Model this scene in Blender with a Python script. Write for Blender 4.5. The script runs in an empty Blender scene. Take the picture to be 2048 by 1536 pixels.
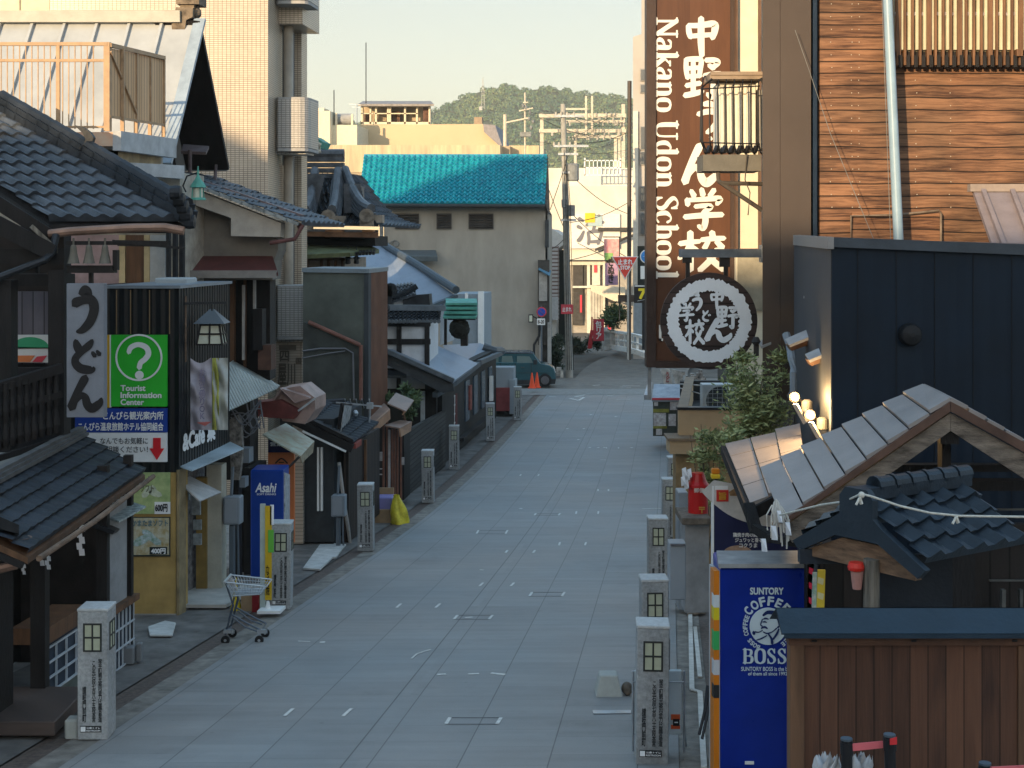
import bpy, bmesh, math, random
from mathutils import Vector, Matrix, noise
R = math.radians
random.seed(7)
sc = bpy.context.scene
COL = sc.collection
F, HZ = 2900.0, 485.0          # focal length in photo pixels, height of the eye-level line

# ---------------------------------------------------------------- camera, sky, sun, exposure
cam = bpy.data.cameras.new('camera'); cam.sensor_width = 36; cam.lens = 36 * F / 2048
cam.shift_y = -(768 - HZ) / 2048; cam.clip_start = 0.1; cam.clip_end = 9000
co = bpy.data.objects.new('camera', cam); COL.objects.link(co)
co.location = (0, 0, 0); co.rotation_euler = (R(90), 0, 0); sc.camera = co
SUN_EL, SUN_AZ = 9.5, 27.0      # sun behind the viewer, a little to the left; azimuth of the light's travel, left of straight ahead
world = bpy.data.worlds.new('World'); sc.world = world; world.use_nodes = True
wn = world.node_tree.nodes; wl = world.node_tree.links
sky = wn.new('ShaderNodeTexSky'); sky.sky_type = 'NISHITA'; sky.sun_disc = False
sky.sun_elevation = R(SUN_EL)
sky.air_density = 1.0; sky.dust_density = 1.6; sky.ozone_density = 1.5
sky.sun_rotation = R(180 + SUN_AZ)
# low evening haze: the sky pales to cream towards the horizon, deep blue overhead
tcw = wn.new('ShaderNodeTexCoord'); spw = wn.new('ShaderNodeSeparateXYZ'); wl.new(tcw.outputs['Generated'], spw.inputs[0])
rpw = wn.new('ShaderNodeValToRGB'); wl.new(spw.outputs[2], rpw.inputs[0]); e_ = rpw.color_ramp.elements
e_[0].position = 0.0; e_[0].color = (2.5, 2.1, 1.4, 1); e_[1].position = .40; e_[1].color = (1.28, 2.15, 3.05, 1)
for p_, c_ in ((.075, (2.2, 1.9, 1.36, 1)), (.16, (1.75, 1.62, 1.25, 1)), (.24, (1.4, 2.0, 2.4, 1))):
    q_ = e_.new(p_); q_.color = c_
mxw = wn.new('ShaderNodeMix'); mxw.data_type = 'RGBA'; mxw.inputs[0].default_value = .74; wl.new(sky.outputs[0], mxw.inputs[6])
mk = wn.new('ShaderNodeMapRange'); mk.inputs[1].default_value = .25; mk.inputs[2].default_value = .85; wl.new(spw.outputs[1], mk.inputs[0])   # the pale haze lies ahead, away from the sun
mxk = wn.new('ShaderNodeMix'); mxk.data_type = 'RGBA'; wl.new(mk.outputs[0], mxk.inputs[0]); mxk.inputs[6].default_value = (1.28, 2.15, 3.05, 1); wl.new(rpw.outputs[0], mxk.inputs[7]); 
rpb = wn.new('ShaderNodeValToRGB'); wl.new(spw.outputs[2], rpb.inputs[0]); e2 = rpb.color_ramp.elements      # the brighter, warmer evening sky on the sun's side, behind the viewer
e2[0].position = 0.05; e2[0].color = (4.6, 4.0, 3.2, 1); e2[1].position = .75; e2[1].color = (1.28, 2.15, 3.05, 1); q_ = e2.new(.35); q_.color = (3.3, 3.5, 3.5, 1)
mkb = wn.new('ShaderNodeMapRange'); mkb.inputs[1].default_value = -.05; mkb.inputs[2].default_value = -.75; wl.new(spw.outputs[1], mkb.inputs[0])
mxb = wn.new('ShaderNodeMix'); mxb.data_type = 'RGBA'; wl.new(mkb.outputs[0], mxb.inputs[0]); wl.new(mxk.outputs[2], mxb.inputs[6]); wl.new(rpb.outputs[0], mxb.inputs[7]); wl.new(mxb.outputs[2], mxw.inputs[7])
wl.new(mxw.outputs[2], wn['Background'].inputs[0]); wn['Background'].inputs[1].default_value = 0.15
sun = bpy.data.lights.new('sun', 'SUN'); sun.energy = 2.6; sun.angle = R(0.3); sun.color = (1.0, 0.74, 0.44)
so = bpy.data.objects.new('sun', sun); COL.objects.link(so)
LD = Vector((math.sin(R(SUN_AZ)) * math.cos(R(SUN_EL)), math.cos(R(SUN_AZ)) * math.cos(R(SUN_EL)), -math.sin(R(SUN_EL))))
so.rotation_euler = LD.to_track_quat('-Z', 'Y').to_euler()
vs = sc.view_settings; vs.view_transform = 'Standard'; vs.look = 'None'; vs.exposure = 1.5; vs.gamma = 1; vs.use_curve_mapping = False
try:
    sc.cycles.max_bounces = 6; sc.cycles.volume_bounces = 0; sc.cycles.use_denoising = True
    sc.cycles.sample_clamp_indirect = 4
except Exception:
    pass

# ---------------------------------------------------------------- helpers
V = Vector
def at(px, py, Y): return V(((px - 1024) * Y / F, Y, (HZ - py) * Y / F))
def gx(px, Y): return (px - 1024) * Y / F
def gz(py, Y): return (HZ - py) * Y / F
SH = 0.109                      # the street runs away slightly to the right
RD = [(-10, -2.9), (0, -3.63), (8, -4.27), (13.8, -4.73), (20, -5.22), (27, -5.75), (32, -6.08), (36, -6.28), (41, -6.45), (47, -6.56), (54, -6.64), (66, -6.72), (80, -6.76), (400, -6.8)]
def road(Y):
    for (a, b), (c, d) in zip(RD, RD[1:]):
        if Y <= c: return b + (d - b) * (Y - a) / (c - a)
    return RD[-1][1]
def S(D, Y, dz=0.0): return V((SH * Y - D, Y, road(Y) + dz))   # D metres left of the street's right edge

class MB:
    """collects shapes in one bmesh"""
    def __init__(s): s.b = bmesh.new()
    def poly(s, pts, ext):
        ext = V(ext); n = len(pts)
        a = [s.b.verts.new(V(p)) for p in pts]; c = [s.b.verts.new(V(p) + ext) for p in pts]
        s.b.faces.new(a); s.b.faces.new(c[::-1])
        for i in range(n): s.b.faces.new((a[i], c[i], c[(i + 1) % n], a[(i + 1) % n]))
        return s
    def hexa(s, lo, hi):
        a = [s.b.verts.new(V(p)) for p in lo]; c = [s.b.verts.new(V(p)) for p in hi]; n = len(a)
        s.b.faces.new(a); s.b.faces.new(c[::-1])
        for i in range(n): s.b.faces.new((a[i], c[i], c[(i + 1) % n], a[(i + 1) % n]))
        return s
    def box(s, x0, x1, y0, y1, z0, z1):
        return s.poly([(x0, y0, z0), (x1, y0, z0), (x1, y0, z1), (x0, y0, z1)], (0, y1 - y0, 0))
    def px(s, p0, p1, q0, q1, Y, d, sh=SH):
        """box whose front face covers photo pixels p0..p1, q0..q1 at distance Y; d deep along the street"""
        a, b, lo, hi = gx(p0, Y), gx(p1, Y), gz(q1, Y), gz(q0, Y)
        return s.poly([(a, Y, lo), (b, Y, lo), (b, Y, hi), (a, Y, hi)], (sh * d, d, 0))
    def ppoly(s, pts, Y, d, sh=SH): return s.poly([at(x, y, Y) for x, y in pts], (sh * d, d, 0))
    def slab(s, pts, th):
        """slab under the polygon pts (its top face), th thick along its normal"""
        pts = [V(p) for p in pts]; n = (pts[1] - pts[0]).cross(pts[2] - pts[0]).normalized()
        if n.z < 0: n = -n
        return s.poly(pts, -n * th)
    def tube(s, pts, r, n=8, r1=None):
        pts = [V(p) for p in pts]; rings = []; m = len(pts)
        for i, p in enumerate(pts):
            t = (pts[min(i + 1, m - 1)] - pts[max(i - 1, 0)]).normalized()
            u = t.cross(V((0, 0, 1)) if abs(t.z) < .95 else V((1, 0, 0))).normalized(); w = t.cross(u)
            rr = r if r1 is None else r + (r1 - r) * i / max(1, m - 1)
            rings.append([s.b.verts.new(p + (u * math.cos(2 * math.pi * k / n) + w * math.sin(2 * math.pi * k / n)) * rr) for k in range(n)])
        for a, c in zip(rings, rings[1:]):
            for k in range(n): s.b.faces.new((a[k], a[(k + 1) % n], c[(k + 1) % n], c[k]))
        s.b.faces.new(rings[0][::-1]); s.b.faces.new(rings[-1])
        return s
    def bar(s, p, q, w, h=None):
        """straight bar of rectangular section"""
        p, q = V(p), V(q); h = h or w; t = (q - p).normalized()
        u = t.cross(V((0, 0, 1)) if abs(t.z) < .95 else V((0, 1, 0))).normalized() * w / 2; v = t.cross(u).normalized() * h / 2
        return s.hexa([p - u - v, p + u - v, p + u + v, p - u + v], [q - u - v, q + u - v, q + u + v, q - u + v])
    def lathe(s, c, prof, n=20, axis='z'):
        c = V(c); rings = []
        for r, h in prof:
            ring = []
            for k in range(n):
                a = 2 * math.pi * k / n; x, y = math.cos(a) * r, math.sin(a) * r
                ring.append(s.b.verts.new(c + (V((x, y, h)) if axis == 'z' else V((x, h, y)) if axis == 'y' else V((h, x, y)))))
            rings.append(ring)
        for a, b in zip(rings, rings[1:]):
            for k in range(n): s.b.faces.new((a[k], a[(k + 1) % n], b[(k + 1) % n], b[k]))
        s.b.faces.new(rings[0][::-1]); s.b.faces.new(rings[-1])
        return s
    def disc(s, c, r, d, n=40, axis='y'): return s.lathe(c, [(r, 0), (r, d)], n, axis)
    def annulus(s, c, r0, r1, d, n=48, wob=0.0):
        c = V(c); q = []
        for k in range(n):
            a = 2 * math.pi * k / n; ra = r0 * (1 + random.uniform(-wob, wob)); rb = r1 * (1 + random.uniform(-wob, wob))
            ca, sa = math.cos(a), math.sin(a)
            q.append([s.b.verts.new(c + V((ca * rr, yy, sa * rr))) for rr, yy in ((ra, 0), (rb, 0), (rb, d), (ra, d))])
        for k in range(n):
            a, b = q[k], q[(k + 1) % n]
            for i in range(4): s.b.faces.new((a[i], a[(i + 1) % 4], b[(i + 1) % 4], b[i]))
        return s
    def grid(s, fn, nu, nv):
        g = [[s.b.verts.new(fn(i / nu, j / nv)) for j in range(nv + 1)] for i in range(nu + 1)]
        for i in range(nu):
            for j in range(nv): s.b.faces.new((g[i][j], g[i + 1][j], g[i + 1][j + 1], g[i][j + 1]))
        return s
    def tiles(s, e0, e1, r1, r0, nc, nr, amp=.035, lip=.03, kind='wave', sag=0.0):
        """roof tiles on the plane eave e0-e1, ridge r0-r1: rippled columns and stepped courses"""
        e0, e1, r1, r0 = map(V, (e0, e1, r1, r0)); n = (e1 - e0).cross(r0 - e0).normalized()
        if n.z < 0: n = -n
        seg = 6
        def P(u, v, h):
            p = (e0.lerp(e1, u)).lerp(r0.lerp(r1, u), v)
            if sag: p = p - V((0, 0, 1)) * (sag * math.sin(math.pi * v))
            return p + n * h
        def prof(f):
            if kind == 'wave': return amp * (math.sin(2 * math.pi * f) * .5 + .5)
            if kind == 'roll': return amp * max(0.0, math.cos(2 * math.pi * (f - .5)))
            return 0.0 if .06 < f < .94 else -amp
        prev = None
        for j in range(nr):
            lo, hi = [], []
            jit = [random.uniform(-.006, .006) for _ in range(nc)]
            for i in range(nc * seg + 1):
                u = i / (nc * seg); f = (i % seg) / seg; jj = jit[min(nc - 1, i // seg)]
                lo.append(s.b.verts.new(P(u, j / nr, prof(f) + lip + jj)))
                hi.append(s.b.verts.new(P(u, (j + 1) / nr, prof(f) + jj * .3)))
            for i in range(nc * seg):
                s.b.faces.new((lo[i], lo[i + 1], hi[i + 1], hi[i]))
                if prev: s.b.faces.new((prev[i], prev[i + 1], lo[i + 1], lo[i]))
                else:
                    pass
            if not prev:
                b0 = [s.b.verts.new(P(i / (nc * seg), 0, -.02)) for i in range(nc * seg + 1)]
                for i in range(nc * seg): s.b.faces.new((b0[i], b0[i + 1], lo[i + 1], lo[i]))
            prev = hi
        return s
    def strokes(s, st, o, ux, uy, sz, d=.012):
        """brush strokes: lists of (x, y, width) in a unit square, laid on the plane o, ux, uy"""
        o, ux, uy = V(o), V(ux), V(uy); nn = ux.cross(uy).normalized()
        sx, sy = sz if isinstance(sz, tuple) else (sz, sz)
        for k, stv in enumerate(st):
            pts = []
            n = len(stv)
            for i in range(n - 1):
                p0, p1, p2, p3 = stv[max(i - 1, 0)], stv[i], stv[i + 1], stv[min(i + 2, n - 1)]
                for t in ((0, .2, .4, .6, .8) if n > 2 else (0, .5)):
                    q = []
                    for c in range(3):
                        q.append(.5 * (2 * p1[c] + (p2[c] - p0[c]) * t + (2 * p0[c] - 5 * p1[c] + 4 * p2[c] - p3[c]) * t * t + (3 * p1[c] - p0[c] - 3 * p2[c] + p3[c]) * t ** 3))
                    pts.append(q)
            pts.append(list(stv[-1]))
            L, Rr = [], []
            m = len(pts)
            for i, (x, y, w) in enumerate(pts):
                a, b = pts[max(i - 1, 0)], pts[min(i + 1, m - 1)]
                dx, dy = b[0] - a[0], b[1] - a[1]; l = math.hypot(dx, dy) or 1; dx /= l; dy /= l
                if i == 0: L.append((x - dx * w * .4, y - dy * w * .4))
                L.append((x - dy * w / 2, y + dx * w / 2)); Rr.append((x + dy * w / 2, y - dx * w / 2))
                if i == m - 1: L.append((x + dx * w * .4, y + dy * w * .4))
            dd = nn * (d + .0006 * k)
            W = lambda p: o + ux * p[0] * sx + uy * p[1] * sy + dd
            body_l, body_r = L[1:-1], Rr
            fr = [(s.b.verts.new(W(a)), s.b.verts.new(W(b))) for a, b in zip(body_l, body_r)]
            for (a, b), (c, e) in zip(fr, fr[1:]): s.b.faces.new((a, b, e, c))
            t0 = s.b.verts.new(W(L[0])); t1 = s.b.verts.new(W(L[-1]))
            s.b.faces.new((t0, fr[0][1], fr[0][0])); s.b.faces.new((t1, fr[-1][0], fr[-1][1]))
        return s
    def each(s, name, mat, root=None, bev=0, smooth=False):
        """every loose piece becomes an object of its own"""
        s.b.verts.index_update(); s.b.faces.index_update(); seen = set(); res = []
        for v0 in s.b.verts[:]:
            if v0.index in seen: continue
            st, comp = [v0], [v0]; seen.add(v0.index)
            while st:
                v = st.pop()
                for e in v.link_edges:
                    w = e.other_vert(v)
                    if w.index not in seen: seen.add(w.index); st.append(w); comp.append(w)
            q = MB(); mp = {v.index: q.b.verts.new(v.co) for v in comp}; fs = set()
            for v in comp:
                for f in v.link_faces:
                    if f.index not in fs: fs.add(f.index); q.b.faces.new([mp[x.index] for x in f.verts])
            res.append(q.out(name, mat, root, bev=bev, smooth=smooth))
        s.b.free()
        return res
    def out(s, name, mat, root=None, label=None, bev=0, smooth=False, kind=None):
        b = s.b
        o0 = LOC.get(root.name, V((0, 0, 0))) if root else V((0, 0, 0))
        if bev: bmesh.ops.bevel(b, geom=b.edges[:], offset=bev, segments=1, affect='EDGES', clamp_overlap=True)
        bmesh.ops.recalc_face_normals(b, faces=b.faces[:])
        if o0.length: bmesh.ops.translate(b, verts=b.verts[:], vec=-o0)
        me = bpy.data.meshes.new(name); b.to_mesh(me); b.free()
        if smooth:
            for p in me.polygons: p.use_smooth = True
        me.materials.append(mat)
        o = bpy.data.objects.new(name, me); COL.objects.link(o)
        if root: o.parent = root; LOC[o.name] = o0
        if label: o['label'] = label
        if kind: o['kind'] = kind
        return o
LOC = {}
def thing(name, label, cat, loc=(0, 0, 0), group=None):
    o = bpy.data.objects.new(name, None); COL.objects.link(o); o.location = V(loc); LOC[o.name] = V(loc)
    o.empty_display_size = .1
    o['label'] = label; o['category'] = cat
    if group: o['group'] = group
    return o
def tag(o, label, cat, group=None):
    o['label'] = label; o['category'] = cat
    if group: o['group'] = group
    return o
def dup(o, loc, label, rz=0, parent=None):
    """a copy of a thing with copies of its parts and sub-parts"""
    c = o.copy(); COL.objects.link(c)
    if parent: c.parent = parent
    else:
        c.location = V(loc); c.rotation_euler.z = rz; c['label'] = label
    for ch in [x for x in bpy.data.objects if x.parent == o]: dup(ch, None, None, 0, c)
    return c
def move_origin(o, loc):
    """put a finished one-mesh thing's origin at its base"""
    loc = V(loc); o.data.transform(Matrix.Translation(-loc)); o.location = loc
    return o
XF, ZF = V((1, 0, 0)), V((0, 0, 1))
def text(body, mat, root, o, w=None, h=None, ux=XF, uy=ZF, bold=0.0, d=.01, name='lettering', vert=False, stretch=True, shear=0):
    """raised lettering: its box starts at o (lower left) and is w wide, h tall along ux, uy"""
    cu = bpy.data.curves.new('t', 'FONT'); cu.body = '\n'.join(body) if vert else body
    cu.size = 1; cu.shear = shear; cu.resolution_u = 4
    if vert: cu.align_x = 'CENTER'; cu.space_line = .82
    t = bpy.data.objects.new('t', cu); COL.objects.link(t)
    dg = bpy.context.evaluated_depsgraph_get(); me = bpy.data.meshes.new_from_object(t.evaluated_get(dg))
    bpy.data.objects.remove(t); bpy.data.curves.remove(cu)
    xs = [v.co.x for v in me.vertices]; ys = [v.co.y for v in me.vertices]
    x0, x1, y0, y1 = min(xs), max(xs), min(ys), max(ys)
    sx = w / (x1 - x0) if w else None; sy = h / (y1 - y0) if h else None
    sx = sx or sy; sy = sy or sx
    o, ux, uy = V(o), V(ux).normalized(), V(uy).normalized(); nn = ux.cross(uy).normalized()
    o0 = LOC.get(root.name, V((0, 0, 0))) if root else V((0, 0, 0))
    b = bmesh.new()
    offs = [(0, 0)]
    if bold:
        k = 8 if bold > .03 else 4
        offs += [(bold * math.cos(2 * math.pi * i / k + .4), bold * math.sin(2 * math.pi * i / k + .4)) for i in range(k)]
    for i, (ax, ay) in enumerate(offs):
        vs_ = [b.verts.new(o + ux * ((v.co.x - x0 + ax) * sx) + uy * ((v.co.y - y0 + ay) * sy) + nn * (d + .0004 * i) - o0) for v in me.vertices]
        for p in me.polygons:
            try: b.faces.new([vs_[k] for k in p.vertices])
            except ValueError: pass
    bpy.data.meshes.remove(me)
    me = bpy.data.meshes.new(name); b.to_mesh(me); b.free(); me.materials.append(mat)
    ob = bpy.data.objects.new(name, me); COL.objects.link(ob)
    if root: ob.parent = root; LOC[ob.name] = o0
    return ob
def ptext(body, mat, root, p0, p1, q0, q1, Y, **k):
    """lettering filling the photo box p0..p1, q0..q1 on a face at distance Y"""
    return text(body, mat, root, at(p0, q1, Y), (p1 - p0) * Y / F, (q1 - q0) * Y / F, **k)

# ---------------------------------------------------------------- materials
MATS = {}
def nt(name):
    m = bpy.data.materials.new(name); m.use_nodes = True
    return m, m.node_tree.nodes, m.node_tree.links, m.node_tree.nodes['Principled BSDF']
def mth(N, L, op, a, b=None):
    n = N.new('ShaderNodeMath'); n.operation = op
    for i, x in enumerate((a, b)):
        if x is None: continue
        if isinstance(x, (int, float)): n.inputs[i].default_value = x
        else: L.new(x, n.inputs[i])
    return n.outputs[0]
def M(name, col, rough=.7, var=.18, scale=4.0, bump=.15, metal=0.0, stretch=(1, 1, 1), col2=None, spec=None, bscale=None, thr=.5, own=False):
    """paint, plaster, timber or metal: colour broken up by noise, fine bump"""
    if name in MATS: return MATS[name]
    m, N, L, P = nt(name)
    tc = N.new('ShaderNodeTexCoord'); mp = N.new('ShaderNodeMapping'); mp.inputs['Scale'].default_value = stretch
    if own:        # every copy its own grain and tone
        oi = N.new('ShaderNodeObjectInfo'); va_ = N.new('ShaderNodeVectorMath'); L.new(tc.outputs['Object'], va_.inputs[0]); L.new(oi.outputs['Location'], va_.inputs[1]); L.new(va_.outputs[0], mp.inputs[0])
    else: L.new(tc.outputs['Object'], mp.inputs[0])
    n1 = N.new('ShaderNodeTexNoise'); n1.inputs['Scale'].default_value = scale; n1.inputs['Detail'].default_value = 6; n1.inputs['Roughness'].default_value = .62
    L.new(mp.outputs[0], n1.inputs['Vector'])
    rp = N.new('ShaderNodeValToRGB'); rp.color_ramp.elements[0].position = thr - .2; rp.color_ramp.elements[1].position = thr + .2
    c2 = col2 or tuple(c * (1 - var * 1.6) for c in col)
    rp.color_ramp.elements[0].color = (*c2, 1); rp.color_ramp.elements[1].color = (*[min(1, c * (1 + var * .45)) for c in col], 1)
    L.new(n1.outputs['Fac'], rp.inputs[0]); L.new(rp.outputs[0], P.inputs['Base Color'])
    if own:
        n5 = N.new('ShaderNodeTexNoise'); n5.inputs['Scale'].default_value = 2.2; n5.inputs['Detail'].default_value = 6; m5 = N.new('ShaderNodeMapping'); m5.inputs['Scale'].default_value = (1.5, 1.5, .5); L.new(va_.outputs[0], m5.inputs[0]); L.new(m5.outputs[0], n5.inputs['Vector'])
        f5 = mth(N, L, 'ADD', mth(N, L, 'MULTIPLY', n5.outputs['Fac'], 1.1), mth(N, L, 'MULTIPLY', oi.outputs['Random'], .35)); f5 = mth(N, L, 'ADD', f5, .22)
        x5 = N.new('ShaderNodeMix'); x5.data_type = 'RGBA'; x5.blend_type = 'MULTIPLY'; x5.inputs[0].default_value = 1; L.new(rp.outputs[0], x5.inputs[6]); L.new(f5, x5.inputs[7]); L.new(x5.outputs[2], P.inputs['Base Color'])
    mr = N.new('ShaderNodeMapRange'); mr.inputs[3].default_value = max(0, rough - .1); mr.inputs[4].default_value = min(1, rough + .12)
    L.new(n1.outputs['Fac'], mr.inputs[0]); L.new(mr.outputs[0], P.inputs['Roughness'])
    P.inputs['Metallic'].default_value = metal
    P.inputs['Specular IOR Level'].default_value = .28 if spec is None else spec
    if bump:
        n2 = N.new('ShaderNodeTexNoise'); n2.inputs['Scale'].default_value = bscale or scale * 9; n2.inputs['Detail'].default_value = 4
        L.new(mp.outputs[0], n2.inputs['Vector'])
        b = N.new('ShaderNodeBump'); b.inputs['Strength'].default_value = bump; b.inputs['Distance'].default_value = .02
        L.new(n2.outputs['Fac'], b.inputs['Height']); L.new(b.outputs[0], P.inputs['Normal'])
    MATS[name] = m
    return m
def planks(name, cols, w, vert=True, gap=.05, rough=.65, grain=1.0, bump=.5, warp=0.0, dark=.25, patch=None, gs=80.0, bv=.35):
    """boards: each its own tone, dark joints, grain along the board"""
    if name in MATS: return MATS[name]
    m, N, L, P = nt(name)
    tc = N.new('ShaderNodeTexCoord'); sp = N.new('ShaderNodeSeparateXYZ'); L.new(tc.outputs['Object'], sp.inputs[0])
    u = mth(N, L, 'ADD', sp.outputs[0], sp.outputs[1]); v = sp.outputs[2]
    a, l = (u, v) if vert else (v, u)
    if warp:
        wn_ = N.new('ShaderNodeTexNoise'); wn_.inputs['Scale'].default_value = 1.3; L.new(tc.outputs['Object'], wn_.inputs['Vector'])
        a = mth(N, L, 'ADD', a, mth(N, L, 'MULTIPLY', wn_.outputs['Fac'], warp))
    q = mth(N, L, 'DIVIDE', a, w); fl = mth(N, L, 'FLOOR', q); fr = mth(N, L, 'FRACT', q)
    wt = N.new('ShaderNodeTexWhiteNoise'); wt.noise_dimensions = '1D'; L.new(fl, wt.inputs['W'])
    cb = N.new('ShaderNodeCombineXYZ')
    L.new(mth(N, L, 'MULTIPLY', a, gs), cb.inputs[0]); L.new(mth(N, L, 'MULTIPLY', l, 1.9), cb.inputs[1]); L.new(mth(N, L, 'MULTIPLY', fl, 3.7), cb.inputs[2])
    n1 = N.new('ShaderNodeTexNoise'); n1.inputs['Scale'].default_value = 1; n1.inputs['Detail'].default_value = 8; n1.inputs['Distortion'].default_value = .8; n1.inputs['Roughness'].default_value = .72; L.new(cb.outputs[0], n1.inputs['Vector'])
    cb2 = N.new('ShaderNodeCombineXYZ'); L.new(mth(N, L, 'MULTIPLY', a, 7.0), cb2.inputs[0]); L.new(mth(N, L, 'MULTIPLY', l, 1.1), cb2.inputs[1]); L.new(mth(N, L, 'MULTIPLY', fl, 1.7), cb2.inputs[2])
    n2 = N.new('ShaderNodeTexNoise'); n2.inputs['Scale'].default_value = 1; n2.inputs['Detail'].default_value = 3; n2.inputs['Distortion'].default_value = 1.0; L.new(cb2.outputs[0], n2.inputs['Vector'])
    f = mth(N, L, 'ADD', mth(N, L, 'MULTIPLY', wt.outputs['Value'], bv), mth(N, L, 'ADD', mth(N, L, 'MULTIPLY', n1.outputs['Fac'], .38 * grain), mth(N, L, 'MULTIPLY', n2.outputs['Fac'], .5)))
    rp = N.new('ShaderNodeValToRGB'); rp.color_ramp.elements[0].position = .36; rp.color_ramp.elements[1].position = .86
    rp.color_ramp.elements[0].color = (*cols[0], 1); rp.color_ramp.elements[1].color = (*cols[-1], 1)
    if len(cols) == 3:
        e = rp.color_ramp.elements.new(.58); e.color = (*cols[1], 1)
    L.new(f, rp.inputs[0])
    if patch:      # large weathered areas of another tone
        n3 = N.new('ShaderNodeTexNoise'); n3.inputs['Scale'].default_value = .75; n3.inputs['Detail'].default_value = 5; L.new(tc.outputs['Object'], n3.inputs['Vector'])
        r3 = N.new('ShaderNodeValToRGB'); r3.color_ramp.elements[0].position = .42; r3.color_ramp.elements[1].position = .62; r3.color_ramp.elements[0].color = (1, 1, 1, 1); r3.color_ramp.elements[1].color = (*patch, 1); L.new(n3.outputs['Fac'], r3.inputs[0])
        m3 = N.new('ShaderNodeMix'); m3.data_type = 'RGBA'; m3.blend_type = 'MULTIPLY'; m3.inputs[0].default_value = 1; L.new(rp.outputs[0], m3.inputs[6]); L.new(r3.outputs[0], m3.inputs[7]); rp = m3; rpo = m3.outputs[2]
    else: rpo = rp.outputs[0]
    ed = mth(N, L, 'LESS_THAN', mth(N, L, 'MINIMUM', fr, mth(N, L, 'SUBTRACT', 1.0, fr)), gap)
    mx = N.new('ShaderNodeMix'); mx.data_type = 'RGBA'; mx.blend_type = 'MULTIPLY'; L.new(ed, mx.inputs[0]); L.new(rpo, mx.inputs[6]); mx.inputs[7].default_value = (dark, dark, dark, 1)
    L.new(mx.outputs[2], P.inputs['Base Color']); P.inputs['Roughness'].default_value = rough; P.inputs['Specular IOR Level'].default_value = .25
    hgt = mth(N, L, 'SUBTRACT', mth(N, L, 'ADD', mth(N, L, 'MULTIPLY', n1.outputs['Fac'], .35), mth(N, L, 'MULTIPLY', n2.outputs['Fac'], .45)), ed)
    b = N.new('ShaderNodeBump'); b.inputs['Strength'].default_value = bump; b.inputs['Distance'].default_value = .02; L.new(hgt, b.inputs['Height']); L.new(b.outputs[0], P.inputs['Normal'])
    MATS[name] = m
    return m
def tilewall(name, c1, c2, mort, bw, bh, ms=.006, rough=.35, off=0.0, bump=.3):
    if name in MATS: return MATS[name]
    m, N, L, P = nt(name)
    tc = N.new('ShaderNodeTexCoord'); sp = N.new('ShaderNodeSeparateXYZ'); L.new(tc.outputs['Object'], sp.inputs[0])
    cb = N.new('ShaderNodeCombineXYZ'); L.new(mth(N, L, 'ADD', sp.outputs[0], sp.outputs[1]), cb.inputs[0]); L.new(sp.outputs[2], cb.inputs[1])
    br = N.new('ShaderNodeTexBrick'); br.offset = off; br.inputs['Scale'].default_value = 1; br.inputs['Brick Width'].default_value = bw; br.inputs['Row Height'].default_value = bh
    br.inputs['Mortar Size'].default_value = ms; br.inputs['Mortar Smooth'].default_value = .2
    br.inputs['Color1'].default_value = (*c1, 1); br.inputs['Color2'].default_value = (*c2, 1); br.inputs['Mortar'].default_value = (*mort, 1)
    L.new(cb.outputs[0], br.inputs['Vector'])
    nz = N.new('ShaderNodeTexNoise'); nz.inputs['Scale'].default_value = .9; nz.inputs['Detail'].default_value = 6; L.new(tc.outputs['Object'], nz.inputs['Vector'])
    mr = N.new('ShaderNodeMapRange'); mr.inputs[3].default_value = .74; mr.inputs[4].default_value = 1.12; L.new(nz.outputs['Fac'], mr.inputs[0])
    mx = N.new('ShaderNodeMix'); mx.data_type = 'RGBA'; mx.blend_type = 'MULTIPLY'; mx.inputs[0].default_value = 1
    L.new(br.outputs['Color'], mx.inputs[6]); L.new(mr.outputs[0], mx.inputs[7]); L.new(mx.outputs[2], P.inputs['Base Color'])
    P.inputs['Roughness'].default_value = rough
    b = N.new('ShaderNodeBump'); b.inputs['Strength'].default_value = bump; b.inputs['Distance'].default_value = .01; b.invert = True; L.new(br.outputs['Fac'], b.inputs['Height']); L.new(b.outputs[0], P.inputs['Normal'])
    MATS[name] = m
    return m
def ribs(name, col, w, rough=.5, metal=.0, vert=True, depth=.8, var=.2):
    """ribbed or corrugated sheet"""
    if name in MATS: return MATS[name]
    m, N, L, P = nt(name)
    tc = N.new('ShaderNodeTexCoord'); sp = N.new('ShaderNodeSeparateXYZ'); L.new(tc.outputs['Object'], sp.inputs[0])
    a = mth(N, L, 'ADD', sp.outputs[0], sp.outputs[1]) if vert else sp.outputs[2]
    h = mth(N, L, 'SINE', mth(N, L, 'MULTIPLY', a, 2 * math.pi / w))
    nz = N.new('ShaderNodeTexNoise'); nz.inputs['Scale'].default_value = 1.6; nz.inputs['Detail'].default_value = 7; L.new(tc.outputs['Object'], nz.inputs['Vector'])
    rp = N.new('ShaderNodeValToRGB'); rp.color_ramp.elements[0].position = .3; rp.color_ramp.elements[1].position = .7
    rp.color_ramp.elements[0].color = (*[c * (1 - var * 1.5) for c in col], 1); rp.color_ramp.elements[1].color = (*[min(1, c * (1 + var)) for c in col], 1)
    L.new(nz.outputs['Fac'], rp.inputs[0]); L.new(rp.outputs[0], P.inputs['Base Color']); P.inputs['Roughness'].default_value = rough; P.inputs['Metallic'].default_value = metal; P.inputs['Specular IOR Level'].default_value = .2
    b = N.new('ShaderNodeBump'); b.inputs['Strength'].default_value = depth; b.inputs['Distance'].default_value = w * .25; L.new(h, b.inputs['Height']); L.new(b.outputs[0], P.inputs['Normal'])
    MATS[name] = m
    return m
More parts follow.
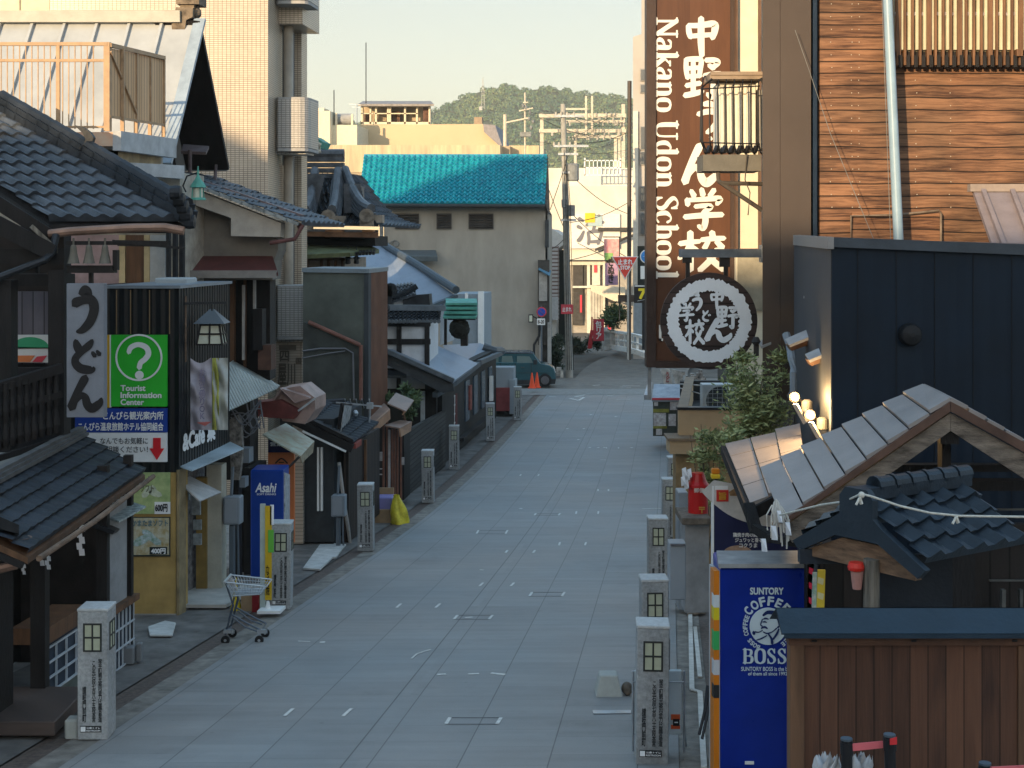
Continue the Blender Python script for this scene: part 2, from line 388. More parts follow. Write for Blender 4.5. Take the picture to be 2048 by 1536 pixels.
def glow(name, col, st):
    if name in MATS: return MATS[name]
    m, N, L, P = nt(name); P.inputs['Base Color'].default_value = (*col, 1); P.inputs['Emission Color'].default_value = (*col, 1); P.inputs['Emission Strength'].default_value = st
    MATS[name] = m
    return m
def glass(name, col=(.02, .025, .03), rough=.06):
    if name in MATS: return MATS[name]
    m = M(name, col, rough=rough + .05, var=.1, scale=1.5, bump=.02, spec=.8); return m

PAINT = lambda n, c, r=.45, v=.08: M(n, c, rough=r, var=v, scale=2.5, bump=.05)
white_paint = PAINT('white paint', (.72, .73, .72)); black_paint = PAINT('black paint', (.012, .012, .014))
dark_timber = M('dark timber', (.013, .011, .011), rough=.7, var=.4, scale=6, stretch=(1, 1, .2), bump=.4)
old_timber = M('weathered timber', (.19, .125, .085), rough=.8, var=.45, scale=9, stretch=(.3, .3, 1), bump=.5)
grey_timber = M('grey weathered timber', (.2, .18, .15), rough=.85, var=.5, scale=14, stretch=(2, 2, .12), bump=.7)
brown_timber = M('brown stained timber', (.13, .065, .033), rough=.6, var=.35, scale=8, stretch=(1, 1, .15), bump=.3)
concrete = M('concrete', (.30, .29, .27), rough=.85, var=.25, scale=3, bump=.3)
pale_concrete = M('pale concrete', (.48, .46, .42), rough=.85, var=.22, scale=2.2, bump=.25)
granite = M('grey granite', (.35, .365, .37), rough=.7, var=.22, scale=30, bump=.2, own=True)
kawara = M('smoked roof tile', (.062, .072, .088), rough=.42, var=.45, scale=2.2, bump=.2, bscale=40)
kawara_dark = M('dark roof tile', (.019, .023, .030), rough=.55, var=.5, scale=2.5, bump=.3, bscale=30)
teal_tile = M('glazed teal tile', (.016, .30, .36), rough=.32, var=.45, scale=3.2, bump=.15, col2=(.008, .15, .22))
copper = M('brown copper sheet', (.25, .155, .115), rough=.45, var=.3, scale=3, bump=.1, metal=.35)
galv = M('galvanised steel', (.40, .43, .46), rough=.38, var=.2, scale=5, bump=.05, metal=.7)
steel_dark = M('dark steel', (.03, .032, .036), rough=.45, var=.25, scale=6, bump=.08, metal=.5)
black_glass = glass('dark glass')
grey_metal = PAINT('grey painted metal', (.22, .25, .28), .4, .15)
verdigris = M('verdigris copper', (.10, .34, .27), rough=.6, var=.3, scale=3, bump=.15)
rubber = M('black rubber', (.014, .014, .015), rough=.75, var=.2)
lamp_paper = M('frosted lamp pane', (.55, .57, .47), rough=.4, var=.1)
rope_m = M('pale rope', (.55, .53, .47), rough=.9, var=.2, scale=30)
red_plastic = PAINT('red plastic', (.55, .025, .015), .4, .12)
# ================================================================ THE SETTING
def paving_mat():
    m, N, L, P = nt('street paving')
    uv = N.new('ShaderNodeUVMap'); sp = N.new('ShaderNodeSeparateXYZ'); L.new(uv.outputs[0], sp.inputs[0])
    D, Y = sp.outputs[0], sp.outputs[1]
    # the middle gutter slabs between 2.69 and 2.92 shift the lines beyond it
    Dp = mth(N, L, 'SUBTRACT', D, mth(N, L, 'MULTIPLY', mth(N, L, 'GREATER_THAN', D, 2.80), .23))
    q = mth(N, L, 'DIVIDE', mth(N, L, 'SUBTRACT', Dp, .29), .8); fr = mth(N, L, 'FRACT', mth(N, L, 'ADD', q, 10.0)); fl = mth(N, L, 'FLOOR', q)
    e = mth(N, L, 'MINIMUM', fr, mth(N, L, 'SUBTRACT', 1.0, fr))
    ln1 = mth(N, L, 'LESS_THAN', e, .0065)
    ln2 = mth(N, L, 'LESS_THAN', mth(N, L, 'ABSOLUTE', mth(N, L, 'SUBTRACT', D, 2.925)), .0055)
    line = mth(N, L, 'MAXIMUM', ln1, ln2)
    wt = N.new('ShaderNodeTexWhiteNoise'); wt.noise_dimensions = '1D'; L.new(fl, wt.inputs['W'])
    yy = mth(N, L, 'ADD', mth(N, L, 'DIVIDE', Y, .62), wt.outputs['Value'])
    yf = mth(N, L, 'FRACT', yy); ye = mth(N, L, 'MINIMUM', yf, mth(N, L, 'SUBTRACT', 1.0, yf)); tl = mth(N, L, 'LESS_THAN', ye, .016)
    cb = N.new('ShaderNodeCombineXYZ'); L.new(fl, cb.inputs[0]); L.new(mth(N, L, 'FLOOR', yy), cb.inputs[1])
    w2 = N.new('ShaderNodeTexWhiteNoise'); w2.noise_dimensions = '2D'; L.new(cb.outputs[0], w2.inputs['Vector'])
    row = N.new('ShaderNodeTexWhiteNoise'); row.noise_dimensions = '1D'; L.new(mth(N, L, 'FLOOR', mth(N, L, 'DIVIDE', Y, 1.24)), row.inputs['W'])
    n1 = N.new('ShaderNodeTexNoise'); n1.inputs['Scale'].default_value = 1.1; n1.inputs['Detail'].default_value = 8; n1.inputs['Roughness'].default_value = .65; L.new(uv.outputs[0], n1.inputs['Vector'])
    n2 = N.new('ShaderNodeTexNoise'); n2.inputs['Scale'].default_value = 70; n2.inputs['Detail'].default_value = 3; L.new(uv.outputs[0], n2.inputs['Vector'])
    n3 = N.new('ShaderNodeTexNoise'); n3.inputs['Scale'].default_value = .22; n3.inputs['Detail'].default_value = 3; L.new(uv.outputs[0], n3.inputs['Vector'])
    mps = N.new('ShaderNodeMapping'); mps.inputs['Scale'].default_value = (.5, 5.5, 1); L.new(uv.outputs[0], mps.inputs[0])
    n4 = N.new('ShaderNodeTexNoise'); n4.inputs['Scale'].default_value = 1; n4.inputs['Detail'].default_value = 5; L.new(mps.outputs[0], n4.inputs['Vector'])
    val = mth(N, L, 'ADD', .12, mth(N, L, 'ADD', mth(N, L, 'MULTIPLY', w2.outputs['Value'], .13), mth(N, L, 'ADD', mth(N, L, 'MULTIPLY', n1.outputs['Fac'], .82), mth(N, L, 'ADD', mth(N, L, 'MULTIPLY', n2.outputs['Fac'], .5), mth(N, L, 'ADD', mth(N, L, 'MULTIPLY', n4.outputs['Fac'], .42), mth(N, L, 'MULTIPLY', row.outputs['Value'], .05))))))
    rp = N.new('ShaderNodeValToRGB'); rp.color_ramp.elements[0].position = .3; rp.color_ramp.elements[1].position = .72
    rp.color_ramp.elements[0].color = (.172, .188, .194, 1); rp.color_ramp.elements[1].color = (.208, .190, .175, 1)
    L.new(n3.outputs['Fac'], rp.inputs[0])
    mx = N.new('ShaderNodeMix'); mx.data_type = 'RGBA'; mx.blend_type = 'MULTIPLY'; mx.inputs[0].default_value = 1; L.new(rp.outputs[0], mx.inputs[6]); L.new(val, mx.inputs[7])
    vo = N.new('ShaderNodeTexVoronoi'); vo.inputs['Scale'].default_value = 2.2; L.new(uv.outputs[0], vo.inputs['Vector'])      # trodden gum and oil spots
    spots = mth(N, L, 'MULTIPLY', mth(N, L, 'LESS_THAN', vo.outputs['Distance'], .055), .22)
    n6 = N.new('ShaderNodeTexNoise'); n6.inputs['Scale'].default_value = .55; n6.inputs['Detail'].default_value = 9; n6.inputs['Roughness'].default_value = .72; L.new(uv.outputs[0], n6.inputs['Vector'])
    st6 = N.new('ShaderNodeMapRange'); st6.inputs[1].default_value = .54; st6.inputs[2].default_value = .68; st6.inputs[4].default_value = .26; L.new(n6.outputs['Fac'], st6.inputs[0])
    line = mth(N, L, 'MAXIMUM', line, 0.0)
    dk = mth(N, L, 'SUBTRACT', mth(N, L, 'SUBTRACT', 1.0, mth(N, L, 'ADD', spots, st6.outputs[0])), mth(N, L, 'ADD', mth(N, L, 'MULTIPLY', line, .58), mth(N, L, 'MULTIPLY', tl, .14)))
    mx2 = N.new('ShaderNodeMix'); mx2.data_type = 'RGBA'; mx2.blend_type = 'MULTIPLY'; mx2.inputs[0].default_value = 1; L.new(mx.outputs[2], mx2.inputs[6]); L.new(dk, mx2.inputs[7])
    L.new(mx2.outputs[2], P.inputs['Base Color'])
    mr = N.new('ShaderNodeMapRange'); mr.inputs[3].default_value = .48; mr.inputs[4].default_value = .75; L.new(n1.outputs['Fac'], mr.inputs[0]); L.new(mr.outputs[0], P.inputs['Roughness'])
    b = N.new('ShaderNodeBump'); b.inputs['Strength'].default_value = .25; b.inputs['Distance'].default_value = .01
    L.new(mth(N, L, 'SUBTRACT', mth(N, L, 'MULTIPLY', n2.outputs['Fac'], .5), line), b.inputs['Height']); L.new(b.outputs[0], P.inputs['Normal'])
    return m
def sheet(name, mat, d0, d1, y0, y1, dz, n=60, f=None):
    """a strip of ground between D = d0 and d1 that follows the street's fall, UV = (D, Y)"""
    me = bpy.data.meshes.new(name); vs_, fs, uv = [], [], []
    for i in range(n + 1):
        Y = y0 + (y1 - y0) * i / n
        a, c = (f(Y) if f else (d0, d1))
        for D in (a, c):
            vs_.append(S(D, Y, dz)); uv.append((D, Y))
    for i in range(n): fs.append((2 * i, 2 * i + 1, 2 * i + 3, 2 * i + 2))
    me.from_pydata(vs_, [], fs); u = me.uv_layers.new(name='UVMap')
    for p in me.polygons:
        for li in p.loop_indices: u.data[li].uv = uv[me.loops[li].vertex_index]
    me.materials.append(mat)
    if me.polygons[0].normal.z < 0: me.flip_normals()
    o = bpy.data.objects.new(name, me); COL.objects.link(o); o['kind'] = 'structure'
    return o
earth = M('bare ground', (.13, .12, .105), rough=.95, var=.3, scale=.6)
g = MB()
prev = None
ys = [-60, -10, 0, 8, 13.8, 20, 27, 32, 36, 41, 47, 54, 66, 80, 120, 300, 900, 6000]
for Y in ys:
    z = road(Y) - (.16 if Y < 300 else .3)
    cur = [g.b.verts.new((x, Y, z)) for x in (-4000, -40, 40, 4000)]
    if prev:
        for i in range(3): g.b.faces.new((prev[i], prev[i + 1], cur[i + 1], cur[i]))
    prev = cur
g.out('ground', earth, kind='structure')
sheet('street', paving_mat(), -.08, 5.42, 3, 66.5, 0)
asphalt = M('asphalt', (.105, .10, .095), rough=.85, var=.25, scale=3, bump=.3)
road_tan = M('worn tan asphalt', (.20, .185, .165), rough=.8, var=.2, scale=2, bump=.2)
# beyond the crossing the road swings over the bridge to the right
g = MB()
prev = None
for i in range(31):
    Y = 66.5 + i * 1.4
    c = SH * Y - 2.0 + max(0, Y - 74) ** 2 * .012
    wl_, wr_ = (8.5 if Y < 72 else 2.7), (14 if Y < 71 else 2.9)
    cur = [g.b.verts.new((c - wl_, Y, road(Y) - .004 + .03 * max(0, Y - 76) * (1 if Y < 92 else 0) + (.48 if Y >= 92 else 0))), g.b.verts.new((c + wr_, Y, road(Y) - .004 + .03 * max(0, Y - 76) * (1 if Y < 92 else 0) + (.48 if Y >= 92 else 0)))]
    if prev: g.b.faces.new((prev[0], prev[1], cur[1], cur[0]))
    prev = cur
g.out('crossing_road', road_tan, kind='structure')
gut = M('gutter concrete', (.22, .20, .175), rough=.8, var=.35, scale=5, bump=.25)
kerb_m = tilewall('kerb stones', (.33, .31, .28), (.26, .25, .23), (.08, .08, .08), .6, .4, ms=.012, rough=.75)
# left side: drain, kerb, apron before the shops; right side the same
sheet('gutter', gut, 5.425, 5.72, 3, 66.6, -.012)
brown_drain = M('rusty drain grating', (.125, .095, .08), rough=.7, var=.4, scale=20)
sheet('gutter', brown_drain, 5.725, 5.98, 3, 66.6, -.02)
sheet('pavement', M('stained apron', (.16, .15, .14), rough=.85, var=.35, scale=2.2, bump=.3), 5.985, 7.6, 3, 66.6, -.008)
sheet('pavement', concrete, 7.6, 14, 3, 66.6, -.03)
sheet('gutter', gut, -.40, -.085, 3, 66.6, -.012)
sheet('gutter', brown_drain, -.82, -.405, 3, 66.6, -.02)
sheet('pavement', concrete, -14, -.825, 3, 66.6, -.010)
# right-hand drain: two pale kerb lines that kink where slabs were relaid
pale_line = M('pale kerb edge', (.58, .57, .53), rough=.8, var=.2, scale=8)
g = MB()
def kline(pts, w=.05):
    for (p, q) in zip(pts, pts[1:]):
        a, b = V(p), V(q); t = (b - a).normalized(); s_ = V((t.y, -t.x, 0)) * w / 2
        up = V((0, 0, .012))
        g.poly([a - s_, a + s_, b + s_, b - s_], up)
def on(px_, py_):     # the point of the street plane under a photo pixel
    lo, hi = 5.0, 80.0
    for _ in range(50):
        mid = (lo + hi) / 2
        if HZ - road(mid) * F / mid > py_: lo = mid
        else: hi = mid
    return at(px_, py_, lo) + V((0, 0, .002))
kline([on(1408, 1536), on(1400, 1385), on(1384, 1380), on(1379, 1170)], .055)
kline([on(1400, 1355), on(1390, 1255)], .05)
kline([on(1378, 1228), on(1371, 1200), on(1378, 1075)], .05)
kline([on(1401, 1228), on(1407, 1190), on(1402, 1080)], .05)
kline([on(1384, 1060), on(1386, 1020)], .05)
g.out('kerb_edging', pale_line, kind='structure')
g = MB()
for p in [(1372, 1203), (1408, 1203), (1412, 1228), (1374, 1232)],: g.poly([on(*q) + V((0, 0, .004)) for q in p], (0, 0, .03))
for p in [(1382, 1090), (1404, 1090), (1406, 1195), (1380, 1195)],: g.poly([on(*q) + V((0, 0, .003)) for q in p], (0, 0, .012))
g.out('drain_cover', M('brown slatted drain', (.2, .17, .14), rough=.8, var=.4, scale=12, stretch=(.3, 3, 1)), kind='structure')
# left: loose pale slabs by the drain
g = MB()
for p in [(606, 1140), (640, 1092), (692, 1092), (640, 1142)], [(655, 1118), (668, 1090), (690, 1094), (672, 1118)]:
    g.poly([on(*q) + V((0, 0, .004)) for q in p], (0, 0, .03))
g.out('step_slab', M('pale slab', (.50, .50, .48), rough=.7, var=.2, scale=6), kind='structure')
for p, nm in (([(296, 1258), (330, 1246), (352, 1250), (345, 1275), (300, 1275)], 'step_slab'),):
    g = MB(); g.poly([on(*q) + V((0, 0, .005)) for q in p], (0, 0, .03)); g.out(nm, M('pale slab', (.5, .5, .48)), kind='structure', bev=.01)
# painted marks: pairs of short white strokes round the lids let into the paving, worn
wp = M('worn white road paint', (.58, .58, .55), rough=.7, var=.1, scale=25, col2=(.27, .275, .275), thr=.38)
marks = MB()
def stroke(p, q, w=.05):
    w = w * .72
    a, b = on(*p), on(*q); t = (b - a).normalized(); s_ = V((t.y, -t.x, 0)) * w / 2; u = V((0, 0, .003))
    marks.poly([a - s_ + u, a + s_ + u, b + s_ + u, b - s_ + u], (0, 0, .002))
lidm = M('lid seam', (.12, .125, .13), rough=.8)
lids = MB()
def lid(x0, x1, y0, y1, sk, faint=False):
    """a lid let into the paving: dark seam, white corner strokes"""
    if not faint:
        for a, b in (((x0, y1), (x1, y1)), ((x0 + sk, y0), (x1 + sk, y0))):
            p, q = on(*a), on(*b); u = V((0, 0, .002)); h = V((0, .007, 0)); lids.poly([p - h + u, q - h + u, q + h + u, p + h + u], (0, 0, .0015))
    stroke((x0, y1), (x0 + sk, y0)); stroke((x1, y1), (x1 + sk, y0))
for a in ((892, 994, 1449, 1436, 8, ), ):
    lid(892, 994, 1436, 1449, 8)
lid(569, 686, 1418, 1433, 17, True); lid(793, 871, 1208, 1216, 9, True); lid(908, 978, 1231, 1239, 7); lid(1059, 1124, 1185, 1193, 5)
lid(959, 1021, 1166, 1173, 7, True); lid(953, 1011, 1061, 1068, 4); lid(1118, 1170, 1085, 1091, 2, True); lid(1011, 1066, 1101, 1106, 4, True); lid(1069, 1117, 1027, 1031, 3); lid(1152, 1196, 1023, 1028, 1, True)
lid(1040, 1076, 949, 952, 2, True); lid(1196, 1217, 979, 982, 0, True); lid(1213, 1237, 895, 897, 0, True)
def line(pts, w=.04):
    for p, q in zip(pts, pts[1:]): stroke(p, q, w)
line([(823, 1318), (833, 1309), (847, 1304), (861, 1300)], .03)
line([(874, 1350), (892, 1349)], .06); line([(936, 1349), (958, 1348)], .05); line([(982, 1347), (1010, 1350)], .07); line([(930, 1236), (945, 1235)], .05)
line([(640, 1285), (650, 1285)], .08); line([(620, 1284), (596, 1283)], .03)
for x, y in ((1155, 880), (1180, 830), (1230, 834), (1133, 858), (1166, 858), (1178, 896), (1207, 896), (1195, 896), (1262, 896), (1040, 1018), (962, 1141)): line([(x, y), (x + 3, y - 1)], .09)
line([(1284, 1018), (1322, 1017)], .05)
line([(1200, 920), (1212, 920)], .04)
# crossing: stop line and worn lettering-like paint before the bridge
line([(1140, 797), (1157, 801), (1168, 795), (1150, 793), (1170, 790)], .16); line([(1098, 793), (1112, 794)], .12); line([(1215, 791), (1226, 792)], .12); line([(1232, 799), (1260, 799)], .1)
line([(1096, 786), (1195, 788)], .1); line([(1186, 771), (1200, 770)], .12); line([(1245, 772), (1280, 772)], .12); line([(1240, 774), (1262, 775)], .1)
marks.out('road_marking', wp, kind='structure'); lids.out('paving_seam', lidm, kind='structure')
# a bright band across the crossing where the two surfaces meet
g = MB(); pts = [(1040, 778), (1292, 778), (1292, 790), (1042, 790)]; g.poly([on(*p) + V((0, 0, .004)) for p in pts], (0, 0, .003)); g.out('crossing_strip', M('pale concrete strip', (.25, .245, .23), rough=.8), kind='structure')
g = MB(); pts = [(1185, 1422), (1262, 1422), (1262, 1428), (1187, 1429)]; g.poly([on(*p) + V((0, 0, .003)) for p in pts], (0, 0, .006)); g.out('drain_grate', galv, kind='structure')

# unseen ridge added behind the viewer, skyline shaped to set where sunlight stops
te = math.tan(R(SUN_EL)); ca, sa = math.cos(R(SUN_AZ)), math.sin(R(SUN_AZ))
HH = [(80, 1.5), (30, 2.0), (0, 2.6), (-4, 3.05), (-8.4, 3.25), (-13, 3.6), (-16, 4.0), (-19, 5.2), (-21.8, 7.1), (-22.7, 7.7), (-24.4, 6.9), (-26, 6.0), (-31, 6.0), (-31.8, 15.8), (-34.4, 15.6), (-36.1, 14.1), (-37.9, 12.3), (-38.9, 11.3), (-40.5, 8), (-46, 6), (-80, 8), (-160, 12)]
def hh(w):
    for (a, b), (c, d) in zip(HH, HH[1:]):
        if w >= c: return b + (d - b) * (w - a) / (c - a)
    return HH[-1][1]
TB = -75.0
g = MB(); prev = None; ws = [80 - i * .5 for i in range(481)]
for w in ws:
    zt = hh(w) - TB * te + .35 * noise.noise(V((w * .8, 0, 0))) + .25 * noise.noise(V((w * 2.3, 5, 0)))
    cur = []
    for t, z in ((TB + 14, -4.5), (TB + 2, zt - 1.2), (TB, zt), (TB - 6, zt - 1), (TB - 60, -4.5)):
        cur.append(g.b.verts.new((t * sa + w * ca, t * ca - w * sa, z)))
    if prev:
        for i in range(4): g.b.faces.new((prev[i], prev[i + 1], cur[i + 1], cur[i]))
    prev = cur
g.out('added_shade_ridge', M('shade ridge slope', (.05, .07, .03), rough=.95, var=.4, scale=1.5), kind='structure')

# far wooded hill
g = MB()
hp = [(300, 262), (600, 250), (760, 246), (840, 236), (866, 226), (900, 208), (940, 189), (975, 180), (1005, 176), (1030, 181), (1070, 180), (1100, 175), (1130, 184), (1150, 189), (1200, 193), (1240, 197), (1262, 206), (1400, 240), (1700, 250), (2200, 262)]
HYD = 1300.0
def hill_top(x):
    for (a, b), (c, d) in zip(hp, hp[1:]):
        if x <= c: return b + (d - b) * (x - a) / (c - a)
    return 262
def hill_pt(px_, f):
    """f 0 foot .. 1 skyline"""
    Y = HYD - 260 * (1 - f); top = gz(hill_top(px_), HYD); z = -7 + (top + 7) * (f ** 1.15) + 6 * noise.noise(V((px_ * .012, f * 3, 0))) * math.sin(math.pi * f)
    return V(((px_ - 1024) * HYD / F, Y, z))
n0 = 95
prev = None
for i in range(n0 + 1):
    p = 300 + 1900 * i / n0
    cur = [g.b.verts.new(hill_pt(p, j / 12)) for j in range(13)] + [g.b.verts.new(hill_pt(p, 1) + V((0, 260, -130)))]
    if prev:
        for j in range(13): g.b.faces.new((prev[j], cur[j], cur[j + 1], prev[j + 1]))
    prev = cur
g.out('hill', M('hill ground', (.045, .06, .025), rough=.95, var=.3, scale=.05), kind='structure')
def leaf_mat(name, c1, c2, c3, sc_=.08, rough=.7):
    if name in MATS: return MATS[name]
    m, N, L, P = nt(name)
    geo = N.new('ShaderNodeNewGeometry'); wt = N.new('ShaderNodeTexNoise'); wt.inputs['Scale'].default_value = sc_; wt.inputs['Detail'].default_value = 3
    tc = N.new('ShaderNodeTexCoord'); L.new(tc.outputs['Object'], wt.inputs['Vector'])
    f = mth(N, L, 'ADD', mth(N, L, 'MULTIPLY', wt.outputs['Fac'], .7), mth(N, L, 'MULTIPLY', geo.outputs['Random Per Island'], .4))
    rp = N.new('ShaderNodeValToRGB'); rp.color_ramp.elements[0].position = .3; rp.color_ramp.elements[1].position = .78
    rp.color_ramp.elements[0].color = (*c1, 1); rp.color_ramp.elements[1].color = (*c3, 1); e = rp.color_ramp.elements.new(.55); e.color = (*c2, 1)
    L.new(f, rp.inputs[0]); L.new(rp.outputs[0], P.inputs['Base Color']); P.inputs['Roughness'].default_value = rough
    P.inputs['Subsurface Weight'].default_value = 0
    MATS[name] = m
    return m
def crowns(name, pts, mat, leaf, per):
    """woodland: every crown a loose ball of leaf-clump facets"""
    vs_, fs = [], []
    rnd = random.Random(3)
    for c, r in pts:
        for k in range(per):
            a = rnd.uniform(0, 6.283); zz = rnd.uniform(-.35, 1); rr = math.sqrt(max(0, 1 - zz * zz)) * rnd.uniform(.7, 1.05)
            n = V((math.cos(a) * rr, math.sin(a) * rr, zz * .85)); p = c + n * r * rnd.uniform(.8, 1.08)
            n = (n + V((rnd.uniform(-.6, .6), rnd.uniform(-.6, .6), rnd.uniform(-.3, .6)))).normalized()
            u = n.orthogonal().normalized(); w = n.cross(u); s_ = leaf * r * rnd.uniform(.7, 1.4); i0 = len(vs_)
            for q in range(5):
                an = q * 1.2566 + rnd.uniform(-.3, .3); vs_.append(p + (u * math.cos(an) + w * math.sin(an)) * s_ * rnd.uniform(.7, 1.1))
            fs.append((i0, i0 + 1, i0 + 2, i0 + 3, i0 + 4))
    me = bpy.data.meshes.new(name); me.from_pydata(vs_, [], fs); me.materials.append(mat)
    o = bpy.data.objects.new(name, me); COL.objects.link(o)
    return o
rnd = random.Random(5); pts = []
for i in range(3600):
    p = rnd.uniform(700, 1420); f = rnd.uniform(.32, 1.0); q = hill_pt(p, f); r = rnd.uniform(2.4, 4.6)
    pts.append((q + V((0, 0, r * .3)), r))
wood = crowns('hill_woodland', pts, leaf_mat('hill foliage', (.018, .052, .030), (.055, .120, .042), (.19, .215, .060), .014), .21, 60)
wood['kind'] = 'stuff'; wood['label'] = 'dense green woodland covering the far hill'
# ================================================================ LEFT SIDE, from the front
def sp(self, D, p0, p1, q0, q1, th=.06, out=0.0, Y0=None, Y1=None):
    """slab on a wall that faces the street at D, between photo columns p0 and p1; rows are read at its near end"""
    Y0 = Y0 or D * F / (1340 - p0); Y1 = Y1 or D * F / (1340 - p1)
    z0, z1 = gz(q1, Y0), gz(q0, Y0); d = D - out
    return self.poly([(SH * Y0 - d, Y0, z0), (SH * Y1 - d, Y1, z0), (SH * Y1 - d, Y1, z1), (SH * Y0 - d, Y0, z1)], (-th - out, 0, 0))
MB.sp = sp
def wallpt(D, p, q):
    Y = D * F / (1340 - p); return V((SH * Y - D, Y, gz(q, Y)))

# ---------------- noodle shop on the corner
us = thing('noodle_shop', 'dark timber two storey noodle shop with tiled roofs at the left front', 'shop', S(7, 15.5))
e0, e1 = at(98, 440, 17.5), at(368, 440, 17.5); hipt = at(0, 222, 20.3); r0 = V((-8.74, 20.3, hipt.z))
ur = MB().tiles(e0, e1, hipt, r0, 8, 11, amp=.055, lip=.04).out('upper_roof', kawara, us, smooth=False)
MB().poly([e0 - V((0, 0, .06)), e1 - V((0, 0, .06)), hipt - V((0, 0, .1)), r0 - V((0, 0, .1))], (0, 0, -.10)).out('soffit', dark_timber, us)
m = MB()
hd = (hipt - e1)
for i in range(16):       # hip ridge: courses of flat tiles with round caps
    p = e1 + hd * (i / 16) + V((.05, 0, .10)); q = e1 + hd * ((i + 1.12) / 16) + V((.05, 0, .10 + .012))
    m.bar(p - V((0, 0, .05)), q - V((0, 0, .05)), .26, .12); m.bar(p + V((0, 0, .05)), q + V((0, 0, .05)), .2, .08); m.tube([p + V((0, 0, .10)), q + V((0, 0, .10))], .075, 8)
m.out('hip_ridge', kawara_dark, ur)
m = MB(); c = at(170, 285, 18.9)
m.poly([at(x, y, 18.85) for x, y in [(148, 250), (166, 254), (180, 264), (187, 275), (184, 286), (172, 295), (158, 296), (168, 288), (171, 278), (165, 266)]], (0, .1, 0))
m.out('ridge_end_tile', kawara_dark, ur)
m = MB()
for i in range(5):
    p = e1 + V((.08 - .03 * i, -.05 - .05 * i, -.02 + .085 * i)); m.lathe(p, [(.02, -.07), (.085, -.06), (.095, 0), (.085, .06), (.02, .07)], 10, 'x')
m.out('corner_tile_stack', kawara_dark, ur)
MB().tube([at(98, 468, 17.35), at(140, 463, 17.35), at(260, 456, 17.35), at(330, 455, 17.35), at(368, 462, 17.35)], .055, 10).out('gutter', copper, us)
MB().tube([at(-20, 562, 16.9), at(90, 520, 17.1), at(105, 505, 17.2), at(112, 470, 17.3)], .045, 8).out('downpipe', steel_dark, us)
m = MB(); m.bar(at(-10, 402, 17.3), at(110, 478, 17.4), .10, .16); m.bar(at(-60, 420, 17.0), at(105, 505, 17.2), .12, .2); m.out('eave_beam', dark_timber, us)
MB().bar(at(62, 452, 17.15), at(122, 508, 17.3), .07, .05).out('brace', grey_timber, us)
# upper storey
MB().px(-260, 128, 452, 905, 18.6, .3, sh=0).out('upper_wall', M('dark brown plaster', (.026, .021, .019), rough=.9, var=.3), us)
m = MB(); m.px(-30, 22, 560, 900, 17.0, .18); m.px(96, 128, 540, 870, 17.15, .18); m.px(-60, 133, 548, 572, 17.3, .25); m.px(-20, 128, 497, 528, 17.25, .14); m.px(70, 76, 470, 560, 17.6, .05); m.px(118, 128, 560, 880, 18.4, .1)
m.each('post', dark_timber, us)
f = MB(); f.px(24, 97, 583, 728, 18.35, .08).out('window', planks('grey curtain', [(.07, .065, .08), (.12, .11, .13)], .14, gap=.05, bump=.6), us)
sg = MB().px(-40, 97, 670, 725, 18.2, .06).out('glass_sign', PAINT('pale sign', (.55, .56, .56)), us, label='white sign board with a green arch and an orange stripe')
m = MB(); pts = [(22, 694)] + [(60 + 38 * math.cos(a), 697 - 23 * math.sin(a)) for a in [math.pi - k * math.pi / 12 for k in range(13)]] + [(98, 695)]
m.ppoly(pts, 18.19, .008); m.out('green_arch', PAINT('sign green', (.03, .27, .13)), sg)
MB().ppoly([(22, 711), (70, 711), (60, 724), (22, 724)], 18.19, .008).out('orange_stripe', PAINT('sign orange', (.55, .17, .06)), sg)
MB().ppoly([(74, 713), (94, 711), (84, 724), (64, 724)], 18.189, .008).out('red_stripe', PAINT('sign red', (.5, .05, .07)), sg)
m = MB()
for q0, q1, w in ((772, 736, .10), (822, 788, .07), (915, 878, .06)): m.bar(at(-40, q0 + 13, 16.4), at(122, q1, 17.05), w, w * 1.1)
for i in range(9):
    x = -5 + i * 14.5; q = 770 - i * 4.3; Y = 16.5 + i * .065
    m.lathe(at(x, q + 130, Y), [(.035, 0), (.055, .1), (.03, .28), (.055, .42), (.035, .56), (.05, .74)], 8)
m.out('balcony_rail', dark_timber, us)
MB().px(-60, 128, 735, 905, 17.7, .05).out('balcony_panel', M('dim panel', (.02, .019, .022), var=.3), us)
# lower roof over the shop front
a0, a1 = at(165, 872, 18.0), at(290, 941, 17.5); b1, b0 = at(58, 1102, 12.9), at(-52, 938, 13.6)
b0 = V((-5.05, 12.9, a0.z + .02))
b1 = V((a1.x + .12, 12.9, a1.z))
lr = MB().tiles(b1, a1, a0, b0, 20, 5, amp=.018, lip=.03, kind='wave').out('lower_roof', kawara_dark, us)
MB().poly([b1 - V((0, 0, .05)), a1 - V((0, 0, .05)), a0 - V((0, 0, .08)), b0 - V((0, 0, .08))], (0, 0, -.06)).out('lower_soffit', brown_timber, us)
m = MB()
for i in range(26):
    t = i / 25; p = b1.lerp(a1, t) + V((-.02, 0, -.05)); q = b0.lerp(a0, t) + V((0, 0, -.12)); m.bar(p + V((-.02, 0, -.07)), p.lerp(q, .6) + V((0, 0, -.08)), .045, .06)
m.out('rafters', dark_timber, us)
m = MB()
for k in range(3): m.bar(b0 + V((.02 - .02 * k, 0, .03 + .035 * k)), a0 + V((.02 - .02 * k, 0, .03 + .035 * k)), .12 - .02 * k, .04)
m.out('roof_ridge', M('grey ridge tile', (.085, .082, .08), rough=.8, var=.35), lr)
MB().tube([b1 + V((.1, 0, -.06)), V((b1.x + .1, 14.6, a1.z - .06)), V((a1.x + .1, a1.y, a1.z - .07))], .028, 8).out('eave_pole', old_timber, us)
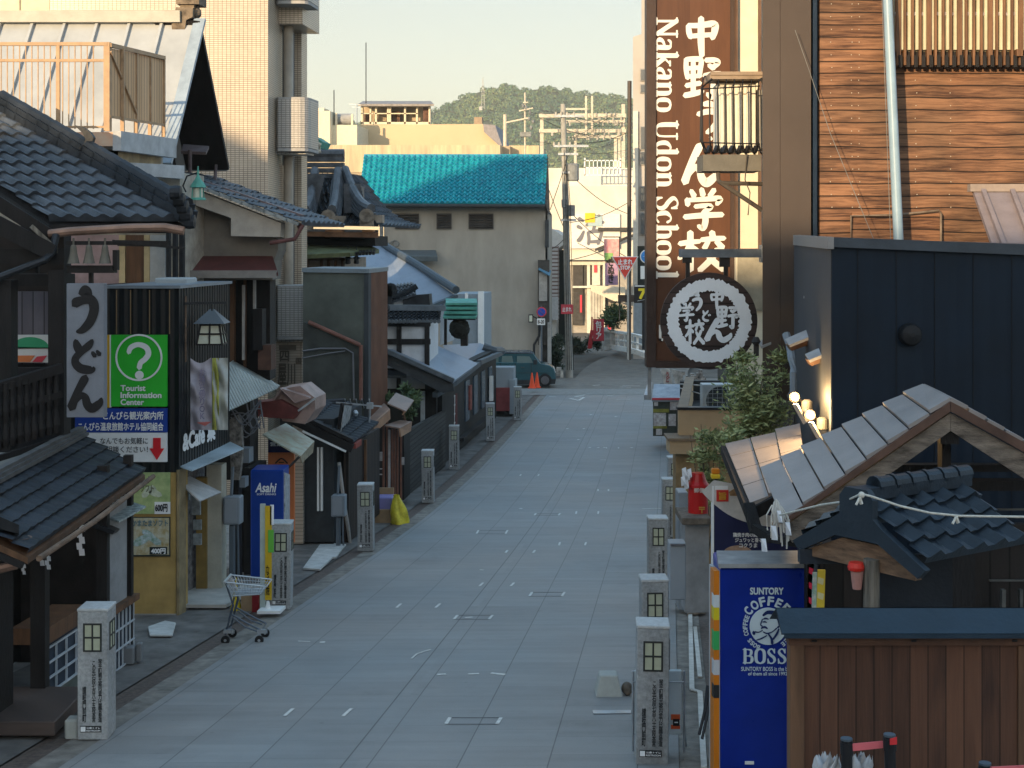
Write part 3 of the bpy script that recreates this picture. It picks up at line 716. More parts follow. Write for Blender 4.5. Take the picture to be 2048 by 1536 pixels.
# street-facing ground floor
D0 = 6.5
MB().sp(6.62, 0, 0, 0, 0, .1, 0, 12.5, 17.4) if False else None
def lw(name, Y0, Y1, z0, z1, mat, out=0.0, th=.06, D=D0, **k):
    d = D - out
    return MB().poly([(SH * Y0 - d, Y0, z0), (SH * Y1 - d, Y1, z0), (SH * Y1 - d, Y1, z1), (SH * Y0 - d, Y0, z1)], (-th - max(out, 0), 0, 0)).out(name, mat, us, **k)
lw('front_wall', 12.9, 14.35, -4.6, -2.7, dark_timber)
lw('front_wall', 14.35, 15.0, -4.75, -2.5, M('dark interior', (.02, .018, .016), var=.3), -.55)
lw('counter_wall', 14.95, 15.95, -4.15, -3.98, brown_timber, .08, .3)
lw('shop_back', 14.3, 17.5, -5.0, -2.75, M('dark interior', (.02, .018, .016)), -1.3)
lw('base_board', 15.0, 16.7, -4.95, -4.72, M('grey green base', (.10, .12, .11), var=.3))
gp = lw('grid_panel', 15.03, 16.1, -4.72, -4.2, M('dark blue panel', (.035, .05, .075), var=.25))
m = MB()
def gridbars(Y0, Y1, z0, z1, ny, nz, D, w=.02):
    for i in range(ny + 1):
        Y = Y0 + (Y1 - Y0) * i / ny; m.bar((SH * Y - D + .02, Y, z0), (SH * Y - D + .02, Y, z1), w, w)
    for j in range(nz + 1):
        z = z0 + (z1 - z0) * j / nz; m.bar((SH * Y0 - D + .03, Y0, z), (SH * Y1 - D + .03, Y1, z), w, w)
gridbars(15.05, 16.08, -4.7, -4.22, 4, 3, D0); m.out('grid_bars', M('pale grid', (.42, .46, .5)), gp)
gp2 = lw('grid_panel', 16.72, 17.45, -5.0, -4.3, M('dark blue panel', (.035, .05, .075)), .03)
m = MB(); gridbars(16.74, 17.43, -4.98, -4.3, 6, 3, D0 - .03, .018); m.out('grid_bars', M('pale grid', (.42, .46, .5)), gp2)
m = MB()
for Y, z0, w in ((14.9, -4.9, .15), (16.6, -4.9, .12), (13.4, -4.7, .16), (17.4, -5, .1)): m.box(SH * Y - D0 - .05, SH * Y - D0 + w - .05, Y - w / 2, Y + w / 2, z0, -2.55)
m.each('shop_post', dark_timber, us)
lw('grey_board', 16.75, 17.3, -4.25, -3.0, M('grey board', (.26, .27, .28), var=.2), .02)
lw('handrail', 16.6, 17.5, -4.3, -4.23, brown_timber, .1, .05)
st = MB(); st.box(-7.2, SH * 14.2 - 5.9, 13.8, 14.9, -4.70, -4.56); st.out('step', planks('step boards', [(.06, .045, .04), (.12, .085, .07)], .16, vert=False), us, bev=.01)
MB().box(-7.5, SH * 17.4 - 6.5, 17.42, 17.5, -5.2, -2.85).out('end_wall', M('dark brown plaster', (.06, .045, .035)), us)
# little roof panel sheet under the eave
MB().slab([at(196, 1028, 17.0), at(238, 1042, 16.6), at(292, 1012, 17.3), at(252, 1000, 17.7)], .02).out('awning_sheet', M('mottled pale sheet', (.40, .46, .45), rough=.5, var=.5, scale=14), us)
MB().slab([at(150, 1035, 16.2), at(182, 1032, 16.6), at(240, 1058, 16.9), at(230, 1062, 16.5)], .05).out('awning_frame', steel_dark, us)
# rainwater hopper
m = MB(); m.lathe(at(40, 1110, 13.2), [(.05, 0), (.09, .13), (.11, .16)], 10); m.tube([at(40, 1110, 13.2), at(30, 1130, 13.2), at(-10, 1140, 13.2), at(-30, 1150, 13.2)], .045, 8); m.out('rain_hopper', copper, us)
MB().hexa([at(-30, 1050, 13), at(38, 1068, 13), at(38, 1050, 13), at(-30, 1020, 13)], [at(-30, 1050, 13.4), at(38, 1068, 13.4), at(38, 1050, 13.4), at(-30, 1020, 13.4)]).out('eave_end', steel_dark, us)
# warm lit lamp behind the eave
lm = thing('eave_lamp', 'warm glowing lamp under the dark lower eave of the noodle shop', 'lamp', at(115, 1070, 15.0))
MB().tube([at(92, 1084, 14.9), at(138, 1056, 15.3)], .030, 8).out('lamp_tube', glow('warm lamp', (1, .62, .25), 1.1), lm)
MB().tube([at(91, 1078, 14.9), at(139, 1049, 15.3)], .037, 8).out('lamp_shade', brown_timber, lm)
# straw rope with paper streamers along the eave
rp_ = thing('shrine_rope', 'thin straw rope with white zigzag paper streamers hung along the noodle shop eave', 'rope', at(150, 1060, 15.5))
pts = [at(x, y, Y) for x, y, Y in [(20, 1118, 13.6), (40, 1112, 13.8), (85, 1080, 14.5), (118, 1062, 15), (150, 1048, 15.6), (168, 1035, 16), (176, 1030, 16.2), (210, 1012, 16.8), (235, 998, 17.2), (262, 985, 17.5), (290, 960, 17.6)]]
MB().tube(pts, .012, 6).out('rope', rope_m, rp_)
def shide(m, c, s=1.0):
    """zigzag paper streamer"""
    x = 0
    for i in range(5):
        m.poly([c + V((x - .035 * s, -.01 * i * s, -.075 * i * s)), c + V((x + .035 * s, -.01 * i * s, -.075 * i * s)), c + V((x + .045 * s, -.01 * i * s, -.075 * (i + 1.15) * s)), c + V((x - .025 * s, -.01 * i * s, -.075 * (i + 1.15) * s))], (0, .004, 0)); x += (.035 if i % 2 else -.03) * s
paper = M('white paper', (.62, .63, .66), rough=.8, var=.05)
for x, y, Y, s in ((163, 1050, 15.9, .85), (84, 1084, 14.5, .6), (97, 1096, 14.7, .55), (48, 1116, 13.9, .4)):
    m = MB(); shide(m, at(x, y, Y), s); m.out('paper_streamer', paper, rp_)
# carved bells on a rail under the upper eave
for i, x in enumerate((147, 178, 210)):
    m = MB().lathe(at(x, 527, 17.1), [(.075, 0), (.07, .01), (.045, .12), (.038, .19), (.03, .215), (.012, .22), (.012, .30)], 12)
    o = m.out('hanging_bell', M('bronze bell', (.12, .11, .09), rough=.5, metal=.4)); tag(o, ['leftmost of the three small bells hanging under the noodle shop upper eave', 'middle one of the three small bells hanging under the noodle shop upper eave', 'rightmost of the three small bells hanging under the noodle shop upper eave'][i], 'bell', 'bells under the noodle shop eave'); move_origin(o, at(x, 527, 17.1))
br = thing('bell_rack', 'dark timber rack holding the three bells above the noodle sign', 'rack', at(182, 545, 17.15))
m = MB(); m.px(133, 228, 531, 546, 17.12, .1); m.px(132, 236, 482, 490, 17.12, .1); m.px(225, 234, 500, 540, 17.12, .08); m.px(177, 184, 546, 567, 17.2, .05); m.out('rail', dark_timber, br)
m = MB(); m.bar(at(225, 482, 17.1), at(370, 497, 17.1), .03, .03); m.ppoly([(232, 480), (338, 482), (335, 494), (235, 492)], 17.1, .06); m.out('bracket', dark_timber, br)
# UDON board
un = thing('noodle_sign', 'tall grey board with three black brush letters hung at the noodle shop corner', 'sign', at(170, 835, 17.0))
bd = MB().px(133, 208, 567, 835, 17.0, .10).out('board', M('grey blue board', (.17, .185, .215), rough=.6, var=.12, scale=3), un, bev=.004)
brush_black = M('black brush paint', (.008, .008, .01), rough=.5, var=.1)
UU = [[(.36, .93, .10), (.50, .97, .20), (.62, .92, .17), (.60, .86, .08)], [(.16, .66, .12), (.22, .70, .17), (.45, .76, .14), (.66, .78, .17), (.78, .66, .21), (.78, .48, .20), (.66, .25, .18), (.44, .07, .13), (.26, .02, .05)]]
UD = [[(.20, .95, .10), (.25, .80, .17), (.34, .62, .17)], [(.70, .96, .08), (.60, .82, .15), (.40, .66, .14), (.22, .48, .15), (.20, .32, .17), (.34, .17, .18), (.58, .12, .17), (.72, .14, .12), (.74, .20, .04)], [(.70, .62, .07), (.78, .52, .10)], [(.84, .66, .06), (.92, .56, .10)]]
UN = [[(.50, .97, .14), (.46, .88, .17), (.28, .55, .15), (.10, .10, .18)], [(.12, .10, .13), (.22, .28, .10), (.38, .44, .13), (.50, .38, .15), (.56, .18, .17), (.70, .08, .18), (.90, .22, .15), (.96, .36, .06)]]
m = MB(); un_ = 17.0 / F
for st, (p0, p1, q0, q1) in ((UU, (137, 202, 580, 665)), (UD, (138, 205, 678, 748)), (UN, (136, 206, 752, 822))):
    m.strokes([[(x, y, w * 1.45) for x, y, w in s_] for s_ in st], at(p0, q1, 17.0), XF, ZF, ((p1 - p0) * un_, (q1 - q0) * un_), .008)
m.out('brush_lettering', brush_black, bd)

# ---------------- tourist office
IY = 20.5
ic = thing('tourist_office', 'black clad tourist office with a green question mark board and yellow lower wall', 'building', at(280, 1235, IY))
clad = ribs('black ribbed cladding', (.011, .013, .015), .13, rough=.45, depth=.6)
cl = MB().px(120, 358, 575, 945, IY, 2.35).out('cladding', clad, ic)
m = MB()
for x in (232, 260, 298, 338): m.px(x, x + 1.6, 580, 668, IY - .012, .012)
m.each('trim_strip', M('dull brass', (.22, .15, .08)), cl)
MB().px(205, 361, 571, 577, IY - .03, 2.42).out('roof_cap', grey_metal, ic)
yw = M('mustard plaster', (.42, .285, .10), rough=.85, var=.25, scale=2)
MB().px(150, 352, 945, 1228, IY, .5).out('wall', yw, ic)
MB().px(150, 352, 1228, 1262, IY - .02, .55).out('plinth', concrete, ic)
MB().px(353, 358, 940, 1262, IY - .03, .3).out('corner_post', M('ochre trim', (.26, .2, .11), var=.3), ic)
# entrance recess on the street side: hanging laundry-like stone cladding, pale pillar, ochre jamb
MB().sp(7.35, 352, 440, 930, 1240, .1, 0, 20.9, 22.9).out('entrance_wall', M('stone render', (.23, .22, .22), rough=.9, var=.5, scale=9, bump=.7), ic)
MB().px(392, 413, 955, 1232, 22.3, .12).out('jamb', M('ochre jamb', (.25, .165, .05), var=.2), ic)
MB().px(413, 443, 930, 1217, 22.35, .25).out('pillar', M('cream pillar', (.42, .40, .33), var=.15), ic)
m = MB(); m.px(360, 378, 965, 1000, 21.8, .05); m.px(383, 400, 985, 1030, 22.0, .05); m.px(386, 402, 1068, 1090, 22.0, .05); m.px(386, 402, 1040, 1060, 22.0, .04); m.each('notice', M('grey notice', (.27, .30, .31), var=.3, scale=12), ic)
MB().poly([S(7.35, 20.9, .02), S(6.4, 20.9, .02), S(6.4, 22.8, .02), S(7.35, 22.8, .02)], (0, 0, .05)).out('doorstep', pale_concrete, ic)
aw = ribs('bright corrugated sheet', (.52, .62, .68), .07, rough=.25, metal=.0)
MB().slab([at(357, 931, 20.6), at(384, 940, 20.3), at(487, 896, 22.5), at(460, 883, 22.9)], .02).out('awning', aw, ic, label='bright blue grey metal awning strip')
MB().slab([at(357, 962, 20.9), at(400, 1002, 20.6), at(443, 984, 21.5), at(380, 952, 22)], .02).out('small_awning', M('pale sheet', (.42, .41, .40), var=.2), ic)
# the sign boards on its front
sY = IY - .06
tb = thing('tourist_board', 'green board with a white question mark above a blue and white Japanese panel', 'sign', at(270, 925, sY))
white_sign = PAINT('sign white', (.76, .78, .79), .5); sgreen = PAINT('signboard green', (.03, .46, .035), .45); sblue = PAINT('signboard blue', (.012, .05, .30), .45)
gb = MB().px(222, 333, 670, 813, sY, .05).out('green_panel', sgreen, tb)
MB().px(209, 219, 670, 815, sY, .05).out('yellow_strip', PAINT('signboard yellow', (.55, .33, .02)), tb)
MB().px(219.2, 221.8, 670, 815, sY + .003, .04).out('white_strip', white_sign, tb)
MB().annulus(at(278, 715, sY) - V((0, .012, 0)), 43.5 * sY / F, 47 * sY / F, .012).out('ring', white_sign, gb)
m = MB(); m.strokes([[(.06, .66, .19), (.16, .88, .22), (.48, 1.0, .21), (.82, .88, .24), (.92, .62, .25), (.78, .40, .23), (.58, .24, .22), (.52, .02, .22)]], at(255, 737, sY), XF, ZF, (46 * sY / F, 48 * sY / F), .012); m.disc(at(279, 750, sY) - V((0, .016, 0)), 8.5 * sY / F, .016, 24); m.out('question_mark', white_sign, gb)
for s_, y, w in (('Tourist', 782, 49), ('Information', 796, 81), ('Center', 810, 46)): ptext(s_, white_sign, gb, 242, 242 + w, y - 11.5, y - .5, sY, bold=.035, name='lettering')
bp = MB().px(150, 333, 817, 865, sY, .05).out('blue_panel', sblue, tb)
ptext('こんぴら観光案内所', white_sign, bp, 207, 327, 823, 839, sY, bold=.03); ptext('こんぴら温泉旅館ホテル協同組合', white_sign, bp, 157, 327, 845, 861, sY, bold=.03)
wp_ = MB().px(130, 333, 865.5, 924, sY + .004, .046).out('white_panel', white_sign, tb)
ptext('なんでもお気軽に', PAINT('sign ink', (.03, .03, .035)), wp_, 201, 296, 875, 888, sY, bold=.012); ptext('ご相談ください！', PAINT('sign ink', (.03, .03, .035)), wp_, 201, 296, 892, 905, sY, bold=.012)
MB().ppoly([(306, 876), (321, 876), (321, 897), (328, 897), (313.5, 920), (299, 897), (306, 897)], sY - .012, .014).out('red_arrow', PAINT('arrow red', (.62, .02, .03)), wp_)
# posters on the yellow wall
pY = IY - .03
po = thing('ice_cream_poster', 'pale green ice cream poster priced 600 yen, upper of two on the yellow wall', 'poster', at(300, 1028, pY))
b_ = MB().px(259, 340, 945, 1028, pY, .02).out('sheet', M('green poster', (.36, .42, .20), rough=.5, var=.5, scale=7, col2=(.20, .30, .12)), po)
MB().px(309, 340, 1004, 1028, pY - .008, .02).out('price_box', white_sign, b_)
ptext('600円', PAINT('sign ink', (.03, .03, .035)), b_, 311, 335, 1008, 1023, pY - .008, bold=.04)
m = MB(); m.strokes([[(.1, .3, .3), (.4, .7, .4), (.6, .5, .4), (.9, .35, .3)], [(.5, .9, .15), (.55, .75, .3), (.6, .6, .3)]], at(284, 1002, pY), XF, ZF, (40 * pY / F, 34 * pY / F), .006); m.out('ice_cream', M('cream swirl', (.52, .58, .45), var=.3, scale=20), b_)
ptext('オルト', PAINT('poster ink', (.10, .10, .06)), b_, 272, 303, 952, 966, pY, bold=.02); ptext('ゆずソフト', PAINT('poster ink', (.10, .10, .06)), b_, 262, 308, 969, 984, pY, bold=.02)
po = thing('rice_ball_poster', 'framed soft cream poster priced 400 yen, lower of two on the yellow wall', 'poster', at(300, 1113, pY))
b_ = MB().px(260, 340, 1034, 1113, pY, .02).out('frame', PAINT('poster frame', (.02, .03, .03)), po)
MB().px(262.5, 338, 1036, 1110, pY - .006, .01).out('sheet', M('mixed poster', (.42, .43, .36), rough=.5, var=.5, scale=9, col2=(.30, .21, .05)), b_)
ptext('かまたまソフト', PAINT('poster blue ink', (.08, .16, .20)), b_, 264, 336, 1040, 1052, pY - .007, bold=.03)
m = MB(); m.strokes([[(.05, .2, .3), (.3, .4, .4), (.5, .55, .3)], [(.4, .85, .25), (.55, .7, .3), (.7, .5, .3), (.95, .25, .3)]], at(268, 1096, pY - .007), XF, ZF, (52 * pY / F, 40 * pY / F), .006); m.out('soft_cream', M('cool cream', (.45, .52, .58), var=.4, scale=18, col2=(.10, .22, .10)), b_)
MB().px(299, 334, 1094, 1109, pY - .014, .01).out('price_box', PAINT('poster frame', (.02, .03, .03)), b_)
ptext('400円', white_sign, b_, 303, 331, 1096.5, 1107, pY - .015, bold=.05)
# cafe lettering on the black street-side wall
cw = 6.94
text('&Café 菓', white_sign, ic, wallpt(cw, 363, 905) + V((.012, 0, 0)), w=1.45, h=.30, ux=V((SH, 1, 0)), bold=.05, name='cafe_lettering', d=.01)
# wall lantern
lt = thing('wall_lantern', 'black four paned lantern with a peaked roof hung on the dark tourist office wall', 'lantern', at(424, 690, 20.9))
m = MB(); m.px(367, 372, 592, 724, 20.75, .03); m.out('back_bar', old_timber, lt)
m = MB(); m.bar(at(368, 607, 20.75), at(454, 605, 20.9), .035, .035); m.bar(at(424, 606, 20.9), at(424, 622, 20.9), .02, .02); m.px(451, 454, 603, 612, 20.9, .02); m.out('bracket', steel_dark, lt)
c = at(424, 646, 21.05); W2 = .225; ap = c + V((0, 0, .20))
m = MB(); m.hexa([c + V((-W2, -W2, 0)), c + V((W2, -W2, 0)), c + V((W2, W2, 0)), c + V((-W2, W2, 0))], [ap + V((-.03, -.03, 0)), ap + V((.03, -.03, 0)), ap + V((.03, .03, 0)), ap + V((-.03, .03, 0))]); m.out('lamp_roof', PAINT('lantern grey', (.10, .115, .13), .35), lt)
m = MB(); tw, bw_, hh_ = .135, .185, .30
for sx in (-1, 1):
    for sy in (-1, 1): m.bar(c + V((sx * tw, sy * tw, -.01)), c + V((sx * bw_, sy * bw_, -hh_)), .028)
for z, w_ in ((-.02, tw + .005), (-hh_ / 2, (tw + bw_) / 2), (-hh_, bw_)):
    for a, b in (((-1, -1), (1, -1)), ((1, -1), (1, 1)), ((1, 1), (-1, 1)), ((-1, 1), (-1, -1))): m.bar(c + V((a[0] * w_, a[1] * w_, z)), c + V((b[0] * w_, b[1] * w_, z)), .024)
m.bar(c + V((0, -tw - .004, 0)), c + V((0, -bw_ - .004, -hh_)), .022); m.bar(c + V((tw + .004, 0, 0)), c + V((bw_ + .004, 0, -hh_)), .022)
m.out('frame', black_paint, lt)
k = .97
MB().hexa([c + V((-bw_ * k, -bw_ * k, -hh_)), c + V((bw_ * k, -bw_ * k, -hh_)), c + V((bw_ * k, bw_ * k, -hh_)), c + V((-bw_ * k, bw_ * k, -hh_))], [c + V((-tw * k, -tw * k, -.01)), c + V((tw * k, -tw * k, -.01)), c + V((tw * k, tw * k, -.01)), c + V((-tw * k, tw * k, -.01))]).out('pane', lamp_paper, lt)
# cloth banner
bn = thing('cloth_banner', 'lilac and lime green cloth banner hanging crumpled below the black wall lantern', 'banner', at(417, 860, 20.9))
def cloth(p0, p1, q0, q1, Y, ph):
    def fn(u, v):
        sag = 8 * math.sin(math.pi * u) * (1 - v) if False else 0
        x = p0 + (p1 - p0) * u; y = q1 + (q0 - q1) * v + (10 * math.sin(math.pi * min(1, u * 1.1)) * v ** 3 if ph == 0 else 0)
        return at(x, y, Y + .05 * math.sin(9 * u + 5 * v + ph) * (1 - .6 * v) + .03 * math.sin(17 * v + 6 * u) + .02 * noise.noise(V((u * 5, v * 7, ph))))
    return fn
def two_sided(m, fn, nu, nv, th=.004):
    m.grid(fn, nu, nv); return m
lil = M('lilac cloth', (.40, .38, .44), rough=.9, var=.12, scale=8)
two_sided(MB(), cloth(381, 424, 716, 860, 20.9, 0), 14, 26).out('cloth', lil, bn, smooth=True)
two_sided(MB(), cloth(424, 456, 716, 860, 20.9, 1.0), 10, 26).out('side_strip', M('pale strip cloth', (.42, .44, .42), rough=.9, var=.15, scale=5), bn, smooth=True)
two_sided(MB(), cloth(424.5, 438, 716, 860, 20.885, 1.0), 6, 26).out('lime_strip', M('lime cloth', (.40, .42, .10), rough=.9, var=.25, scale=5), bn, smooth=True)
text(['お', '持', 'ち', '帰', 'り', 'O', 'K'], M('faint ink', (.24, .22, .32)), bn, at(398, 838, 20.80), 13 * 20.8 / F, 100 * 20.8 / F, vert=True, bold=.02)
MB().ppoly([(393, 845), (424, 843), (410, 852)], 20.80, .004).out('red_mark', PAINT('faded red', (.45, .13, .12)), bn)
# meter boxes on posts
def meter(px0, px1, q0, q1, Y, q2, label):
    t = thing('meter_box', label, 'utility box', at((px0 + px1) / 2, q2, Y), 'grey meter boxes on posts')
    MB().px(px0, px1, q0, q1, Y, .22).out('box', grey_metal, t, bev=.015); MB().px(px0 + 3, px1 - 5, q0 + 4, q1 - 4, Y - .012, .012).out('door', PAINT('door grey', (.25, .28, .31)), t, bev=.004)
    w = (px1 - px0) * .28; c = (px0 + px1) / 2; MB().px(c - w / 2, c + w / 2, q1, q2, Y + .06, .1).out('post', PAINT('post grey', (.10, .12, .14)), t, bev=.01)
    m = MB(); m.tube([at(px1 - 4, q1, Y + .1), at(px1 - 3, q1 + 40, Y + .1), at(px1 - 2, q2, Y + .1)], .02, 6); m.tube([at(c, q0, Y + .12), at(c + 3, q0 - 60, Y + .3)], .025, 6); m.out('conduit', PAINT('post grey', (.10, .12, .14)), t)
meter(446, 479, 994, 1050, 22.3, 1222, 'grey meter box on a post between the pale pillar and the blue machine')
# ---------------- house with the roof balcony and the white metal roof
bh = thing('balcony_house', 'pale house with a tan railed balcony and white standing seam roof', 'house', at(250, 900, 22))
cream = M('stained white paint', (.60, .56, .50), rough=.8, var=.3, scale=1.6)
LY = 21.2
lg = MB().px(-60, 241, 264, 292, LY, 1.9).out('ledge', M('flaking orange paint', (.46, .22, .13), rough=.85, var=.35, scale=3, col2=(.50, .38, .28)), bh)
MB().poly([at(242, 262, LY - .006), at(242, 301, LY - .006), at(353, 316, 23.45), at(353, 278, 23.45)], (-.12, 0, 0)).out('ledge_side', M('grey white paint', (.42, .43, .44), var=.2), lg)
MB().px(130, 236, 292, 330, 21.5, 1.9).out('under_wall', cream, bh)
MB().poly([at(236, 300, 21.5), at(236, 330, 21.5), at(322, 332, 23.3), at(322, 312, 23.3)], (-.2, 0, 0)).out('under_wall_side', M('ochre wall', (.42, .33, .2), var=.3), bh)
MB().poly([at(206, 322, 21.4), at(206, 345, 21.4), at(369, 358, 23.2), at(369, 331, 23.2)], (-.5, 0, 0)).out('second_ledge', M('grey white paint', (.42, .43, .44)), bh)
MB().px(-80, 360, 345, 575, 23.3, 1.2).out('wall', M('shaded cream wall', (.40, .36, .30), var=.3), bh)  # darker cream than above, the wall's shade put into its colour
for (a, b, nm, mt) in ((238, 250, 'window_trim', M('warm-lit trim', (.55, .43, .24), var=.2)), (252, 288, 'brown_panel', brown_timber), (288, 299, 'window_trim', M('warm-lit trim', (.55, .43, .24))), (300, 330, 'window', M('pale glazing', (.45, .46, .45), rough=.2))):  # gold of the trims stands in for warm light on the frames
    MB().px(a, b, 470, 572, 23.2, .08).out(nm, mt, bh)
MB().px(140, 238, 470, 572, 23.22, .06).out('pink_board', M('pink and white board', (.42, .30, .30), var=.35, scale=2), bh)
m = MB(); m.px(332, 338, 450, 575, 22.6, .1); m.px(345, 352, 420, 575, 22.8, .1); m.px(358, 366, 440, 575, 23, .1); m.each('downpipe', steel_dark, bh)
MB().px(309, 373, 556, 578, 21.6, .5).out('roof_unit', PAINT('pale unit', (.36, .39, .40)), bh, bev=.02)
tan = M('tan painted steel', (.42, .27, .155), rough=.55, var=.2, scale=6)
rl = MB()
def v_at(x0, y0, x1, y1, Y0, Y1, w): rl.bar(at(x0, y0, Y0), at(x1, y1, Y1), w)
RYf, RYb = LY, 23.4
v_at(-60, 88, 215, 88, RYf, RYf, .05); v_at(-60, 121, 208, 121, RYf, RYf, .04); v_at(-60, 254, 208, 254, RYf, RYf, .03)
for i in range(17): x = 10 + i * 12.3 - 60 + 40; v_at(x, 92, x, 258, RYf, RYf, .014)
for x in (117,): v_at(x, 90, x, 262, RYf, RYf, .045)
rl.out('railing', tan, bh)
MB().px(207, 219, 84, 262, RYf - .02, .09).out('corner_post', tan, bh)
sp_ = MB()
def q4(x0, t0, b0_, x1, t1, b1_, Y0, Y1, th): sp_.poly([at(x0, t0, Y0), at(x0, b0_, Y0), at(x1, b1_, Y1), at(x1, t1, Y1)], (-th, 0, 0))
q4(220, 96, 232, 327, 120, 248, RYf + .02, RYb, .03); sp_.out('side_panel', planks('tan fluted panel', [(.48, .29, .15), (.66, .42, .24)], .12, gap=.06, bump=.5), bh)  # panel colour brightened in place of the sunlight it lacks
m = MB(); m.bar(at(219, 90, RYf), at(328, 116, RYb), .06); m.bar(at(219, 233, RYf), at(328, 250, RYb), .035)
for x, t in ((245, .2), (272, .47), (300, .74), (327, 1)):
    Y = RYf + (RYb - RYf) * t; m.bar(at(x, 92 + 26 * t, Y), at(x, 262 + 12 * t, Y), .055)
m.bar(at(221, 103, RYf - .01), at(273, 226, 22.2), .03)  # slanted bar drawn in place of the shadow line across the panel
m.out('side_frame', tan, bh)
wroof = M('white sheet roof', (.36, .375, .38), rough=.5, var=.15, scale=1.2)
RY1, RY2, RYm = 23.6, 26.8, 25.2
e1_, e2_ = at(335 - 6, 330, RY1), at(456, 338, RY2); rg = at(398, 42, RYm)
el = e1_ - V((8, 0, 0)); rgl = rg - V((8, 0, 0)); el2 = e2_ - V((8, 0, 0))
e1z = V((e1_.x, e1_.y, e1_.z)); 
MB().slab([el, e1z, rg, rgl], .08).out('roof', wroof, bh)
MB().slab([el2, e2_, rg + V((0, .02, 0)), rgl + V((0, .02, 0))], .08).out('roof_back', wroof, bh)
m = MB()
for i in range(9):
    off = V((-.62 - i * .56, 0, 0)); m.bar(e1z + off + V((0, -.01, .03)), rg + off + V((0, -.01, .03)), .05, .07)
m.each('roof_seam', wroof, bh)
MB().bar(rg + V((-8, 0, .06)), rg + V((-.3, 0, .06)), .32, .2).out('ridge_cap', M('pale ridge cap', (.44, .42, .36), var=.12), bh)
m = MB(); m.bar(e1z + V((.02, 0, .02)), rg + V((.02, 0, .03)), .2, .06); m.out('verge_trim', M('blue grey sheet', (.28, .34, .40), rough=.4), bh)
m = MB(); m.slab([e1_ + V((0, .1, -.06)), e1_ + V((-.75, .1, -.06)), rg + V((-.75, 0, -.12)), rg + V((0, 0, -.12))], .1); m.slab([e2_ + V((.03, 0, .03)), e2_ + V((-.75, 0, .03)), rg + V((-.75, 0, .03)), rg + V((.03, 0, .03))], .1); m.out('gable_soffit', dark_timber, bh)
MB().poly([e1_ + V((-.7, .2, -1)), e2_ + V((-.9, -.2, -1)), e2_ + V((-.9, -.2, 0)), rg + V((-.8, 0, -.3)), e1_ + V((-.7, .2, 0))], (-.1, 0, 0)).out('gable_wall', dark_timber, bh)
MB().slab([at(362, 302, 25.2), at(412, 304, 25.2), at(418, 292, 25.6), at(366, 288, 25.6)], .05).out('gable_hood', M('brown hood', (.12, .09, .09), var=.3), bh); m = MB(); m.tube([at(380, 300, 25.2), at(380, 345, 25.2)], .035, 6); m.tube([at(432, 330, 26.6), at(430, 362, 26.4)], .03, 6); m.each('hood_pipe', M('brown hood', (.12, .09, .09)), bh)
# ridge-end ornament
m = MB(); Yo = 25.1
m.ppoly([(345, 70), (343, 48), (350, 42), (347, 30), (352, 14), (386, 16), (385, 34), (372, 40), (370, 58), (366, 74), (356, 76)], Yo, .35)
m.px(352, 398, -14, 8, Yo, .4); m.px(360, 388, 8, 16, Yo + .05, .3); m.lathe(at(383, 26, Yo + .2), [(.05, -.16), (.11, -.12), (.12, .1), (.06, .16)], 10, 'x')
m.out('ridge_ornament', M('mossy ornament tile', (.20, .155, .11), rough=.8, var=.45, scale=7), bh)
# hanging green lantern by its eave
gl = thing('green_lantern', 'green pagoda shaped metal lantern hanging over the balcony house corner', 'lantern', at(396, 392, 23.0))
c = at(396, 375, 23.0)
m = MB(); m.lathe(c, [(.135, 0), (.11, .05), (.05, .13), (.02, .19), (.012, .34)], 8); m.lathe(c + V((0, 0, -.17)), [(.13, -.03), (.125, 0), (.10, .01)], 8); m.out('cap', verdigris, gl)
m = MB()
for k in range(4):
    a = k * math.pi / 2 + .6; m.bar(c + V((.09 * math.cos(a), .09 * math.sin(a), 0)), c + V((.10 * math.cos(a), .10 * math.sin(a), -.17)), .016)
m.out('frame', verdigris, gl); MB().lathe(c, [(.075, -.16), (.078, -.01)], 10).out('globe', lamp_paper, gl)
MB().tube([at(396, 345, 23), at(374, 352, 23), at(366, 372, 23.1), at(372, 384, 23.1)], .014, 6).out('bracket', steel_dark, gl)

# ---------------- grey tiled house with the purple verge
gh = thing('grey_tiled_house', 'shaded beige house with grey tiled roof and dark red lower canopy', 'house', at(480, 1120, 24))
GY = 24.0
wallm = M('grey beige render', (.20, .18, .155), rough=.9, var=.25, scale=1.5)
MB().ppoly([(376, 400), (556, 478), (556, 500), (548, 520), (545, 545), (545, 560), (366, 560), (366, 396)], GY + .5, .9, .0).out('upper_wall', wallm, gh)
MB().px(376, 540, 548, 760, GY + .9, .6, sh=0).out('lower_wall', dark_timber, gh)
MB().ppoly([(372, 372), (372, 404), (462, 436), (462, 472), (560, 474), (562, 446)], GY + .1, .25).out('bargeboard', M('pale beige board', (.42, .38, .33), rough=.8, var=.15), gh)
t0, t1 = at(372, 368, GY), at(596, 452, GY)
sh3 = V((.109 * 3.2, 3.2, 0)); up = V((0, 0, .25))
rt = at(345, 345, GY + .9); rb = at(600, 432, GY + .9)
MB().tiles(t1 + V((.05, 0, .03)), t1 + sh3 + V((.05, 0, .03)), t0 + sh3 + V((-.6, 0, .25)), t0 + V((-.6, 0, .25)), 9, 8, amp=.05, lip=.03).out('roof', kawara, gh)
m = MB()
for i in range(10):
    p = t0.lerp(t1, i / 10); q = t0.lerp(t1, (i + 1.05) / 10); m.bar(p + V((0, .06, .03 + .012)), q + V((0, .06, .03)), .24, .05); 
m.out('verge_tile', M('pale grey tile', (.27, .29, .29), rough=.6, var=.35, scale=5), gh)
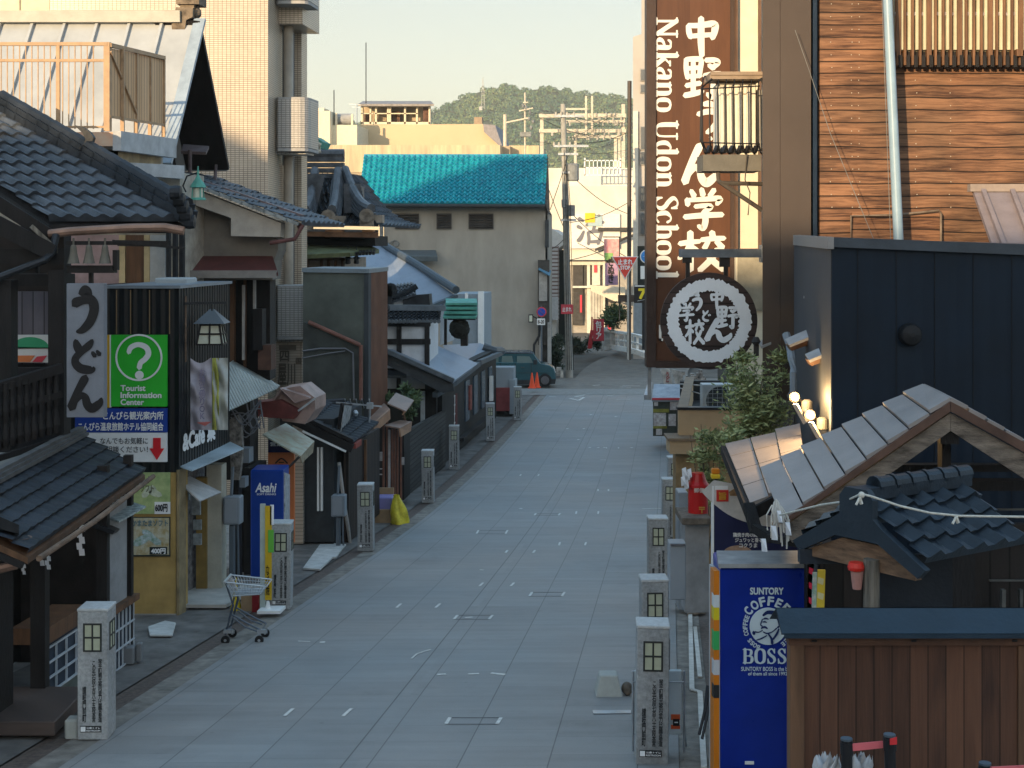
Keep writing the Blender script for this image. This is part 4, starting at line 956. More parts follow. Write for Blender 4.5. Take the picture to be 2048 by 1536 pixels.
m = MB(); m.bar(rt + V((-.3, .3, .12)), rb + V((0, .3, 0)), .5, .06); m.out('upper_verge', M('purple brown sheet', (.16, .115, .115), rough=.6, var=.2), gh)
m = MB(); m.tube([at(600, 452, GY + .1), at(602, 452, GY + 3)], .055, 8); m.tube([at(606, 450, GY), at(590, 478, GY - .05), at(540, 486, GY)], .035, 8); m.out('gutter', M('red brown gutter', (.13, .055, .05), var=.3), gh)
MB().slab([at(376, 546, GY - .2), at(556, 546, GY - .2), at(545, 512, GY + .45), at(376, 512, GY + .45)], .05).out('canopy', M('dark red sheet roof', (.105, .035, .03), rough=.55, var=.3), gh)
MB().px(376, 552, 541, 556, GY - .22, .06).out('canopy_edge', M('grey beige fascia', (.24, .22, .20), var=.2), gh)
m = MB()
for x, w in ((460, 8), (487, 5), (502, 9), (520, 12)): m.px(x, x + w, 560, 735, GY + .7 + (x - 460) * .006, .1)
m.each('door_post', brown_timber, gh)
m = MB(); m.px(484, 489, 570, 720, GY + .62, .04); m.px(506, 511, 560, 690, GY + .6, .04); m.each('pale_pipe', M('pale pipe', (.36, .34, .32), var=.2), gh)
MB().px(516, 542, 690, 740, GY + .55, .3).out('window_box', M('brown box', (.10, .05, .035), var=.3), gh)
MB().px(506, 524, 618, 700, GY + .5, .25).out('pipe_box', dark_timber, gh)
MB().poly([at(460, 715, GY - 1.2), at(556, 772, GY + .2), at(462, 820, GY - 1.6)], (0, 0, -.02)) if False else None
MB().slab([at(459, 725, GY - .6), at(470, 718, GY + 1.2), at(560, 771, GY + .9), at(556, 776, GY - .2), at(459, 820, GY - 1.5)], .02).out('corrugated_awning', ribs('grey corrugated plastic', (.34, .36, .34), .09, rough=.35), gh)
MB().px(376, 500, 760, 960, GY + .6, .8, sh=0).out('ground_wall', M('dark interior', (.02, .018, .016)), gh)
m = MB(); m.px(463, 477, 960, 1210, GY - .4, .2); m.px(480, 500, 870, 1180, GY + .5, .3); m.each('shop_post', dark_timber, gh)
MB().ppoly([(458, 840), (475, 830), (482, 850), (485, 905), (478, 960), (462, 960)], GY - .9, .1).out('bundle', M('grey bundle', (.2, .18, .16), rough=.95, var=.5, scale=14), gh)
m = MB()
for k in range(7):
    pts = [at(462 + 60 * t, 815 + 18 * math.sin(k + 4 * t) + 4 * k + 18 * math.sin(math.pi * t), GY - .9 + .05 * k) for t in [i / 8 for i in range(9)]]; m.tube(pts, .012, 5)
for k in range(3): m.tube([at(492 + 14 * k, 800, GY - .8), at(500 + 14 * k, 840 + 8 * k, GY - .8), at(488 + 16 * k, 858, GY - .8), at(480 + 14 * k, 830, GY - .8)], .014, 5)
m.out('cable', PAINT('cable grey', (.12, .12, .13)), gh)
m = MB(); m.px(470, 498, 897, 926, GY - .5, .25); m.px(464, 470, 868, 905, GY - .5, .05); m.px(479, 490, 955, 975, GY - .6, .2); m.each('wall_box', PAINT('box grey', (.16, .18, .2)), gh)
# pink gabled sheet-metal hood beside the pillar
ph = thing('gabled_hood', 'small pinkish sheet metal gable hood jutting over the shop beside the tiled pillar', 'hood', at(590, 860, 25.5))
pk = M('pink brown sheet', (.36, .25, .22), rough=.5, var=.25, scale=4)
HY = 25.5
MB().ppoly([(547, 800), (560, 778), (600, 772), (630, 796), (630, 820), (610, 848), (565, 842)], HY, .8).out('body', pk, ph)
MB().slab([at(545, 800, HY - .1), at(562, 776, HY - .1), at(620, 768, HY + 1), at(612, 790, HY + 1)], .03).out('hood_roof', pk, ph)
MB().slab([at(622, 796, HY - .12), at(590, 806, HY - .12), at(560, 776, HY - .12), at(612, 765, HY - .1 + .9)], .03).out('hood_slope', pk, ph)
MB().ppoly([(450, 812), (560, 800), (600, 822), (588, 838), (540, 836), (450, 822)], HY - .15, .5).out('red_panel', M('dark red panel', (.16, .04, .035), var=.3), ph)
MB().bar(at(596, 822, HY - .15), at(631, 796, HY - .1), .035).out('trim', galv, ph)
# rusty green plastic awning
ra = thing('plastic_awning', 'rust streaked pale green awning between the pillar and the blue vending machine', 'awning', at(585, 900, 25))
MB().slab([at(525, 868, 25.0), at(572, 846, 26.4), at(629, 882, 26.0), at(602, 912, 24.6)], .025).out('sheet', M('rusty green sheet', (.36, .40, .33), rough=.5, var=.35, scale=5, col2=(.30, .17, .08), thr=.42), ra)
MB().poly([at(602, 912, 24.6), at(629, 882, 26.0), at(626, 905, 26.0), at(604, 926, 24.6)], (-.02, 0, 0)).out('valance', M('rusty valance', (.30, .25, .17), var=.4, scale=9), ra)
MB().bar(at(572, 940, 25.6), at(600, 912, 25.0), .03).out('strut', steel_dark, ra)

# ---------------- tiled tower block
TY = 36.0
tw_ = thing('tiled_tower', 'tall cream tiled block with curved tiled balconies rising above the left shops', 'building', at(470, 1080, TY))
tm = tilewall('cream wall tile', (.54, .45, .35), (.47, .39, .30), (.17, .125, .09), .105, .052, ms=.008, rough=.3)
tm2 = tilewall('shaded balcony tile', (.42, .40, .37), (.38, .36, .34), (.16, .15, .14), .105, .056, ms=.008, rough=.35)  # greyer copy of the wall tile, shade put into the colour
TT = -140
MB().px(100, 536, TT, 1085, TY, 2.0, sh=.02).out('front_wall', tm, tw_)
Yb = 39.23
def twx(Y, p): return gx(p, Y)
MB().poly([at(536, TT, TY + .3), at(536, 1080, TY + .3), at(545, 1080, 37.24), at(545, TT, 37.24)], (-.5, 0, 0)).out('side_wall', tm, tw_)
# recess with openings, round column, far pier
MB().poly([at(540, TT, 37.99), at(540, 1000, 37.99), at(590, 1000, 40.22), at(590, TT, 40.22)], (-1.2, 0, 0)).out('recess_wall', M('dim recess', (.06, .055, .05), var=.3), tw_)
MB().px(545, 605, TT, 48, 37.49, 1.8).out('upper_band', tm, tw_)
MB().px(541, 572, 48, 118, 37.18, .3).out('balcony_corner', tm, tw_) if False else None
MB().px(545, 606, 290, 572, 38.73, 1.0).out('mid_wall', tm, tw_) if False else None
MB().lathe(at(577, 1000, 37.86), [(.13, 0), (.13, 13.5)], 16).out('round_column', M('beige column', (.36, .31, .25), rough=.6, var=.2, scale=1.2), tw_, smooth=True)
MB().px(589, 603, TT, 1000, 38.98, .6).out('far_pier', tm, tw_)
MB().px(540, 560, 330, 572, 37.61, .4).out('side_strip', tm, tw_)
MB().px(538, 548, 195, 310, 37.24, .5).out('side_strip', tm, tw_)
def curved(q0, q1, nm):
    m = MB(); n = 10; pts = [(549, 0.0)]
    pr = [(549, 1.1), (549, .25), (551, .10), (556, .02), (570, 0), (600, 0), (609, .03), (614, .12), (616, .3), (616, 1.1)]
    Yc = 36.87
    lo = [V((gx(p, Yc) + .109 * d, Yc + d, gz(q1, Yc))) for p, d in pr]; hi = [V((gx(p, Yc) + .109 * d, Yc + d, gz(q0, Yc))) for p, d in pr]
    m.hexa(lo, hi); o = m.out(nm, tm2, tw_)
    m = MB(); m.hexa([p + V((0, 0, gz(q0, Yc) - gz(q1, Yc))) for p in lo], [p + V((0, 0, gz(q0, Yc) - gz(q1, Yc) + .05)) for p in lo]); m.out('coping', M('grey coping', (.33, .32, .31), var=.15), o); m = MB(); m.hexa([p - V((0, 0, .09)) for p in lo], [p - V((0, 0, .012)) for p in lo]); m.out('base_trim', M('grey coping', (.33, .32, .31), var=.15), o)
curved(198, 295, 'balcony'); curved(575, 672, 'balcony'); curved(-100, 0, 'balcony')
MB().px(552, 612, 295, 308, 37.12, .8).out('balcony_base', tm2, tw_); MB().px(552, 608, 673, 684, 37.12, .8).out('balcony_base', tm2, tw_)
stone = tilewall('cream stone block', (.42, .35, .28), (.36, .30, .24), (.22, .18, .14), .32, .07, ms=.008, rough=.7)
MB().px(540, 605, 684, 830, 37.1, 1.0).out('block_wall', stone, tw_)
MB().px(585, 606, 830, 1087, 27.9, .45).out('block_pier', stone, tw_)
m = MB(); b_ = MB().px(558, 592, 690, 700, 37.08, .03)
dkg = M('bronze letters', (.12, .10, .08), rough=.4, metal=.5)
b_.out('plate', dkg, tw_)
ptext('四', dkg, tw_, 560, 578, 702, 722, 37.08, bold=.03); ptext('国', dkg, tw_, 592, 602, 716, 728, 37.08, bold=.03); ptext('屋川', dkg, tw_, 556, 590, 728, 770, 37.08, bold=.03)
# cream block further left behind it and a downpipe
cb_ = thing('cream_block', 'plain cream upper wall behind the white metal roof at the top left', 'building', at(40, 200, 38))
MB().px(-300, 99, -200, 500, 38, 3).out('wall', M('pale cream render', (.66, .58, .42), rough=.85, var=.1), cb_)
m = MB(); m.px(38, 41, -200, 100, 37.98, .03); m.out('joint', M('joint grey', (.3, .27, .2)), cb_)
MB().tube([at(618, 278, 38), at(640, 290, 38.2), at(640, 302, 38.2), at(610, 308, 38)], .06, 8).out('rain_pipe', M('cream pipe', (.5, .45, .36)), tw_)
m = MB(); m.ppoly([(604, 266), (628, 272), (646, 284), (640, 296), (606, 292)], 38.6, .9); m.out('green_eave', verdigris, tw_)

# ---------------- shopping cart, vending machine, flag
SC = 18.7
ct = thing('shopping_cart', 'light grey wire shopping cart standing alone on the paving', 'shopping cart', at(490, 1280, SC))
wire = M('cart wire', (.42, .45, .47), rough=.3, metal=.6, var=.1); cf = M('cart frame', (.08, .10, .13), rough=.35, metal=.4)
def cp(x, y, dy): return at(x, y, SC) + V((0, dy, 0))
m = MB()
TL, TR = (456, 1157), (538, 1166); BL, BR = (471, 1186), (527, 1182)
n = 13
for dy0 in (-.2, .2):
    for a, b in ((TL, TR), (BL, BR)): m.tube([cp(*a, dy0 * (1 if a is TL else .8)), cp(*b, dy0 * (1 if a is TL else .8))], .010, 6)
    for i in range(n + 1):
        t = i / n; m.tube([cp(TL[0] + (TR[0] - TL[0]) * t, TL[1] + (TR[1] - TL[1]) * t, dy0), cp(BL[0] + (BR[0] - BL[0]) * t, BL[1] + (BR[1] - BL[1]) * t, dy0 * .8)], .0045, 5)
    for k in (.33, .66):
        a = (TL[0] + (BL[0] - TL[0]) * k, TL[1] + (BL[1] - TL[1]) * k); b = (TR[0] + (BR[0] - TR[0]) * k, TR[1] + (BR[1] - TR[1]) * k); m.tube([cp(*a, dy0), cp(*b, dy0)], .0045, 5)
for i in range(9):
    dy = -.2 + .05 * i
    m.tube([cp(*TL, dy), cp(*BL, dy * .8), cp(*BR, dy * .8), cp(*TR, dy)], .0045, 5)
m.tube([cp(*TL, -.2), cp(*TL, .2)], .010, 6); m.tube([cp(*TR, -.2), cp(*TR, .2)], .010, 6)
m.out('basket', wire, ct)
MB().tube([cp(455, 1157, -.22), cp(455, 1157, .22)], .016, 8).out('handle', PAINT('cart handle', (.30, .33, .33)), ct)
m = MB()
for dy in (-.17, .17):
    m.tube([cp(457, 1160, dy), cp(472, 1205, dy), cp(466, 1225, dy), cp(456, 1262, dy)], .013, 6); m.tube([cp(468, 1222, dy), cp(500, 1240, dy), cp(528, 1254, dy)], .012, 6); m.tube([cp(470, 1228, dy), cp(495, 1247, dy), cp(520, 1256, dy)], .010, 6); m.tube([cp(474, 1188, dy), cp(463, 1232, dy)], .010, 6)
m.tube([cp(528, 1254, -.17), cp(528, 1254, .17)], .012, 6); m.tube([cp(457, 1260, -.17), cp(457, 1260, .17)], .012, 6)
m.out('frame', cf, ct)
for x, dy in ((456, -.17), (460, .17), (523, -.17), (526, .17)):
    w = MB(); w.lathe(cp(x, 1273, dy) - V((0, .02, 0)), [(.02, 0), (.056, .003), (.058, .02), (.056, .037), (.02, .04)], 16, 'y'); wo = w.out('wheel', rubber, ct)
    MB().lathe(cp(x, 1273, dy) - V((0, .024, 0)), [(.018, 0), (.022, .048)], 10, 'y').out('hub', galv, wo)
    MB().px(x - 9, x + 9, 1260, 1267, SC + dy - .03, .06, sh=0).out('caster', galv, ct)
YV = 24.0
vm = thing('blue_vending_machine', 'plain blue drinks vending machine under the rusty awning on the left', 'vending machine', at(540, 1156, YV))
va = MB().px(501, 567, 940, 1156, YV, .6, sh=0).out('cabinet', PAINT('deep blue enamel', (.008, .045, .27), .35, .1), vm, bev=.015)
ptext('Asahi', white_sign, va, 511, 553, 966, 984, YV, bold=.03, shear=.25); ptext('SOFT DRINKS', white_sign, va, 514, 552, 986.5, 990, YV, bold=.02)
m = MB(); m.poly([at(567.5, 945, YV + .02), at(567.5, 1150, YV + .02), at(577.5, 1148, 24.58), at(577.5, 949, 24.58)], (.02, 0, 0)); m.out('display_front', M('white machine front', (.45, .47, .5), rough=.3, var=.4, scale=12), vm)
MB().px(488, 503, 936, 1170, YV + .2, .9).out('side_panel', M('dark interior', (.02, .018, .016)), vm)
oy = thing('orange_sign', 'orange board with a black emblem and a navy strip hung behind the blue machine', 'sign', at(565, 1080, 26.2))
MB().px(536, 588, 905, 1085, 26.2, .08).out('board', PAINT('sign orange', (.55, .22, .012)), oy)
MB().px(536, 588, 876, 905, 26.15, .08).out('navy_strip', PAINT('navy', (.012, .012, .06)), oy)
ptext('営業中', white_sign, oy, 541, 578, 884, 892, 26.15, bold=.03)
m = MB(); m.strokes([[(.0, .35, .14), (.5, .95, .16), (1.0, .35, .14)], [(.05, .1, .16), (.5, .1, .2), (.95, .1, .16)], [(.3, .45, .12), (.7, .45, .12)]], at(551, 932, 26.2), XF, ZF, (24 * 26.2 / F, 16 * 26.2 / F), .01); m.out('emblem', PAINT('ink', (.02, .015, .01)), oy)
nf = thing('upright_banner', 'narrow yellow and green upright banner standing behind the second left bollard', 'banner', at(530, 1228, 20.6))
MB().px(520, 530, 1008, 1222, 20.5, .03).out('panel', M('pale green banner', (.40, .47, .44), var=.15), nf)
MB().px(530, 543, 1012, 1200, 20.45, .02).out('yellow_edge', PAINT('banner yellow', (.55, .36, .02)), nf)
MB().px(536, 547, 1060, 1105, 20.44, .02).out('green_patch', PAINT('banner green', (.12, .40, .05)), nf)
MB().px(540, 547, 1010, 1050, 20.45, .02).out('white_edge', white_sign, nf)
ptext('鍋焼うどん', PAINT('ink', (.02, .015, .01)), nf, 533, 541, 1115, 1195, 20.44, vert=False, bold=.02) if False else text(list('なべ焼'), PAINT('ink', (.02, .015, .01)), nf, at(532, 1190, 20.44), 7 * 20.5 / F, 60 * 20.5 / F, vert=True, bold=.02)
m = MB(); m.px(514, 560, 1222, 1228, 20.3, .3); m.lathe(at(536, 1222, 20.45), [(.05, 0), (.03, .08), (.02, .14)], 10); m.out('base', white_paint, nf)
cr = thing('red_striped_crate', 'cardboard crate with a dark red band behind the shopping cart', 'crate', at(505, 1230, 20.8))
MB().px(482, 520, 1185, 1228, 20.8, .3).out('box', M('cardboard', (.28, .19, .11), rough=.9, var=.15), cr); MB().px(504, 518, 1186, 1227, 20.78, .02).out('red_band', PAINT('dark red', (.20, .015, .02)), cr)
yb = MB(); yb.lathe(at(472, 1228, 20.9), [(.08, 0), (.09, .05), (.05, .22), (.02, .4), (.012, .52)], 10); o = yb.out('yellow_broom', PAINT('broom yellow', (.55, .42, .02)), None); tag(o, 'small yellow upright broom standing behind the shopping cart', 'broom'); move_origin(o, at(472, 1228, 20.9))
# ---------------- low shop with dark tiled roof, antenna and slanted board
ds = thing('low_tiled_shop', 'low dark shop with a black tiled roof in front of the green grey box building', 'shop', S(6.6, 28))
n0, n1 = at(705, 889, 27.6), at(756, 848, 30.3)
MB().tiles(n0, n1, n1 + V((-1.75, 0, .72)), n0 + V((-1.45, 0, .70)), 10, 9, amp=.05, lip=.035).out('roof', kawara_dark, ds)
m = MB(); m.bar(n0 + V((0, .03, -.08)), n0 + V((-1.5, .03, .64)), .08, .16); m.bar(n0 + V((0, .1, .06)), n0 + V((-1.5, .1, .78)), .2, .07); m.out('verge_board', dark_timber, ds)
MB().bar(n0 + V((-.12, -.03, -.13)), n0 + V((-.95, -.03, .26)), .03, .035).out('white_trim', white_paint, ds)
m = MB()
for p, q in (((610, 812), (690, 806)), ((640, 812), (700, 812))): m.bar(at(*p, 30.5), at(*q, 30.8), .3, .18)
m.out('ridge', kawara_dark, ds)
MB().px(560, 668, 838, 1084, 28.0, 2.5).out('front_wall', M('blue black render', (.04, .045, .05), rough=.9, var=.25), ds)
MB().sp(6.25, 668, 745, 895, 1085, .1, 0, 28.2, 31.2).out('street_wall', planks('dark slats', [(.014, .010, .009), (.04, .027, .022)], .18, gap=.12), ds)
m = MB(); m.px(634, 638, 895, 1022, 27.95, .05); m.px(641, 645, 895, 1022, 27.95, .05); m.each('white_pipe', white_paint, ds)
m = MB()
for p in (655, 668, 700, 715, 728): m.px(p, p + 5, 880, 1082, 28.1 + (p - 655) * .02, .08)
m.each('post', brown_timber, ds)
MB().bar(at(706, 892, 27.7), at(717, 884, 28.2), .12, .10).out('red_end', M('red brown end', (.28, .06, .045), var=.3), ds)
MB().tube([at(678, 925, 28), at(686, 990, 28), at(697, 1060, 28.1), at(700, 1086, 28.2)], .035, 8).out('leaning_pipe', M('pale pipe', (.36, .34, .32)), ds)
sb = thing('roof_sign_board', 'slanted black board with white lettering standing on the low black tiled roof', 'sign', at(690, 875, 28.3))
MB().poly([at(686, 806, 28.0), at(676, 876, 28.0), at(697, 861, 29.2), at(705, 808, 29.2)], (-.05, 0, 0)).out('board', black_paint, sb)
MB().poly([at(687.5, 810, 28.02) + V((.012, 0, 0)), at(679, 869, 28.02) + V((.012, 0, 0)), at(695, 858, 29.15) + V((.012, 0, 0)), at(703, 812, 29.15) + V((.012, 0, 0))], (-.008, 0, 0)).out('face', M('weathered white face', (.33, .33, .33), var=.5, scale=9), sb)
ta = thing('tv_antenna', 'small galvanised aerial lying above the low black tiled roof', 'antenna', at(742, 880, 30))
m = MB(); m.bar(at(672, 805, 30), at(764, 813, 30.2), .03)
for i, x in enumerate((690, 700, 712, 724, 738)): m.bar(at(x, 798, 29.6), at(x + 4, 816, 30.8), .015)
m.tube([at(741, 812, 30), at(738, 850, 30)], .02, 6); m.px(733, 745, 806, 818, 29.95, .1); m.lathe(at(711, 832, 29.6), [(.04, 0), (.06, .06), (.03, .12)], 8); m.out('aerial', galv, ta)
meter(662, 689, 991, 1034, 27.4, 1098, 'grey meter box on a post beside the leaning pale pipe of the low shop')
# ---------------- copper roofed stalls
cs = thing('copper_roofed_stall', 'row of narrow wooden stalls under small copper roofs left of the street', 'stall', S(6.3, 34))
m = MB(); m.slab([at(737, 838, 31.6), at(748, 846, 31.0), at(780, 818, 32.3), at(768, 806, 33)], .03); m.slab([at(775, 806, 33.2), at(812, 822, 32.6), at(828, 800, 34.2), at(792, 785, 34.8)], .03); m.slab([at(770, 850, 32.0), at(800, 856, 31.6), at(824, 843, 33.0), at(800, 840, 33.4)], .03); m.each('copper_roof', copper, cs)
m = MB(); m.poly([at(748, 846, 31.0), at(780, 818, 32.3), at(781, 838, 32.3), at(749, 866, 31.0)], (-.03, 0, 0)); m.poly([at(800, 857, 31.6), at(824, 844, 33.0), at(822, 862, 33), at(802, 874, 31.6)], (-.03, 0, 0)); m.poly([at(812, 823, 32.6), at(828, 801, 34.2), at(822, 812, 34), at(806, 830, 32.6)], (-.03, 0, 0)); m.each('copper_fascia', M('orange copper edge', (.36, .20, .12), rough=.45, metal=.3), cs)
m = MB(); m.px(712, 800, 850, 1010, 33.6, .2); m.px(796, 808, 860, 1000, 34.2, .8); m.out('back_wall', dark_timber, cs)
m = MB()
for x, q0, q1, Y in ((738, 868, 988, 31.6), (765, 850, 990, 32.4), (772, 840, 1000, 32.6), (782, 858, 1003, 32.8), (787, 850, 1004, 33), (793, 860, 1004, 33.2), (800, 858, 1003, 33.4)): m.px(x, x + 3.5, q0, q1, Y, .05)
m.each('stall_post', M('red brown post', (.14, .06, .04), var=.3), cs)
m = MB(); m.px(744, 764, 905, 922, 32.5, .1); m.px(744, 764, 937, 939, 32.4, .04); m.px(744, 764, 948, 950, 32.4, .04); m.px(776, 780, 860, 980, 32.5, .05); m.px(803, 808, 915, 930, 33.2, .05); m.out('pale_fittings', M('pale fittings', (.36, .34, .33), var=.3), cs)
bx = thing('cardboard_box', 'open brown cardboard box on the pavement beside the yellow bag', 'box', at(768, 1048, 32.2))
MB().px(750, 786, 1020, 1050, 31.2, .5).out('box_body', M('cardboard', (.28, .19, .11)), bx); MB().px(749, 787, 976, 996, 31.8, .06).out('flap', M('cardboard', (.28, .19, .11)), bx)
bb = MB().px(751, 784, 995, 1021, 31.3, .42).out('lilac_crate', PAINT('lilac plastic', (.19, .18, .38)), None, bev=.02); tag(bb, 'lilac plastic crate stacked on the brown cardboard box', 'crate'); move_origin(bb, at(768, 1021, 31.3))
m = MB(); c = at(798, 1047, 31.2)
def bagf(u, v):
    a = 2 * math.pi * u; r = (.19 + .035 * math.sin(3 * a + 4 * v) + .02 * math.sin(7 * a + 2 * v)) * (1 - .8 * v ** 2) * (1 if v < .93 else 1.6); return c + V((math.cos(a) * r - .05 * v, math.sin(a) * r, v * .62))
m.grid(bagf, 22, 12); o = m.out('yellow_bag', M('yellow bag', (.60, .50, .04), rough=.4, var=.3, scale=8), None, smooth=True); tag(o, 'slumped yellow plastic bag beside the cardboard box', 'bag'); move_origin(o, c)
# ---------------- green grey box building
gb_ = thing('box_building', 'plain green grey rendered box building with a rust brown ribbed street side', 'building', S(7.2, 35))
gg = M('green grey render', (.085, .092, .078), rough=.9, var=.3, scale=1.1)
BY = 34.5
MB().px(606, 729, 541, 1000, BY, 2.3).out('front_wall', gg, gb_)
MB().px(728, 737, 538, 1000, BY - .02, .3).out('corner_trim', M('dark trim', (.04, .045, .05)), gb_)
MB().poly([at(737, 540, BY), at(737, 1000, BY), at(775, 965, 36.9), at(775, 536, 36.9)], (-.1, 0, 0)).out('side_cladding', ribs('rust brown cladding', (.125, .05, .028), .16, rough=.6, depth=.7), gb_)
MB().slab([at(604, 536, BY - .05), at(738, 538, BY - .05), at(777, 534, 37.0), at(648, 533, 37)], .10).out('parapet_cap', M('slate cap', (.17, .20, .22), rough=.45), gb_)
m = MB(); m.tube([at(617, 644, 34.2), at(720, 690, 34.2)], .05, 8); m.tube([at(722, 690, 34.2), at(722, 800, 34.2)], .045, 8); m.each('brown_pipe', M('brown pipe', (.17, .075, .055), var=.2), gb_)
MB().ppoly([(606, 644), (617, 648), (720, 693), (720, 830), (606, 830)], 34.25, .2).out('lean_to', M('dark lean-to render', (.055, .06, .055), rough=.9, var=.35, scale=1.6), gb_)
m = MB(); m.tube([at(605, 702, 34.2), at(640, 697, 34.2), at(690, 697, 34.2), at(706, 706, 34.2), at(708, 800, 34.2)], .022, 6); m.tube([at(605, 716, 34.2), at(660, 706, 34.2), at(690, 702, 34.2)], .015, 6); m.out('cable_run', PAINT('cable grey', (.12, .12, .13)), gb_)
# ---------------- ornate temple roof behind it
tr = thing('ornate_roof_hall', 'ornate hall with heavy grey tiled ridges and timber eaves behind the box building', 'hall', at(660, 800, 44))
T0 = 43.0
eL, eR = at(540, 448, T0), at(757, 452, T0); rL, rR = at(540, 352, 46.5), at(690, 352, 46.5)
MB().tiles(eL, eR, rR, rL, 15, 10, amp=.13, lip=.06, kind='roll', sag=.55).out('roof', kawara, tr)
MB().tiles(eR, eR + V((.8, 6.5, 0)), rR + V((.3, 1.5, 0)), rR, 12, 10, amp=.13, lip=.06, kind='roll', sag=.4).out('roof_side', kawara, tr)
m = MB()
def ridge(p, q, w, h, n, sag_=.0):
    p, q = V(p), V(q)
    for i in range(n):
        a, b = i / n, (i + 1.02) / n; A = p.lerp(q, a) - V((0, 0, sag_ * math.sin(math.pi * a))); B = p.lerp(q, b) - V((0, 0, sag_ * math.sin(math.pi * b)))
        for k in range(4): m.bar(A + V((0, 0, h * k / 4)), B + V((0, 0, h * k / 4)), w * (1 - .13 * k), h / 5)
        m.tube([A + V((0, 0, h)), B + V((0, 0, h))], w * .33, 8)
ridge(at(540, 352, 46.5), at(688, 352, 46.5), .5, .7, 6)
ridge(at(676, 362, 46), at(664, 442, 43.2), .42, .35, 8, .3); ridge(at(690, 360, 46.2), at(742, 440, 43.1), .42, .35, 8, .3); ridge(at(630, 362, 46), at(610, 442, 43.2), .42, .35, 8, .3)
m.px(676, 690, 338, 372, 46.2, .4); m.px(606, 640, 350, 412, 45.4, .4); m.px(690, 722, 372, 400, 45.4, .5)
for i in range(8): m.bar(at(606, 352 + i * 8, 45.3 - i * .06), at(650 - 2 * i, 352 + i * 8, 45.3 - i * .06), .12, .14); m.bar(at(688, 372 + i * 7, 45.3 - i * .1), at(722 + 1.5 * i, 372 + i * 7, 45.3 - i * .1), .12, .14)
m.out('ridge', M('lit ridge tile', (.10, .105, .115), rough=.45, var=.35), tr)  # ridges paler than the roof tile, light put into their colour
for x, y, Y in ((656, 434, 42.9), (733, 432, 42.9), (608, 440, 42.9)):
    m = MB(); m.lathe(at(x, y, Y), [(.22, -.05), (.22, 0), (.16, .02), (.16, .5)], 16, 'y'); m.annulus(at(x, y, Y) - V((0, .08, 0)), .13, .19, .06, 16); m.px(x - 14, x + 14, y + 8, y + 20, Y, .3); m.px(x + 10, x + 32, y - 2, y + 14, Y + .1, .3); m.out('ridge_end', M('gold-lit grey tile', (.30, .25, .20), rough=.5, var=.4), tr)  # gold tone of the ridge ends is painted sunlight
MB().slab([at(545, 462, T0 + .1), at(757, 466, T0 + .1), at(757, 460, T0 + 2), at(545, 456, T0 + 2)], .14).out('eave', M('sunlit eave timber', (.22, .11, .06), var=.35), tr)  # eave timber warmed to stand in for sunlight
m = MB(); m.px(650, 684, 460, 474, T0 + .2, .3); m.px(724, 746, 460, 470, T0 + .4, .3); m.each('beam_end', M('orange-lit beam end', (.40, .20, .10), var=.2), tr)  # orange beam ends carry the sunlight in their colour
MB().px(545, 750, 472, 492, T0 + 1.2, 2).out('dark_frieze', dark_timber, tr)
MB().slab([at(550, 512, 41.8), at(700, 505, 41.8), at(758, 499, 44.6), at(735, 487, 46), at(640, 470, 45.5), at(550, 482, 45)], .12).out('lower_roof', M('moss green copper', (.13, .14, .065), rough=.7, var=.4, scale=3), tr)
m = MB()
for i in range(22): x = 604 + i * 6.8; m.bar(at(x, 512 - i * .25, 42.2), at(x + 2, 506 - i * .2, 43.2), .07, .09)
m.out('rafter', dark_timber, tr)
MB().px(550, 690, 516, 800, 43.2, 3).out('hall_wall', M('pale hall wall', (.30, .25, .2), var=.2), tr)
m = MB()
for x in (612, 640, 654, 668, 682): m.px(x, x + 5, 516, 560, 43.1, .1)
m.px(600, 690, 516, 521, 43.1, .1); m.each('hall_post', brown_timber, tr)
for i, x in enumerate((696, 713)):
    l = thing('eave_lantern', ('left' if i == 0 else 'right') + ' one of two tiny bronze lanterns hanging under the green eave of the ornate hall', 'lantern', at(x, 527, 43), 'lanterns under the ornate hall eave')
    c = at(x, 520, 43); MB().lathe(c, [(.05, -.12), (.085, -.10), (.07, .03), (.12, .05), (.03, .13), (.012, .14), (.012, .4)], 8).out('body', steel_dark, l)
# ---------------- sake house: blue grey roofs, white panels
sk = thing('sake_house', 'white panelled timber house with blue grey roofs and dark street front', 'house', S(7, 46))
bg_ = M('blue grey metal roof', (.21, .245, .30), rough=.42, var=.14, scale=1.4)
MB().slab([at(700, 640, 47), at(840, 640, 48.2), at(912, 592, 49), at(768, 490, 55), at(620, 490, 55)], .12).out('upper_roof', bg_, sk)
m = MB(); m.tube([at(912, 580, 49.0), at(840, 533, 52), at(766, 489, 55)], .14, 10); m.tube([at(766, 486, 55), at(600, 486, 55)], .14, 10); m.out('roof_ridge', M('slate ridge', (.06, .075, .09), rough=.5), sk)
MB().bar(at(912, 592, 49.1), at(862, 612, 48.3), .2, .10).out('eave_edge', M('slate ridge', (.06, .075, .09)), sk)
MB().poly([at(908, 594, 49.2), at(880, 604, 49), at(880, 690, 49), at(908, 680, 50)], (0, .1, 0)).out('end_wall', M('blue white render', (.42, .46, .50), var=.1), sk)
